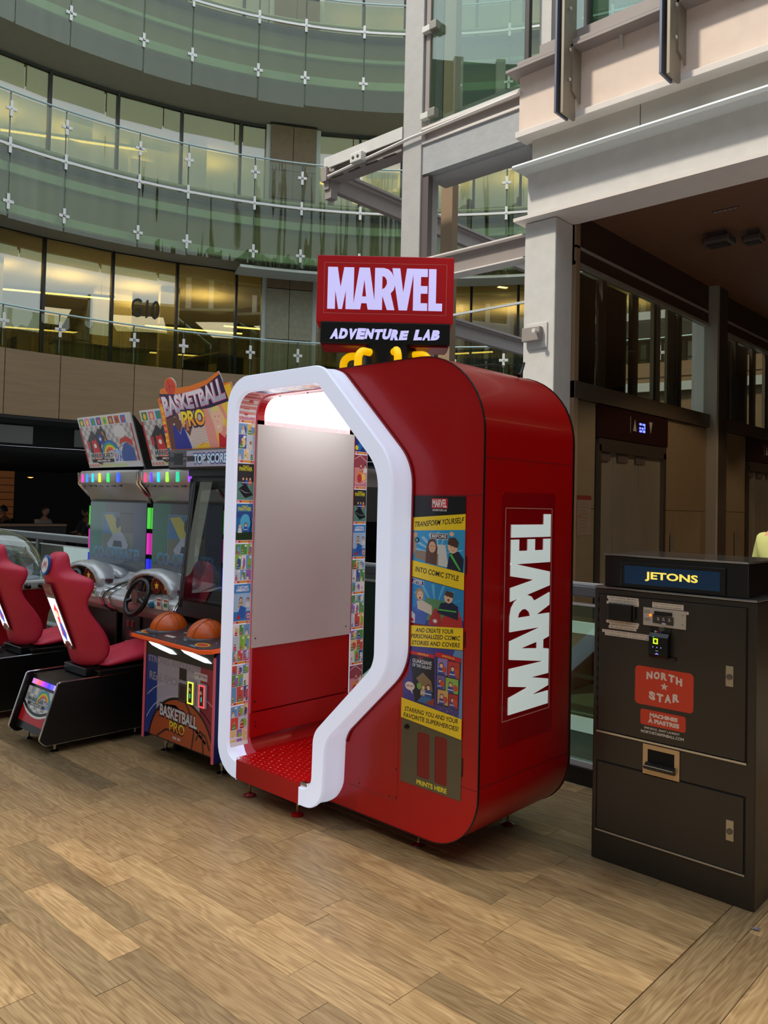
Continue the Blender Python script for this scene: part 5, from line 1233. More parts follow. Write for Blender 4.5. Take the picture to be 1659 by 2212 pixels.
# ================================================================ KART RACING MACHINES
KBLK = mat('kart_black', (17, 16, 16), .35, noise=.15, nscale=(5, 5, 5)); CHR = mat('chrome'); SEATR = mat('seat_red', (214, 44, 74), .45, noise=.03, bump=.15, bscale=(160, 160, 160))
SILV = mat('dash_silver', (206, 208, 210), .30, metal=.40, noise=.03); LED = lambda n, c, e=2.0: mat('led_'+n, c, .4, emit=c, es=e)
def kart(cx, loc_lab, n):
    t = root('kart_arcade_machine', (cx, 2.3, 0), loc_lab, 'arcade machine', 'kart racing machines')
    xl, xr = cx-.235, cx+.235
    # seat base: side panels with chrome edging, rear panel with print
    prof = fillet([(2.262, .06, .05), (2.225, .10, .02), (2.335, .435, .018), (3.45, .445, 0), (3.45, .06, 0)], closed=True, seg=4)
    B().prism([(2.30, .08), (2.365, .425), (3.45, .43), (3.45, .08)], 'x', xl+.02, xr-.02).build('base_core', KBLK, t)
    for x in (xl, xr-.02):
        s_ = B().prism(prof, 'x', x, x+.02).build('side_panel', KBLK, t)
        op_ = [p for p in prof]
        B().tube([(x+.01, y, z) for y, z in op_[-1:]+op_[:-1]] , .0065, 6).build('chrome_edging', CHR, s_, smooth='auto')
    v = Vector((0, .11, .335)).normalized(); nn = Vector((0, -v.z, v.y))
    o_ = Vector((xl+.03, 2.262, .10)); W_ = xr-xl-.06
    rp = B().add([o_-nn*.002, o_+Vector((W_, 0, 0))-nn*.002, o_+Vector((W_, 0, 0))+v*.33-nn*.002, o_+v*.33-nn*.002], [(0, 1, 2, 3)]).build('rear_panel', KBLK, t, solid=.004)
    a = Art(plane_f(o_+nn*.001, (1, 0, 0), v, nn))
    a.rect(.005, .045, W_-.005, .265, (222, 222, 222))
    for i in range(8):
        for j in range(5):
            if (i+j) % 2: a.rect(.005+i*.05, .045+j*.044, .005+i*.05+.05, .045+j*.044+.044, (168, 168, 170))
    a.poly([(.005, .045), (W_-.005, .045), (W_-.005, .11)]+[(W_-.005-(W_-.01)*k/8, .085+.05*(2*k/8-1)**2) for k in range(1, 8)]+[(.005, .15)], (196, 20, 34))
    a.line([(.005+(W_-.01)*k/10, .095+.055*(2*k/10-1)**2) for k in range(11)], .014, (240, 240, 240)); a.line([(.005+(W_-.01)*k/10, .108+.055*(2*k/10-1)**2) for k in range(11)], .018, (20, 20, 22))
    for k, c in enumerate(((226, 70, 40), (240, 160, 30), (240, 220, 60), (90, 180, 70), (50, 150, 210))): a.line([(.25+(.055+.010*k)*cos(th), .175+(.050+.009*k)*sin(th)) for th in [pi*q/10 for q in range(0, 11)]], .0095, c)
    a.text('MARIO KART', .05, .178, .24, .026, (66, 84, 96), .04); a.rect(.06, .154, .30, .172, (20, 20, 22)); a.text('ARCADE GP', .10, .158, .16, .010, (240, 240, 240), .03); a.text('DX', .30, .158, .075, .045, (110, 150, 215), .05)
    a.build('logo_print', rp, .35)
    for k in range(8):
        u0 = .03+k*(W_-.06)/8; p = [o_+Vector((u0+d, 0, 0))+v*h_+nn*.003 for d, h_ in ((0, .283), ((W_-.06)/8, .283), ((W_-.06)/8, .315), (0, .315))]
        B().add(p, [(0, 1, 2, 3)]).build('light_bar', LED('bar%d' % k, ((190, 120, 200), (230, 110, 150), (230, 90, 110), (190, 60, 220), (130, 60, 240), (70, 60, 250), (90, 90, 250), (180, 140, 230))[k], 1.1), rp, solid=.002)
    for x, y in ((xl+.04, 2.345), (xr-.05, 2.345), (xr-.05, 2.9)):
        B().lathe([(.026, 0), (.028, .006), (.014, .012), (.008, .016), (.008, .075)], (x, y, 0), 14).build('levelling_foot', CHR, t, smooth='auto')
    B().box((xl+.03, 2.60, .44), (xr-.0, 3.15, .475), bev=.006).box((xl+.08, 2.55, .43), (xr-.08, 3.1, .485), bev=.006).build('seat_rail', KBLK, t)
    # moulded bucket seat: back shell lofted through levels
    LV = [(.484, 2.575, .06, 2.60, .09), (.50, 2.548, .085, 2.655, .17), (.55, 2.53, .095, 2.715, .200), (.63, 2.508, .095, 2.725, .205), (.73, 2.470, .09, 2.672, .200), (.80, 2.445, .085, 2.610, .190), (.86, 2.425, .085, 2.565, .182),
          (.915, 2.402, .085, 2.548, .182), (.96, 2.382, .085, 2.562, .205), (1.0, 2.365, .085, 2.585, .222), (1.055, 2.340, .083, 2.588, .224), (1.075, 2.336, .083, 2.575, .195), (1.10, 2.332, .080, 2.505, .105), (1.14, 2.335, .080, 2.470, .088), (1.19, 2.350, .074, 2.468, .080), (1.225, 2.372, .060, 2.462, .064), (1.243, 2.40, .035, 2.445, .038)]
    rings = []
    for z, yb, wb, yf, wf in LV:
        d = yf-yb
        rings.append([(cx-wb, yb, z), (cx+wb, yb, z), (cx+wb+(wf-wb)*.45, yb+d*.35, z), (cx+wf, yb+d*.80, z), (cx+wf*.93, yf, z), (cx+wf*.55, yf-d*.28, z), (cx, yf-d*.42, z), (cx-wf*.55, yf-d*.28, z), (cx-wf*.93, yf, z), (cx-wf, yb+d*.80, z), (cx-wb-(wf-wb)*.45, yb+d*.35, z)])
    sb = B().loft(rings).build('seat_back', SEATR, t, smooth=True, sub=1)
    CU = [(2.63, .20, .50, .52), (2.72, .205, .535, .525), (2.85, .20, .56, .54), (2.96, .195, .60, .555), (3.04, .185, .618, .56), (3.10, .165, .60, .55), (3.13, .14, .56, .53)]
    rings = []
    for y, w, zc, ze in CU: rings.append([(cx-w, y, .484), (cx+w, y, .484), (cx+w+.008, y, ze-.03), (cx+w, y, ze), (cx+w*.6, y, (zc*.6+ze*.4)), (cx+w*.2, y, zc), (cx, y, zc-.012), (cx-w*.2, y, zc), (cx-w*.6, y, (zc*.6+ze*.4)), (cx-w, y, ze), (cx-w-.008, y, ze-.03)])
    B().loft(rings).build('seat_cushion', SEATR, t, smooth=True, sub=1)
    # emblem, plate and lit panel on the spine
    vv = Vector((0, -.170, .420)).normalized(); n2 = Vector((0, -vv.z, vv.y))*1.0
    oo = Vector((cx-.062, 2.517, .60))
    fr_ = B(); 
    def onp(u, q, h): return oo+Vector((u, 0, 0))+vv*q+Vector((0, -vv.z, -abs(vv.y)))*h
    fr_.add([onp(-.004, 0, .003), onp(.128, 0, .003), onp(.128, .47, .003), onp(-.004, .47, .003)], [(0, 1, 2, 3)]); fp = fr_.build('spine_frame', mat('frame_clear', (120, 60, 60), .2), sb, solid=.003)
    a = Art(onp); a.h = .0052; a.rect(.008, .03, .116, .37, (250, 250, 252))
    a.poly([(.03, .10), (.05, .20), (.045, .29), (.075, .33), (.095, .28), (.08, .20), (.10, .12), (.07, .06)], (214, 60, 56)); a.poly([(.045, .09), (.055, .19), (.085, .19), (.09, .10), (.07, .05)], (60, 84, 180)); a.ell(.062, .255, .018, .025, (244, 206, 170))
    a.build('lit_panel', fp, .3, es=1.2)
    a = Art(onp); a.h = .0052; a.rect(.004, .385, .12, .465, (150, 60, 66)); a.rect(.02, .42, .07, .44, (170, 100, 104)); a.rect(.085, .405, .105, .45, (200, 150, 150)); a.poly([(.004, .372), (.12, .372), (.12, .40), (.06, .385), (.004, .40)], (150, 150, 152))
    a.poly([(.02, .03), (.05, 0), (.09, 0), (.112, .04), (.09, .06), (.04, .055)], (206, 150, 150)); a.poly([(.04, .02), (.06, .01), (.08, .03), (.06, .05)], (180, 40, 50)); a.build('plate_print', fp, .3)
    ev = Vector((0, .14, .99)).normalized(); en = Vector((0, -.99, .14)); eo = Vector((cx, 2.337, 1.155))
    em = B(); pts = []
    for r_, h_ in ((.058, .0), (.058, .010), (.046, .012)): pts.append([tuple(eo+Vector((r_*cos(k*pi/12), 0, 0))+ev*(r_*1.15*sin(k*pi/12))+en*h_) for k in range(24)])
    e_ = em.loft(pts).build('emblem', mat('emblem_blue', (26, 84, 170), .3), sb, label='round blue emblem')
    a = Art(lambda u, q, h: eo+Vector((u, 0, 0))+ev*q+en*(h+.012)); a.ell(0, 0, .044, .050, (240, 240, 244), 24)
    a.poly([(-.030, -.022), (-.016, .026), (-.006, .024), (0, .004), (.008, .026), (.018, .024), (.030, -.020), (.020, -.022), (.012, .004), (.002, -.014), (-.004, -.014), (-.010, .004), (-.018, -.024)], (206, 30, 44)); a.build('letter', e_, .3)
    # cabinet tower, screen, LED columns
    cs = cx-.0+.035
    B().box((cs-.49, 3.37, .05), (cs+.49, 3.98, 1.60), bev=.01).box((cs-.46, 3.12, .05), (cs+.46, 3.40, .80), bev=.01).build('cabinet', KBLK, t)
    sc_ = B().box((cs-.455, 3.352, .90), (cs+.455, 3.372, 1.565)).build('screen', mat('screen_glass', (34, 44, 48), .08, spec=.8), t)
    a = Art(plane_f((cs-.455, 3.3515, .90), (1, 0, 0), (0, 0, 1), (0, -1, 0))); w_, h_ = .91, .665
    a.rect(0, 0, w_, h_, (70, 78, 84)); a.poly([(0, 0), (w_, 0), (w_, .20), (0, .20)], (88, 96, 104)); a.poly([(0, .18), (.20, .30), (.26, h_), (0, h_)], (42, 104, 84)); a.poly([(w_, .18), (.74, .30), (.70, h_), (w_, h_)], (60, 70, 96))
    a.poly([(.22, .22), (.70, .22), (.70, .58), (.22, .58)], (92, 98, 84)); a.poly([(.22, .40), (.45, .40), (.45, .58), (.22, .58)], (50, 104, 150)); a.poly([(.24, .56), (.42, .36), (.50, .30), (.50, .42), (.44, .52), (.38, .57)], (158, 156, 62)); a.poly([(.50, .42), (.70, .42), (.70, .58), (.50, .58)], (72, 68, 70)); a.line([(.22, .22), (.22, .58), (.70, .58), (.70, .22)], .005, (120, 130, 138))
    a.poly([(.30, .32), (.36, .37), (.42, .42), (.54, .42), (.60, .37), (.64, .32), (.62, .29), (.32, .29)], (140, 152, 168)); a.poly([(.39, .30), (.41, .35), (.53, .35), (.55, .30)], (40, 48, 62)); a.rect(.42, .42, .52, .47, (150, 148, 90)); a.ell(.47, .50, .035, .05, (40, 50, 62))
    a.text('CO-OPERATE!', .075, .20, .74, .095, (66, 128, 166), .03, grad=(78, 104, 146)); a.build('picture', sc_, .25, es=.10, coat=.15)
    for sx, lab in ((-1, 0), (1, 1)):
        x0 = cs+sx*.475
        for k, c in enumerate(((90, 220, 80), (220, 60, 180), (50, 60, 240))):
            z1 = 1.53-k*.20; B().box((x0-.006-.004*sx, 3.350, z1-.165), (x0+(.000 if sx < 0 else .008), 3.375, z1), bev=.003).build('led_strip', LED('col%d' % k, c, .7), t)
    # silver dashboard with cowl, dials, cards and chrome ribs
    dp = [(3.02, .80), (3.00, .86), (3.03, .90), (3.12, .935), (3.34, .985), (3.37, .99), (3.37, .76), (3.10, .74)]
    ds = B().prism(dp, 'x', cs-.455, cs+.455).build('dashboard', SILV, t, smooth='auto', bevel=.012)
    for sx in (-1, 1):
        for q in (0, .022): B().tube([(cs+sx*(.462-q), y, z) for y, z in ((3.10, .745), (3.012, .80), (2.992, .86), (3.022, .905), (3.12, .943), (3.36, .995))], .009, 6).build('chrome_rib', CHR, ds, smooth='auto')
        B().prism([(3.08, .93), (3.30, 1.0), (3.34, 1.02), (3.34, .97), (3.08, .91)], 'x', cs+sx*.18-.03, cs+sx*.42).build('dash_wing', SILV, ds, smooth='auto', bevel=.008)
        B().box((cs+sx*.33-.022, 3.10, .952), (cs+sx*.33+.022, 3.14, .975)).build('badge', mat('badge', (80, 34, 44), .4), ds)
    B().loft([[(cs+.30*cos(th)*s_, y, .93+(z_)*sin(th)) for th in [pi*k/10 for k in range(11)]] for s_, y, z_ in ((.90, 3.05, .13), (1.0, 3.07, .16), (1.0, 3.15, .165), (.85, 3.30, .12))], closed=False).build('cowl', SILV, ds, smooth=True, solid=.018)
    B().loft([[(cs+.30*cos(th)*s_, y, .98+(z_)*sin(th)) for th in [pi*k/8 for k in range(9)]] for s_, y, z_ in ((1.0, 3.20, .03), (1.1, 3.24, .09), (.9, 3.35, .06))], closed=False).build('rear_fairing', SILV, ds, smooth=True, solid=.012)
    for dx, r_ in ((-.16, .062), (.05, .055), (.17, .050)):
        g_ = B().lathe([(r_, 0), (r_+.008, -.012), (r_-.004, -.014), (r_-.008, -.006)], (cs+dx, 3.10, .985), 18, 'y').build('dial', mat('dial_gold', (150, 84, 40), .35, metal=.4), ds, smooth='auto')
        a = Art(plane_f((cs+dx, 3.0935, .985), (1, 0, 0), (0, 0, 1), (0, -1, 0))); a.ell(0, 0, r_-.008, r_-.008, (104, 30, 30), 20)
        a.poly([(.030*cos(pi/2+k*pi/5)*(1 if k % 2 == 0 else .45), .030*sin(pi/2+k*pi/5)*(1 if k % 2 == 0 else .45)) for k in range(10)], (240, 196, 60)); a.build('star', g_, .4, es=.2)
    B().lathe([(.024, 0), (.024, -.012), (.016, -.018)], (cs+.155, 3.0, .868), 16, 'y').build('button', mat('button_blue', (20, 110, 150), .25), ds, smooth='auto')
    for dx, c in ((.215, (200, 90, 60)), (.30, (70, 150, 90))):
        k_ = B().box((cs+dx, 2.995, .845), (cs+dx+.062, 3.003, .925), bev=.003).build('card_frame', SILV, ds)
        a = Art(plane_f((cs+dx+.004, 2.9945, .849), (1, 0, 0), (0, 0, 1), (0, -1, 0))); a.rect(0, 0, .054, .072, (222, 214, 190)); a.rect(.006, .02, .048, .046, c); a.rect(.004, .058, .05, .068, (190, 60, 50)); a.rect(.01, .028, .03, .040, (60, 90, 170)); a.build('card', k_, .5)
    # steering wheel
    wc = Vector((cx+.005, 2.99, .905)); wt = radians(22)
    def wp_(r_, th, h_=0): return wc+Vector((r_*cos(th), -sin(wt)*(-r_*sin(th))*1.0+h_*-cos(wt), r_*sin(th)*cos(wt)))
    wh = B().tube([wp_(.128, 2*pi*k/28) for k in range(28)], .017, 8, closed=True).build('steering_wheel', mat('wheel_black', (20, 20, 22), .3), t, smooth=True)
    for th in (radians(90), radians(200), radians(340)): B().tube([wp_(.03, th), wp_(.12, th)], [.020, .013], 8).build('spoke', mat('wheel_black'), wh, smooth='auto')
    B().tube([wc+Vector((0, -.022, .004)), wc+Vector((0, .12, .01))], [.046, .03], 16).build('hub', mat('hub_metal', (150, 120, 120), .25, metal=.7), wh, smooth='auto')
    # coin door low on the left
    cd = B().box((cs-.40, 3.105, .40), (cs-.18, 3.12, .74), bev=.006).build('coin_door', mat('coin_black', (26, 24, 24), .4), t)
    for dx in (.05, .11): B().box((cs-.40+dx, 3.098, .655), (cs-.40+dx+.03, 3.105, .70)).build('coin_slot', CHR, cd)
    a = Art(plane_f((cs-.39, 3.104, .40), (1, 0, 0), (0, 0, 1), (0, -1, 0))); a.rect(.03, .16, .16, .235, (96, 24, 34)); a.ell(.09, .20, .02, .022, (190, 90, 100)); a.rect(.02, .105, .18, .148, (224, 222, 216)); a.text('2 * JETONS', .03, .114, .14, .024, (40, 36, 36), .02); a.build('price_label', cd, .5)
    # canopy with coloured light slots and the header board
    cpf = [(3.36, 1.575), (3.30, 1.60), (3.235, 1.685), (3.205, 1.72), (3.20, 1.80), (3.215, 1.822), (3.60, 1.84), (3.60, 1.58)]
    rows = []
    for k in range(9):
        t_ = k/8*2-1; bow = .05*(t_**2); rows.append([(cs+t_*.472, y+bow*(1 if y < 3.34 else 0), z+(.02*t_*t_ if z < 1.7 and y < 3.3 else 0)) for y, z in cpf])
    cn = B().loft(rows).build('canopy', mat('canopy_grey', (196, 195, 190), .28, metal=.35, noise=.03), t, smooth='auto')
    for sx in (-1, 1): B().tube([(cs+sx*.474, y+.05, z) for y, z in ((3.30, 1.62), (3.205, 1.72), (3.20, 1.81))], .018, 8).build('canopy_end', CHR, cn, smooth='auto')
    for k in range(6):
        x = cs-.40+k*.105+k*k*.004; t_ = (x-cs)/.49; yb_ = 3.20+.05*t_*t_
        B().box((x, yb_-.004, 1.725), (x+.038, yb_+.01, 1.80), bev=.012).build('light_slot', LED('slot%d%d' % (k, n), ((240, 50, 170), (40, 130, 240), (40, 190, 220), (200, 225, 50), (60, 210, 110), (50, 90, 240))[k] if n == 0 else ((240, 60, 110), (90, 60, 240), (30, 200, 230), (150, 230, 60), (40, 190, 140), (150, 60, 240))[k], 1.25), cn)
    for k in range(7): B().box((cs-.38+k*.10, 3.225, 1.690), (cs-.33+k*.10, 3.235, 1.700)).build('vent_line', KBLK, cn)
    a = Art(lambda u, q, h: Vector((cs+u, 3.255+.055*(1-q/.06)-h*.7, 1.61+q*1.2-.0-h*.7)))
    a.rect(-.10, .005, .10, .045, (120, 100, 50)); a.rect(-.14, .005, -.10, .045, (120, 40, 48)); a.ell(0.02, .025, .02, .018, (90, 84, 60)); a.build('canopy_print', cn, .4)
    hv = Vector((0, -.13, .415)).normalized(); hn = Vector((0, -hv.z, hv.y*1.0)); hn = Vector((0, -hv.z, -abs(hv.y)))
    ho = Vector((cs-.43, 3.325, 1.855)); HW, HH = .86, .435
    bd = B().add([ho-hn*.0, ho+Vector((HW, 0, 0)), ho+Vector((HW, 0, 0))+hv*HH, ho+hv*HH], [(0, 1, 2, 3)]).build('header_board', mat('board_edge', (200, 200, 204), .4), t, solid=.012)
    B().prism([(3.36, 1.83), (3.62, 1.83), (3.24, 2.25), (3.235, 2.25)], 'x', cs+.38, cs+.41).build('header_brace', KBLK, t)
    a = Art(lambda u, q, h: ho+Vector((u, 0, 0))+hv*q+hn*(h+.0065))
    a.rect(0, 0, HW, HH, (204, 204, 206))
    for i in range(20):
        for j in range(8):
            if (i+j) % 2: a.rect(.02+i*.041, .055+j*.038, .02+i*.041+.041, .055+j*.038+.038, (160, 160, 163))
    a.rect(0, .05, .022, HH-.085, (176, 28, 40)); a.rect(HW-.03, .05, HW-.012, HH-.085, (176, 28, 40))
    for k, (c1, c2) in enumerate((((60, 130, 50), (236, 200, 50)), ((220, 110, 150), (236, 214, 120)), ((50, 140, 180), (60, 150, 80)), ((50, 60, 140), (226, 90, 90)), ((190, 196, 60), (70, 170, 70)), ((150, 60, 50), (190, 160, 60)), ((200, 90, 40), (110, 60, 40)), ((60, 110, 190), (206, 50, 44)))):
        x = .02+k*.097; a.rect(x, HH-.08, x+.088, HH-.01, (236, 236, 238)); a.rect(x+.004, HH-.077, x+.084, HH-.013, c1); a.ell(x+.044, HH-.048, .020, .024, c2)
    def carp(u, q, s_, col, col2):
        a.poly([(u-.5*s_, q+.1*s_), (u-.3*s_, q-.55*s_), (u+.1*s_, q-.75*s_), (u+.45*s_, q-.5*s_), (u+.35*s_, q+.15*s_), (u, q+.5*s_)], (34, 32, 44)); a.poly([(u-.18*s_, q+.15*s_), (u-.24*s_, q-.5*s_), (u+.12*s_, q-.68*s_), (u+.32*s_, q-.42*s_), (u+.12*s_, q+.2*s_)], col)
        a.poly([(u-.24*s_, q-.5*s_), (u+.12*s_, q-.68*s_), (u+.32*s_, q-.42*s_), (u+.05*s_, q-.3*s_)], col2); a.ell(u-.02*s_, q+.3*s_, .14*s_, .18*s_, (40, 36, 40)); a.rect(u-.52*s_, q-.15*s_, u-.34*s_, q+.12*s_, (190, 50, 50)); a.rect(u+.28*s_, q-.1*s_, u+.42*s_, q+.1*s_, (30, 30, 34)); a.ell(u, q-.05*s_, .09*s_, .08*s_, (240, 240, 240))
    carp(.36, .285, .13, (200, 100, 40), (230, 170, 90)); carp(.31, .25, .17, (40, 60, 170), (230, 216, 120)); carp(.20, .20, .24, (206, 36, 40), (236, 90, 80))
    for k, c in enumerate(((224, 60, 40), (240, 140, 30), (244, 220, 50), (80, 180, 70), (40, 140, 200), (40, 90, 180))): a.line([(.43+(.075+.014*k)*cos(th), .085+(.070+.014*k)*sin(th)) for th in [pi*q/12 for q in range(0, 13)]], .014, c)
    a.poly([(.58, .05), (.80, .05), (.80, .15), (.72, .20), (.66, .19), (.60, .12)], (60, 92, 168)); a.poly([(.60, .19), (.70, .21), (.80, .17), (.80, .22), (.72, .25), (.62, .23)], (196, 56, 46)); a.poly([(.55, .26), (.66, .24), (.74, .27), (.72, .33), (.62, .35), (.56, .32)], (216, 216, 220))
    a.text('MARIO KART', .085, .078, .375, .052, (240, 240, 240), .08); a.text('MARIO KART', .09, .082, .365, .044, (64, 84, 94), .05); a.rect(.09, .046, .45, .074, (24, 22, 24)); a.text('ARCADE GP', .17, .052, .22, .016, (236, 236, 236), .04)
    a.text('DX', .475, .045, .135, .108, (240, 244, 250), .09); a.text('DX', .480, .050, .125, .098, (120, 160, 225), .04, grad=(80, 110, 200))
    for k in range(14): a.rect(.02+k*.045, .008, .045+k*.045, .03, ((206, 120, 100), (206, 200, 110), (190, 210, 120))[min(2, k//4)])
    a.build('header_print', bd, .3, es=.16)
    return t
kart(-6.135, 'red-seated kart racing machine at the left edge of the picture', 0)
kart(-5.135, 'red-seated kart racing machine next to the basketball machine', 1)
nv = root('navy_cloth', (-6.23, 2.50, .44), 'folded navy cloth lying on the base of the left kart machine', 'cloth')
cl = B().loft([[(-6.34, y, .4475), (-6.22, y, .4475), (-6.22, y, .4475+h), (-6.28, y, .452+h*1.2), (-6.34, y, .447+h*.8)] for y, h in ((2.39, .012), (2.43, .03), (2.46, .022), (2.50, .034), (2.53, .012))]).build('fabric', mat('navy', (24, 32, 56), .8, noise=.1), nv, smooth='auto')
a = Art(plane_f((-6.2195, 2.40, .448), (0, 1, 0), (0, 0, 1), (1, 0, 0))); a.text('TO', .06, .004, .05, .016, (200, 200, 206), .02); a.build('lettering', cl, .6)

# ================================================================ BASKETBALL MACHINE
bb_ = root('basketball_arcade_machine', (-4.2, 3.05, 0), 'basketball arcade machine with two orange half balls and a tall printed header', 'arcade machine')
XL, XR = -4.575, -3.815
B().box((XL+.012, 2.755, .118), (XR-.012, 3.55, .66), bev=.004).build('lower_cabinet', KBLK, bb_)
PINK = mat('edge_pink', (214, 96, 110), .35, emit=(214, 80, 96), es=.12)
for x in (XL, XR-.014):
    B().prism([(2.735, .10), (2.735, .70), (2.80, .80), (2.99, .88), (3.03, 1.74), (3.55, 1.80), (3.55, .10)], 'x', x, x+.014, holes=[[(3.06, .98), (3.09, 1.66), (3.48, 1.70), (3.48, .98)]]).build('side_panel', mat('side_navy', (28, 34, 84), .4), bb_)
    B().box((x-.001, 2.728, .10), (x+.015, 2.736, .70)).build('edge_trim', PINK, bb_)
lp = B().box((XL+.016, 2.740, .135), (XR-.016, 2.756, .625)).build('front_panel', KBLK, bb_)
a = Art(plane_f((XL+.016, 2.7395, .135), (1, 0, 0), (0, 0, 1), (0, -1, 0))); w_, h_ = .728, .49
a.rect(0, 0, w_, h_, (176, 170, 190)); a.rect(0, 0, .13, h_, (34, 66, 150)); a.rect(.59, 0, w_, h_, (150, 40, 62))
for r_ in (.40, .50): a.line([(.40+(r_+.03)*cos(th), -.06+(r_*.85)*sin(th)) for th in [pi*k/20 for k in range(21)] if 0 < -.06+(r_*.85)*sin(th) < h_ and 0 < .40+(r_+.03)*cos(th) < w_], .006, (198, 192, 208))
a.text('STRONG AND FAST!', .02, .445, .56, .040, (150, 146, 176), .03, arc=.0, slope=.0); a.text('REAL SHOOTING', .04, .335, .52, .052, (156, 152, 168), .03)
a.h = .001
def circ(th): return (.40+.36*cos(th), -.055+.33*sin(th))
a.poly([(.04, 0)]+[circ(th) for th in [pi*k/24 for k in range(24, -1, -1)] if circ(th)[1] > 0]+[(.76 if .76 < w_ else w_, 0)], (24, 20, 22))
def circ2(th): return (min(w_, .40+.345*cos(th)), -.055+.315*sin(th))
a.poly([(.06, 0)]+[circ2(th) for th in [pi*k/24 for k in range(24, -1, -1)] if circ2(th)[1] > 0]+[(w_, 0)], (184, 84, 44)); 
a.line([(.10, .13), (.20, .20), (.34, .215), (.50, .15), (.66, .06)], .016, (70, 40, 34)); a.line([(.44, .26), (.50, .20), (.54, .10), (.52, 0)], .014, (70, 40, 34)); a.line([(.14, 0), (.24, .06), (.34, .07)], .014, (70, 40, 34)); a.line([(.56, .06), (.60, .12), (.66, .10), (.70, .03)], .014, (70, 40, 34)); a.line([(.62, .11), (.64, 0)], .014, (70, 40, 34))
def blk(a, txt, u, v, w, h, col, back, slope=0, grad=None, b1=.10, b2=.035):
    a.text(txt, u-.012*w, v-.12*h, w*1.024, h*1.24, back, b1, slope=slope); a.text(txt, u, v, w, h, col, b2, slope=slope, grad=grad)
blk(a, 'BASKETBALL', .17, .135, .40, .072, (216, 214, 224), (40, 16, 34), slope=-.03); blk(a, 'PRO', .28, .062, .165, .062, (236, 204, 50), (40, 16, 34), slope=-.03, grad=(226, 140, 30)); a.rect(.32, .02, .36, .035, (200, 190, 190)); a.rect(.37, .02, .40, .035, (200, 190, 190))
a.rect(.372, .385, .448, .455, (20, 16, 14)); a.rect(.368, .255, .452, .365, (26, 20, 22)); a.rect(.376, .262, .444, .358, (120, 100, 104)); a.rect(.38, .266, .44, .354, (60, 34, 38)); a.rect(.53, .415, .66, .455, (212, 206, 220)); a.text('1 * JETON', .54, .424, .11, .022, (60, 50, 60), .02)
a.build('front_print', lp, .35, coat=.3)
for x, c, nm in ((-4.07, (200, 240, 50), 'y'), (-3.955, (240, 60, 70), 'r')):
    k_ = B().box((x-.004, 2.722, .395), (x+.062, 2.742, .535), bev=.008).build('coin_unit', mat('coin_grey', (170, 168, 176), .3, metal=.3), lp)
    b = B()
    for q in ((x+.003, .402, x+.008, .528), (x+.050, .402, x+.055, .528), (x+.003, .402, x+.055, .407), (x+.003, .523, x+.055, .528)): b.box((q[0], 2.718, q[1]), (q[2], 2.723, q[3]))
    b.build('lit_frame', LED('coin_'+nm, c, 2.0), k_)
    B().box((x+.010, 2.7195, .41), (x+.048, 2.7215, .52)).build('face', mat('coin_face', (70, 60, 56), .25, metal=.6), k_); B().lathe([(.012, 0), (.012, -.004), (.006, -.006)], (x+.03, 2.7195, .485), 12, 'y').build('return_button', CHR, k_)
    B().box((x+.026, 2.717, .435), (x+.032, 2.7195, .462)).build('slot', mat('slot_teal', (60, 200, 180), .3, emit=(40, 190, 170), es=.8), k_)
B().lathe([(.008, 0), (.008, -.006), (.004, -.007)], (-4.53, 2.7395, .375), 10, 'y').build('lock', CHR, lp)
# control deck with orange rim, two half balls
B().box((XL+.02, 2.735, .626), (XR-.02, 2.80, .735)).build('apron', KBLK, bb_)
for x0, x1, nm in ((-4.525, -4.215, 0), (-4.165, -3.855, 1)):
    b = B(); pts = [(x0, .702), (x0+.10, .700), (x1-.05, .684), (x1, .664), (x1-.06, .660), (x0+.13, .672), (x0+.04, .686)]
    b.prism(pts, 'y', 2.728, 2.736).build('light_lens', mat('lens_white', (235, 250, 252), .3, emit=(225, 246, 250), es=2.0), bb_)
dk = [(-4.64, 2.67), (-3.87, 2.655), (-3.80, 2.69), (-3.765, 2.76), (-3.765, 3.02), (-4.62, 3.02)]
def decksl(b, z0, z1, sc=1.0):
    c_ = Vector((-4.2, 2.85)); n_ = len(dk); vs = []
    for zz in (z0, z1):
        for p in dk: q = c_+(Vector(p)-c_)*sc; vs.append((q.x, q.y, zz+(q.y-2.66)*.16))
    return b.add(vs, [tuple(range(n_)), tuple(range(2*n_-1, n_-1, -1))]+[(i, (i+1) % n_, n_+(i+1) % n_, n_+i) for i in range(n_)])
decksl(B(), .722, .748).build('deck_rim', mat('rim_orange', (240, 92, 24), .35, emit=(240, 80, 16), es=.15), bb_, bevel=.006, label='bright orange deck rim')
de = decksl(B(), .745, .7515, .975).build('deck', mat('deck_slate', (54, 52, 62), .3, noise=.06), bb_)
a = Art(lambda u, q, h: Vector((u, q, .7517+(q-2.66)*.16+h)))
for u, q in ((-4.54, 2.73), (-3.93, 2.72)): a.ell(u, q, .065, .032, (236, 170, 30)); a.ell(u, q, .050, .022, (206, 66, 30)); a.rect(u-.07, q-.045, u-.01, q-.030, (120, 160, 210))
a.rect(-4.34, 2.72, -4.24, 2.745, (216, 206, 200)); a.rect(-4.36, 2.74, -4.33, 2.755, (200, 50, 40)); a.rect(-4.28, 2.82, -4.23, 2.832, (190, 186, 184)); a.build('deck_print', de, .4)
for x, y in ((-4.42, 2.70), (-4.18, 2.70), (-3.88, 2.78), (-4.35, 2.98)): B().lathe([(.005, 0), (.004, .003)], (x, y, .7515+(y-2.66)*.16), 8).build('bolt', CHR, de)
B().lathe([(.035, 0), (.035, .014), (.026, .022)], (-4.28, 2.93, .79), 16).build('start_button', mat('btn_pale', (190, 200, 190), .2), bb_, smooth='auto')
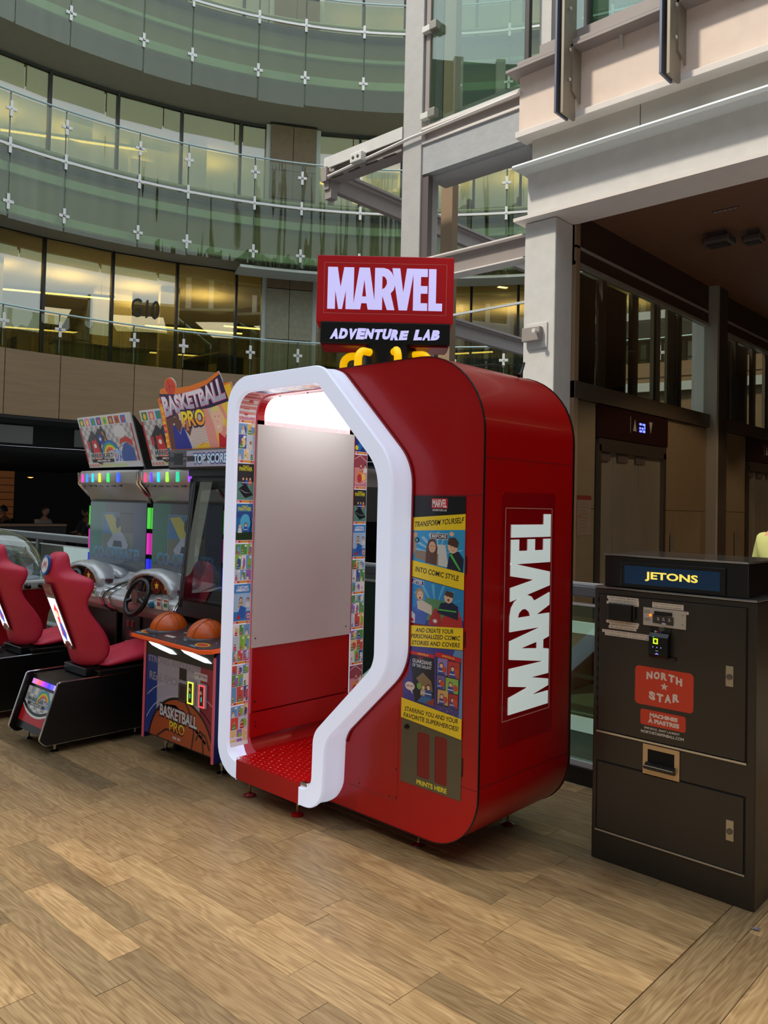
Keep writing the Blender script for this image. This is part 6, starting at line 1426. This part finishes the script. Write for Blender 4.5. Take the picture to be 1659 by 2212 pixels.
BALL = mat('ball_orange', (224, 96, 18), .3, bump=.15, bscale=(220, 220, 220), coat=.25)
for x, y in ((-4.49, 2.85), (-4.095, 2.86)):
    R_ = .122; zc = .765; rings = []
    for k in range(9):
        e_ = k/8*pi/2; rings.append([(x+R_*cos(e_)*cos(th)*1.0, y+R_*cos(e_)*sin(th), zc+R_*.95*sin(e_)) for th in [2*pi*q/24 for q in range(24)]])
    bl = B().loft(rings).build('half_ball', BALL, bb_, smooth=True)
    B().tube([(x+R_*1.0*cos(th), y, zc+R_*.955*sin(th)) for th in [pi*q/20 for q in range(21)]], .0022, 5).tube([(x+.0*th+.03, y+sqrt(R_**2-.03**2)*cos(th), zc+R_*.93*sin(th)) for th in [pi*q/20 for q in range(21)]], .0022, 5).build('ball_seam', mat('seam_brown', (150, 62, 14), .5), bl)
    B().lathe([(R_+.02, -.008), (R_+.016, .004), (R_+.002, .010)], (x, y, zc+.005), 24).build('clear_collar', mat('collar', (90, 88, 96), .12), bl)
# tall frame with clear panes, lintel and score box
P1, P2 = Vector((0, 2.955, .90)), Vector((0, 3.035, 1.76))
def fb(x0, x1, t0, t1, dy=.05):
    b = B(); ya = P1.y+(P2.y-P1.y)*t0; yb = P1.y+(P2.y-P1.y)*t1; za = P1.z+(P2.z-P1.z)*t0; zb = P1.z+(P2.z-P1.z)*t1
    b.add([(x0, ya, za), (x1, ya, za), (x1, ya+dy, za), (x0, ya+dy, za), (x0, yb, zb), (x1, yb, zb), (x1, yb+dy, zb), (x0, yb+dy, zb)], [(0, 1, 2, 3), (4, 5, 6, 7), (0, 1, 5, 4), (1, 2, 6, 5), (2, 3, 7, 6), (3, 0, 4, 7)]); return b
fb(-4.56, -4.51, 0, 1).build('post', KBLK, bb_); fb(-3.88, -3.83, 0, 1).build('post', KBLK, bb_); fb(-4.56, -3.83, -.06, .07).build('bottom_rail', KBLK, bb_); fb(-4.56, -3.83, .95, 1.04).build('top_rail', KBLK, bb_)
fb(-4.545, -4.54, .02, .93, -.002).build('chrome_line', CHR, bb_)
fb(-4.51, -3.88, .05, .96, .004).build('clear_pane', glass('clear_pane', (222, 226, 226), .07), bb_)
B().box((-4.56, 3.0, .80), (-3.83, 3.5, .84)).box((-4.55, 3.46, .80), (-3.84, 3.5, 1.0)).build('tray', mat('tray_wine', (50, 20, 28), .4), bb_)
B().lathe([(.006, 0), (.006, -.006)], (-4.535, 3.02, 1.74), 8, 'y').build('bolt', CHR, bb_)
B().box((-4.55, 3.0, 1.755), (-3.82, 3.5, 1.835)).build('lintel', KBLK, bb_)
sbx = B().box((-4.70, 2.935, 1.797), (-3.74, 3.12, 1.927), bev=.012).build('score_box', mat('score_black', (14, 14, 18), .25), bb_)
a = Art(plane_f((-4.70, 2.9345, 1.797), (1, 0, 0), (0, 0, 1), (0, -1, 0)))
a.rect(.02, .015, .94, .118, (170, 166, 190)); a.rect(.02, .015, .22, .118, (84, 80, 86)); a.rect(.02, .050, .60, .085, (34, 34, 40)); a.rect(.075, .03, .18, .105, (20, 14, 16)); a.text('PTS.', .185, .055, .05, .022, (150, 140, 146), .02)
blk(a, 'TOP SCORE', .30, .035, .36, .062, (200, 226, 250), (50, 56, 130)); a.poly([(.66, .015), (.72, .015), (.70, .118), (.64, .118), (.67, .06)], (236, 110, 60)); a.build('score_print', sbx, .3, es=.15)
# printed header board
hv = Vector((0, -.10, .42)).normalized(); hn = Vector((0, -hv.z, -abs(hv.y))); ho = Vector((-4.78, 2.985, 1.927))
out = [(.05, 0), (.78, 0), (.80, .20), (.86, .36), (.845, .44), (.76, .435), (.76, .46), (.735, .52), (.60, .475), (.40, .45), (.235, .45)]+[(.17+.07*cos(th), .465+.065*sin(th)) for th in [pi*k/8 for k in range(9)]]+[(.04, .455), (.02, .40), (-.01, .385), (.0, .20)]
b = B(); n_ = len(out); pf = lambda u, q, h: ho+Vector((u*.965, 0, 0))+hv*q*.915+hn*h
tr_ = geometry.tessellate_polygon([[Vector((p[0], p[1], 0)) for p in out]])
b.add([pf(p[0], p[1], .004) for p in out]+[pf(p[0], p[1], -.004) for p in out], [tuple(t) for t in tr_]+[tuple(n_+i for i in reversed(t)) for t in tr_]+[(i, (i+1) % n_, n_+(i+1) % n_, n_+i) for i in range(n_)])
hb = b.build('header_board', mat('board_edge'), bb_)
a = Art(lambda u, q, h: pf(u, q, h+.0045)); a.poly(out, (226, 120, 24))
for k in range(16): a.poly([(.0+random.uniform(-.0, .03), .02+k*.022), (.045, .03+k*.022), (.03, .05+k*.022), (.004, .045+k*.022)], random.choice(((240, 190, 40), (214, 60, 20), (240, 140, 30))))
a.poly([(.78, .30), (.855, .36), (.84, .43), (.77, .42)], (240, 190, 40)); a.poly([(.06, .01), (.78, .01), (.80, .20), (.80, .40), (.05, .40), (.055, .2)], (206, 190, 186)); a.poly([(.60, .01), (.78, .01), (.80, .20), (.80, .40), (.66, .40)], (236, 196, 60)); a.poly([(.06, .22), (.20, .22), (.20, .40), (.06, .40)], (236, 214, 90)); a.poly([(.20, .15), (.30, .15), (.30, .34), (.18, .34)], (222, 206, 200))
for k in range(12): a.line([(.40-.08+.0, .05+k*.018), (.42, .035+k*.018), (.52, .045+k*.018)], .002, (170, 150, 150))
a.poly([(.33, .01), (.56, .01), (.54, .05), (.40, .04)], (236, 196, 60)); a.line([(.41, .03), (.46, .045), (.49, .03)], .005, (210, 90, 40))
BR_, BR2 = (96, 56, 44), (74, 42, 36)    # player reaching up, blue vest
a.poly([(.055, .01), (.13, .01), (.13, .20), (.12, .36), (.06, .36), (.05, .20)], BR_); a.poly([(.11, .01), (.31, .01), (.27, .15), (.25, .19), (.20, .12), (.15, .19), (.12, .18)], (36, 40, 150)); a.poly([(.15, .19), (.20, .115), (.245, .19), (.24, .20), (.20, .13), (.155, .20)], (150, 170, 220)); a.poly([(.255, .16), (.31, .02), (.315, .02), (.265, .17)], (150, 170, 220))
a.poly([(.15, .18), (.20, .125), (.235, .18), (.23, .22), (.16, .22)], BR_); a.poly([(.12, .23), (.125, .29), (.15, .31), (.19, .295), (.215, .25), (.215, .20), (.19, .18), (.16, .20), (.13, .20)], BR_); a.poly([(.155, .245), (.17, .25), (.165, .24)], (230, 226, 220)); a.poly([(.19, .215), (.205, .22), (.205, .21)], (150, 50, 50)); a.poly([(.12, .255), (.125, .29), (.15, .31), (.185, .298), (.15, .28)], BR2)
a.poly([(.245, .17), (.31, .10), (.36, .18), (.36, .23), (.33, .26), (.30, .34), (.24, .34), (.27, .26), (.28, .19)], BR_); a.poly([(.28, .14), (.31, .14), (.315, .21), (.29, .22)], (200, 120, 96))
PK, HR = (226, 150, 140), (224, 206, 120)  # player with fair hair, red vest
a.poly([(.52, .01), (.62, .01), (.60, .16), (.55, .30), (.49, .30), (.50, .15)], PK); a.poly([(.62, .01), (.78, .01), (.78, .06), (.70, .10), (.64, .12)], (196, 20, 44)); a.poly([(.63, .12), (.70, .07), (.73, .14), (.69, .18), (.64, .17)], PK); a.poly([(.60, .20), (.61, .14), (.64, .105), (.68, .12), (.70, .17), (.70, .27), (.60, .27)], (240, 190, 170)); a.poly([(.59, .20), (.595, .285), (.63, .305), (.69, .295), (.72, .25), (.72, .17), (.70, .15), (.70, .24), (.66, .265), (.61, .26), (.60, .20)], HR)
a.poly([(.62, .222), (.632, .226), (.63, .216)], (60, 50, 60)); a.poly([(.66, .222), (.672, .226), (.67, .216)], (60, 50, 60)); a.poly([(.635, .15), (.66, .16), (.655, .142)], (240, 240, 240)); a.poly([(.645, .20), (.65, .18), (.64, .178)], (200, 130, 120)); a.poly([(.64, .36), (.69, .36), (.76, .20), (.73, .20)], PK)
a.ell(.17, .465, .062, .058, (208, 66, 34), 20); a.line([(.115, .44), (.17, .47), (.225, .455)], .004, (110, 30, 20)); a.line([(.15, .52), (.165, .46), (.16, .42)], .004, (110, 30, 20))
def wr2(u0, v0, W2, H2, bow, tilt): return lambda x, y: (u0+x*W2, v0+tilt*x*W2+y*H2*(1+.30*(2*x-1)**2)-bow*(1-(2*x-1)**2)*(0)+(.030*(2*x-1)**2))
a.poly([(.02, .425), (.235, .405), (.42, .41), (.60, .445), (.75, .50), (.80, .315), (.60, .285), (.40, .275), (.24, .275), (.06, .235)], (36, 18, 66))
a.text('BASKETBALL', 0, 0, 1, 1, (230, 96, 130), .07, warp=lambda x, y: (.045+x*.725+(y-.5)*-.02, .268+.045*x+(.018*(2*x-1)**2)*(1 if x > .5 else -1.3)+y*(.125+.035*(2*x-1)**2)))
a.text('BASKETBALL', 0, 0, 1, 1, (226, 226, 240), .045, grad=(170, 170, 196), warp=lambda x, y: (.048+x*.718+(y-.5)*-.02, .272+.045*x+(.018*(2*x-1)**2)*(1 if x > .5 else -1.3)+y*(.118+.035*(2*x-1)**2)))
blk(a, 'PRO', .245, .165, .27, .115, (246, 220, 40), (36, 18, 66), slope=.02, grad=(240, 160, 40)); a.build('header_print', hb, .3, es=.22)
for x, y in ((-4.50, 2.86), (-3.90, 2.86), (-4.50, 3.45), (-3.90, 3.45)):
    f_ = B().lathe([(.030, 0), (.032, .007), (.018, .014), (.010, .018), (.010, .118)], (x, y, 0), 16).build('levelling_foot', CHR, bb_, smooth='auto'); B().lathe([(.016, .05), (.016, .064)], (x, y, 0), 6).build('nut', CHR, f_)
    c_ = B().lathe([(.028, -.012), (.030, -.008), (.030, .008), (.028, .012)], (x+.06, y+.05, .032), 14, 'x').build('caster_wheel', mat('rubber', (18, 18, 18), .7), bb_); B().box((x+.04, y+.03, .05), (x+.08, y+.07, .118)).build('fork', CHR, c_)

# ================================================================ DOME HOCKEY TABLE
hk = root('dome_hockey_table', (-7.47, 2.82, 0), 'red bubble hockey table under a clear dome at the far left', 'game table')
TX0, TX1, TY0, TY1 = -7.95, -7.0, 2.46, 3.29
rings = []
for z, g_ in ((.02, .0), (.06, .01), (.30, -.10), (.55, -.07), (.74, -.01), (.79, 0)):
    rings.append([(TX0-g_, TY0-g_*.6, z), (TX1+g_, TY0-g_*.6, z), (TX1+g_, TY1+g_*.6, z), (TX0-g_, TY1+g_*.6, z)])
B().loft(rings).build('body', mat('hockey_red', (168, 14, 30), .4, coat=.2), hk, smooth='auto')
rm = B().box((TX0-.01, TY0-.01, .785), (TX1+.01, TY1+.01, .865), bev=.02).build('rim', mat('rim_pale', (196, 194, 190), .3, metal=.2), hk)
for y in (2.55, 2.70, 2.85, 3.00, 3.12):
    k_ = B().tube([(TX1+.01, y, .825), (TX1+.05, y, .825)], .008, 8).build('rod', CHR, rm); B().tube([(TX1+.03, y, .825), (TX1+.04, y, .825), (TX1+.085, y, .823), (TX1+.10, y, .822)], [.015, .024, .022, .012], 12).build('knob', mat('knob_black', (14, 14, 15), .2), rm, smooth='auto')
sf_ = B().prism(fillet([(TX0+.05, TY0+.05, .25), (TX1-.05, TY0+.05, .25), (TX1-.05, TY1-.05, .25), (TX0+.05, TY1-.05, .25)], closed=True, seg=6), 'z', .865, .875).build('ice_surface', mat('ice_white', (214, 220, 226), .3), hk)
a = Art(plane_f((TX0, TY0, .8755), (1, 0, 0), (0, 1, 0), (0, 0, 1))); a.ell(.475, .405, .12, .12, (60, 90, 190), 24); a.ell(.475, .405, .11, .11, (224, 228, 232), 24); a.rect(.465, .07, .485, .74, (200, 50, 60)); a.rect(.75, .07, .765, .74, (60, 90, 190)); a.rect(.2, .07, .215, .74, (60, 90, 190)); a.build('ice_lines', sf_, .3)
B().loft([[(x, TY1-.10, .876), (x, TY1-.10, .93)] for x in (TX0+.3, TX1-.3)], closed=False).build('board', mat('board_cream', (220, 214, 190), .4), hk, solid=.008)
pn_ = 0
for x, y, c in ((-7.15, 2.62, 0), (-7.18, 2.98, 1), (-7.35, 2.80, 0), (-7.5, 2.60, 1), (-7.5, 3.0, 0), (-7.65, 2.75, 1), (-7.75, 2.95, 0)):
    pf_ = root('player_figure', (x, y, .876), ('little hockey player in white on the ice under the dome', 'little hockey player in blue on the ice under the dome')[c], 'figurine', 'hockey figures under the dome')
    B().lathe([(.012, 0), (.010, .02), (.016, .05), (.012, .062), (.004, .066)], (x, y, .876), 8).build('body', mat('fig%d' % c, ((226, 226, 230), (60, 84, 170))[c], .4), pf_, smooth='auto'); B().lathe([(.004, 0), (.010, .006), (.010, .016), (.004, .022)], (x, y, .94), 8).build('head', mat('fig_head', (230, 226, 220), .4), pf_, smooth='auto')
    B().tube([(x+.01, y, .92), (x+.03, y-.01, .88), (x+.045, y-.015, .878)], .002, 4).build('stick', KBLK, pf_)
rings = []
for k in range(13):
    e_ = k/12*pi/2*.985; ce = cos(e_)**.8; rings.append([(-7.475+(.455*ce)*(abs(cos(th))**.5)*(1 if cos(th) >= 0 else -1), 2.885+(.39*ce)*(abs(sin(th))**.5)*(1 if sin(th) >= 0 else -1), .868+.43*sin(e_)) for th in [2*pi*q/32 for q in range(32)]])
B().loft(rings, caps=False).build('dome', glass('dome_clear', (228, 234, 238), .10), hk, smooth=True)

# ================================================================ PEOPLE
def figure(name, joints, edges, radii, m, parent, sub=2, label=None):
    me = bpy.data.meshes.new(name); org = wloc(parent)
    me.from_pydata([tuple(Vector(j)-org) for j in joints], edges, []); me.materials.append(m)
    o = bpy.data.objects.new(name, me); put(o, parent)
    sk = o.modifiers.new('skin', 'SKIN'); sk.use_smooth_shade = True
    lay = me.skin_vertices[0].data if me.skin_vertices else None
    if lay is None:
        bm = bmesh.new(); bm.from_mesh(me); bm.verts.layers.skin.verify(); bm.to_mesh(me); bm.free(); lay = me.skin_vertices[0].data
    for i, r in enumerate(radii): lay[i].radius = (r, r) if not isinstance(r, tuple) else r
    lay[0].use_root = True
    ss = o.modifiers.new('sub', 'SUBSURF'); ss.levels = sub; ss.render_levels = sub
    return tag(o, label)
def person(pos, face, label, shirt, trousers, hair, skin, seated=True, lean=0.1, arm_to=None, jacket=None, pants_vis=True, turn_head=0):
    x, y, z0 = pos; fx, fy = cos(radians(face)), sin(radians(face)); rx, ry = fy, -fx     # right-hand side
    P = lambda f, r, h: (x+fx*f+rx*r, y+fy*f+ry*r, z0+h)
    t = root('person', pos, label, 'person')
    hip = .50 if seated else .93; sh = hip+.50; L = lean
    j = [P(0, 0, hip), P(.02*1, 0, hip+.14), P(L*.5, 0, hip+.30), P(L, 0, sh-.03), P(L+.02, 0, sh+.07), P(L+.03, 0, sh+.12)]
    e = [(0, 1), (1, 2), (2, 3), (3, 4), (4, 5)]; r = [(.15, .12), (.13, .10), (.14, .11), (.13, .10), .055, .05]
    for s_ in (-1, 1):
        b0 = len(j)
        if arm_to and s_ in arm_to: el, wr_ = arm_to[s_]
        else: el, wr_ = (L+.10, .24, sh-.28), (L+.33, .14, sh-.30)
        j += [P(L, s_*.17, sh-.03), P(el[0], s_*el[1], el[2]), P(wr_[0], s_*wr_[1], wr_[2])]
        e += [(3, b0), (b0, b0+1), (b0+1, b0+2)]; r += [.062, .045, .028]
        h0 = b0+2
        hb_ = len(j)                                     # palm, thumb and four fingers
        d = Vector(j[h0])-Vector(j[b0+1]); d.normalize(); side = Vector((rx, ry, 0))*s_
        j.append(tuple(Vector(j[h0])+d*.05)); e.append((h0, hb_)); r.append((.036, .018))
        for q in range(4):
            k0 = len(j); o2 = side*(.024-.016*q); ln = (.055, .068, .062, .05)[3-q]
            j += [tuple(Vector(j[hb_])+d*.04+o2), tuple(Vector(j[hb_])+d*(.04+ln)+o2+Vector((0, 0, -.02)))]; e += [(hb_, k0), (k0, k0+1)]; r += [.0095, .008]
        k0 = len(j); j += [tuple(Vector(j[hb_])-side*.035+d*.01), tuple(Vector(j[hb_])-side*.045+d*.045)]; e += [(hb_, k0), (k0, k0+1)]; r += [.011, .009]
    for s_ in (-1, 1):
        b0 = len(j)
        if seated: j += [P(.02, s_*.10, hip-.03), P(.42, s_*.12, hip-.01), P(.46, s_*.12, .10), P(.58, s_*.12, .05)]
        else: j += [P(0, s_*.10, hip-.06), P(.02, s_*.11, .50), P(0, s_*.11, .09), P(.14, s_*.12, .04)]
        e += [(0, b0), (b0, b0+1), (b0+1, b0+2), (b0+2, b0+3)]; r += [.095, .062, .042, .038]
    SK_ = mat('skin_%d%d%d' % tuple(skin), skin, .55)
    figure('body', j, e, r, SK_, t, 1)
    # clothes, a little outside the body
    js = j[:4]; es = [(0, 1), (1, 2), (2, 3)]; rs = [(.165, .135), (.145, .115), (.155, .125), (.145, .11)]
    for s_, b0 in ((-1, 6), (1, 6+3+1+8+2)):
        k0 = len(js); A_, E_ = Vector(j[b0]), Vector(j[b0+1]); js += [tuple(A_), tuple(A_.lerp(E_, .55)), tuple(A_.lerp(E_, .92))]; es += [(3, k0), (k0, k0+1), (k0+1, k0+2)]; rs += [.078, .064, .066]
        if jacket: 
            k1 = len(js); js.append(tuple(Vector(j[b0+1]).lerp(Vector(j[b0+2]), .85))); es.append((k1-1, k1)); rs.append(.045)
    figure('shirt', js, es, rs, mat('cloth_%d%d%d' % tuple(shirt), shirt, .85, noise=.05), t, 2)
    nb = 6+2*(3+1+8+2); jp = [j[0]]; ep = []; rp_ = [(.155, .125)]
    for q in range(2):
        b0 = nb+q*4; k0 = len(jp); jp += [j[b0], j[b0+1], tuple(Vector(j[b0+2]))]; ep += [(0, k0), (k0, k0+1), (k0+1, k0+2)]; rp_ += [.108, .074, .062]
        f_ = Vector(j[b0+3])-Vector(j[b0+2]); B().tube([Vector(j[b0+2])+Vector((0, 0, -.04)), Vector(j[b0+2])+f_*.5+Vector((0, 0, -.02)), Vector(j[b0+3])+f_*.1], [.045, .048, .035], 8).build('shoe', mat('shoe_dark', (24, 22, 22), .5), t, smooth='auto')
    figure('trousers', jp, ep, rp_, mat('cloth_%d%d%d' % tuple(trousers), trousers, .85), t, 2)
    # head with face
    hc = Vector(P(L+.05, 0, sh+.235)); hd = Vector((cos(radians(face+turn_head)), sin(radians(face+turn_head)), 0)); hr = Vector((hd.y, -hd.x, 0)); rings = []
    for k in range(11):
        a_ = -pi/2+pi*k/10; zz = sin(a_)*.118; rr = cos(a_); jaw = .82 if k < 4 else 1.0
        rings.append([tuple(hc+hd*(.095*rr*cos(th)*(1.0 if cos(th) < 0 else jaw)+.008)+hr*(.076*rr*sin(th)*jaw)+Vector((0, 0, zz))) for th in [2*pi*q/16 for q in range(16)]])
    hh = B().loft(rings).build('head', SK_, t, smooth=True)
    B().loft([[tuple(hc+hd*(.098+d_)+hr*w_*q+Vector((0, 0, z_))) for q, z__ in ((-1, 0), (0, 0), (1, 0))] for d_, w_, z_ in ((-.012, .010, .02), (.004, .010, -.005), (.020, .016, -.028), (-.012, .014, -.036))], closed=False).build('nose', SK_, hh, solid=.008)
    for s_ in (-1, 1):
        B().lathe([(.002, -.009), (.009, 0), (.002, .009)], tuple(hc+hd*.088+hr*s_*.030+Vector((0, 0, .008))), 8).build('eye', mat('eye_dark', (40, 30, 26), .3), hh); B().lathe([(.006, -.022), (.014, 0), (.008, .026)], tuple(hc+hr*s_*.078), 8).build('ear', SK_, hh, smooth='auto')
    B().tube([tuple(hc+hd*.092+hr*w_+Vector((0, 0, -.056))) for w_ in (-.024, 0, .024)], [.003, .006, .003], 6).build('mouth', mat('lips', (150, 80, 74), .5), hh)
    rings = []
    for k in range(8):
        a_ = pi*.02+pi*.48*k/7; rr = cos(a_); rings.append([tuple(hc-hd*.012+hd*(.102*rr*cos(th))+hr*(.086*rr*sin(th))+Vector((0, 0, .018+sin(a_)*.108+(.03 if cos(th) > .3 else -.05)*(1-k/7)))) for th in [2*pi*q/16 for q in range(16)]])
    B().loft(rings).build('hair', mat('hair_%d%d%d' % tuple(hair), hair, .7), hh, smooth=True)
    return t
SK1, SK2 = (206, 150, 120), (150, 104, 80)
# standing visitor half outside the right edge, only the sleeve and forearm show
person((-1.82, 6.2, 0), 60, 'person in a pale green T-shirt half cut off by the right edge', (176, 178, 110), (40, 40, 48), (60, 44, 34), SK1, seated=False, lean=0.0, arm_to={-1: ((.04, .30, 1.16), (.30, .16, 1.14)), 1: ((.04, .24, 1.14), (.28, .16, 1.12))})
# diners far away in the dark restaurant
def dinner_at(px, py, lab, top, hair, sk, face, **k): return person((px, py, 0), face, lab, top, (30, 30, 34), hair, sk, **k)
dinner_at(-20.6, 8.35, 'seated person in dark clothes at the leftmost restaurant table', (26, 24, 28), (20, 18, 18), SK2, 200)
dinner_at(-20.2, 9.0, 'seated person in a light jacket facing the checked shirt', (190, 180, 160), (60, 44, 34), SK1, 20)
dinner_at(-19.3, 9.85, 'seated person in a dark checked shirt with their back turned', (44, 40, 40), (16, 14, 14), SK2, 200)
dinner_at(-17.9, 9.25, 'seated silhouette in black in front of the amber timber screen', (18, 17, 18), (14, 12, 12), SK2, 190)
def rtable(x, y, lab):
    t = root('restaurant_table', (x, y, 0), lab, 'table'); B().box((x-.45, y-.4, .72), (x+.45, y+.4, .76), bev=.01).build('tabletop', WDK, t); B().lathe([(.25, 0), (.25, .02), (.03, .04), (.03, .72)], (x, y, 0), 14).build('pedestal', DK, t)
for x, y, lab in ((-21.7, 7.9, 'dining table in front of the leftmost diner'), (-19.4, 10.75, 'dining table behind the diner in the checked shirt')): rtable(x, y, lab)
for x, y, lab in ((-20.6, 8.35, 'chair under the leftmost diner'), (-20.2, 9.0, 'chair under the diner in the light jacket'), (-19.3, 9.85, 'chair under the diner in the checked shirt'), (-17.9, 9.25, 'chair under the silhouetted diner')):
    t = root('dining_chair', (x, y, 0), lab, 'chair', 'restaurant chairs'); B().box((x-.2, y-.2, .24), (x+.2, y+.2, .27)).build('seat', WDK, t)
    for sx in (-1, 1):
        for sy in (-1, 1): B().box((x+sx*.18-.015, y+sy*.18-.015, 0), (x+sx*.18+.015, y+sy*.18+.015, .24)).build('leg', DK, t)
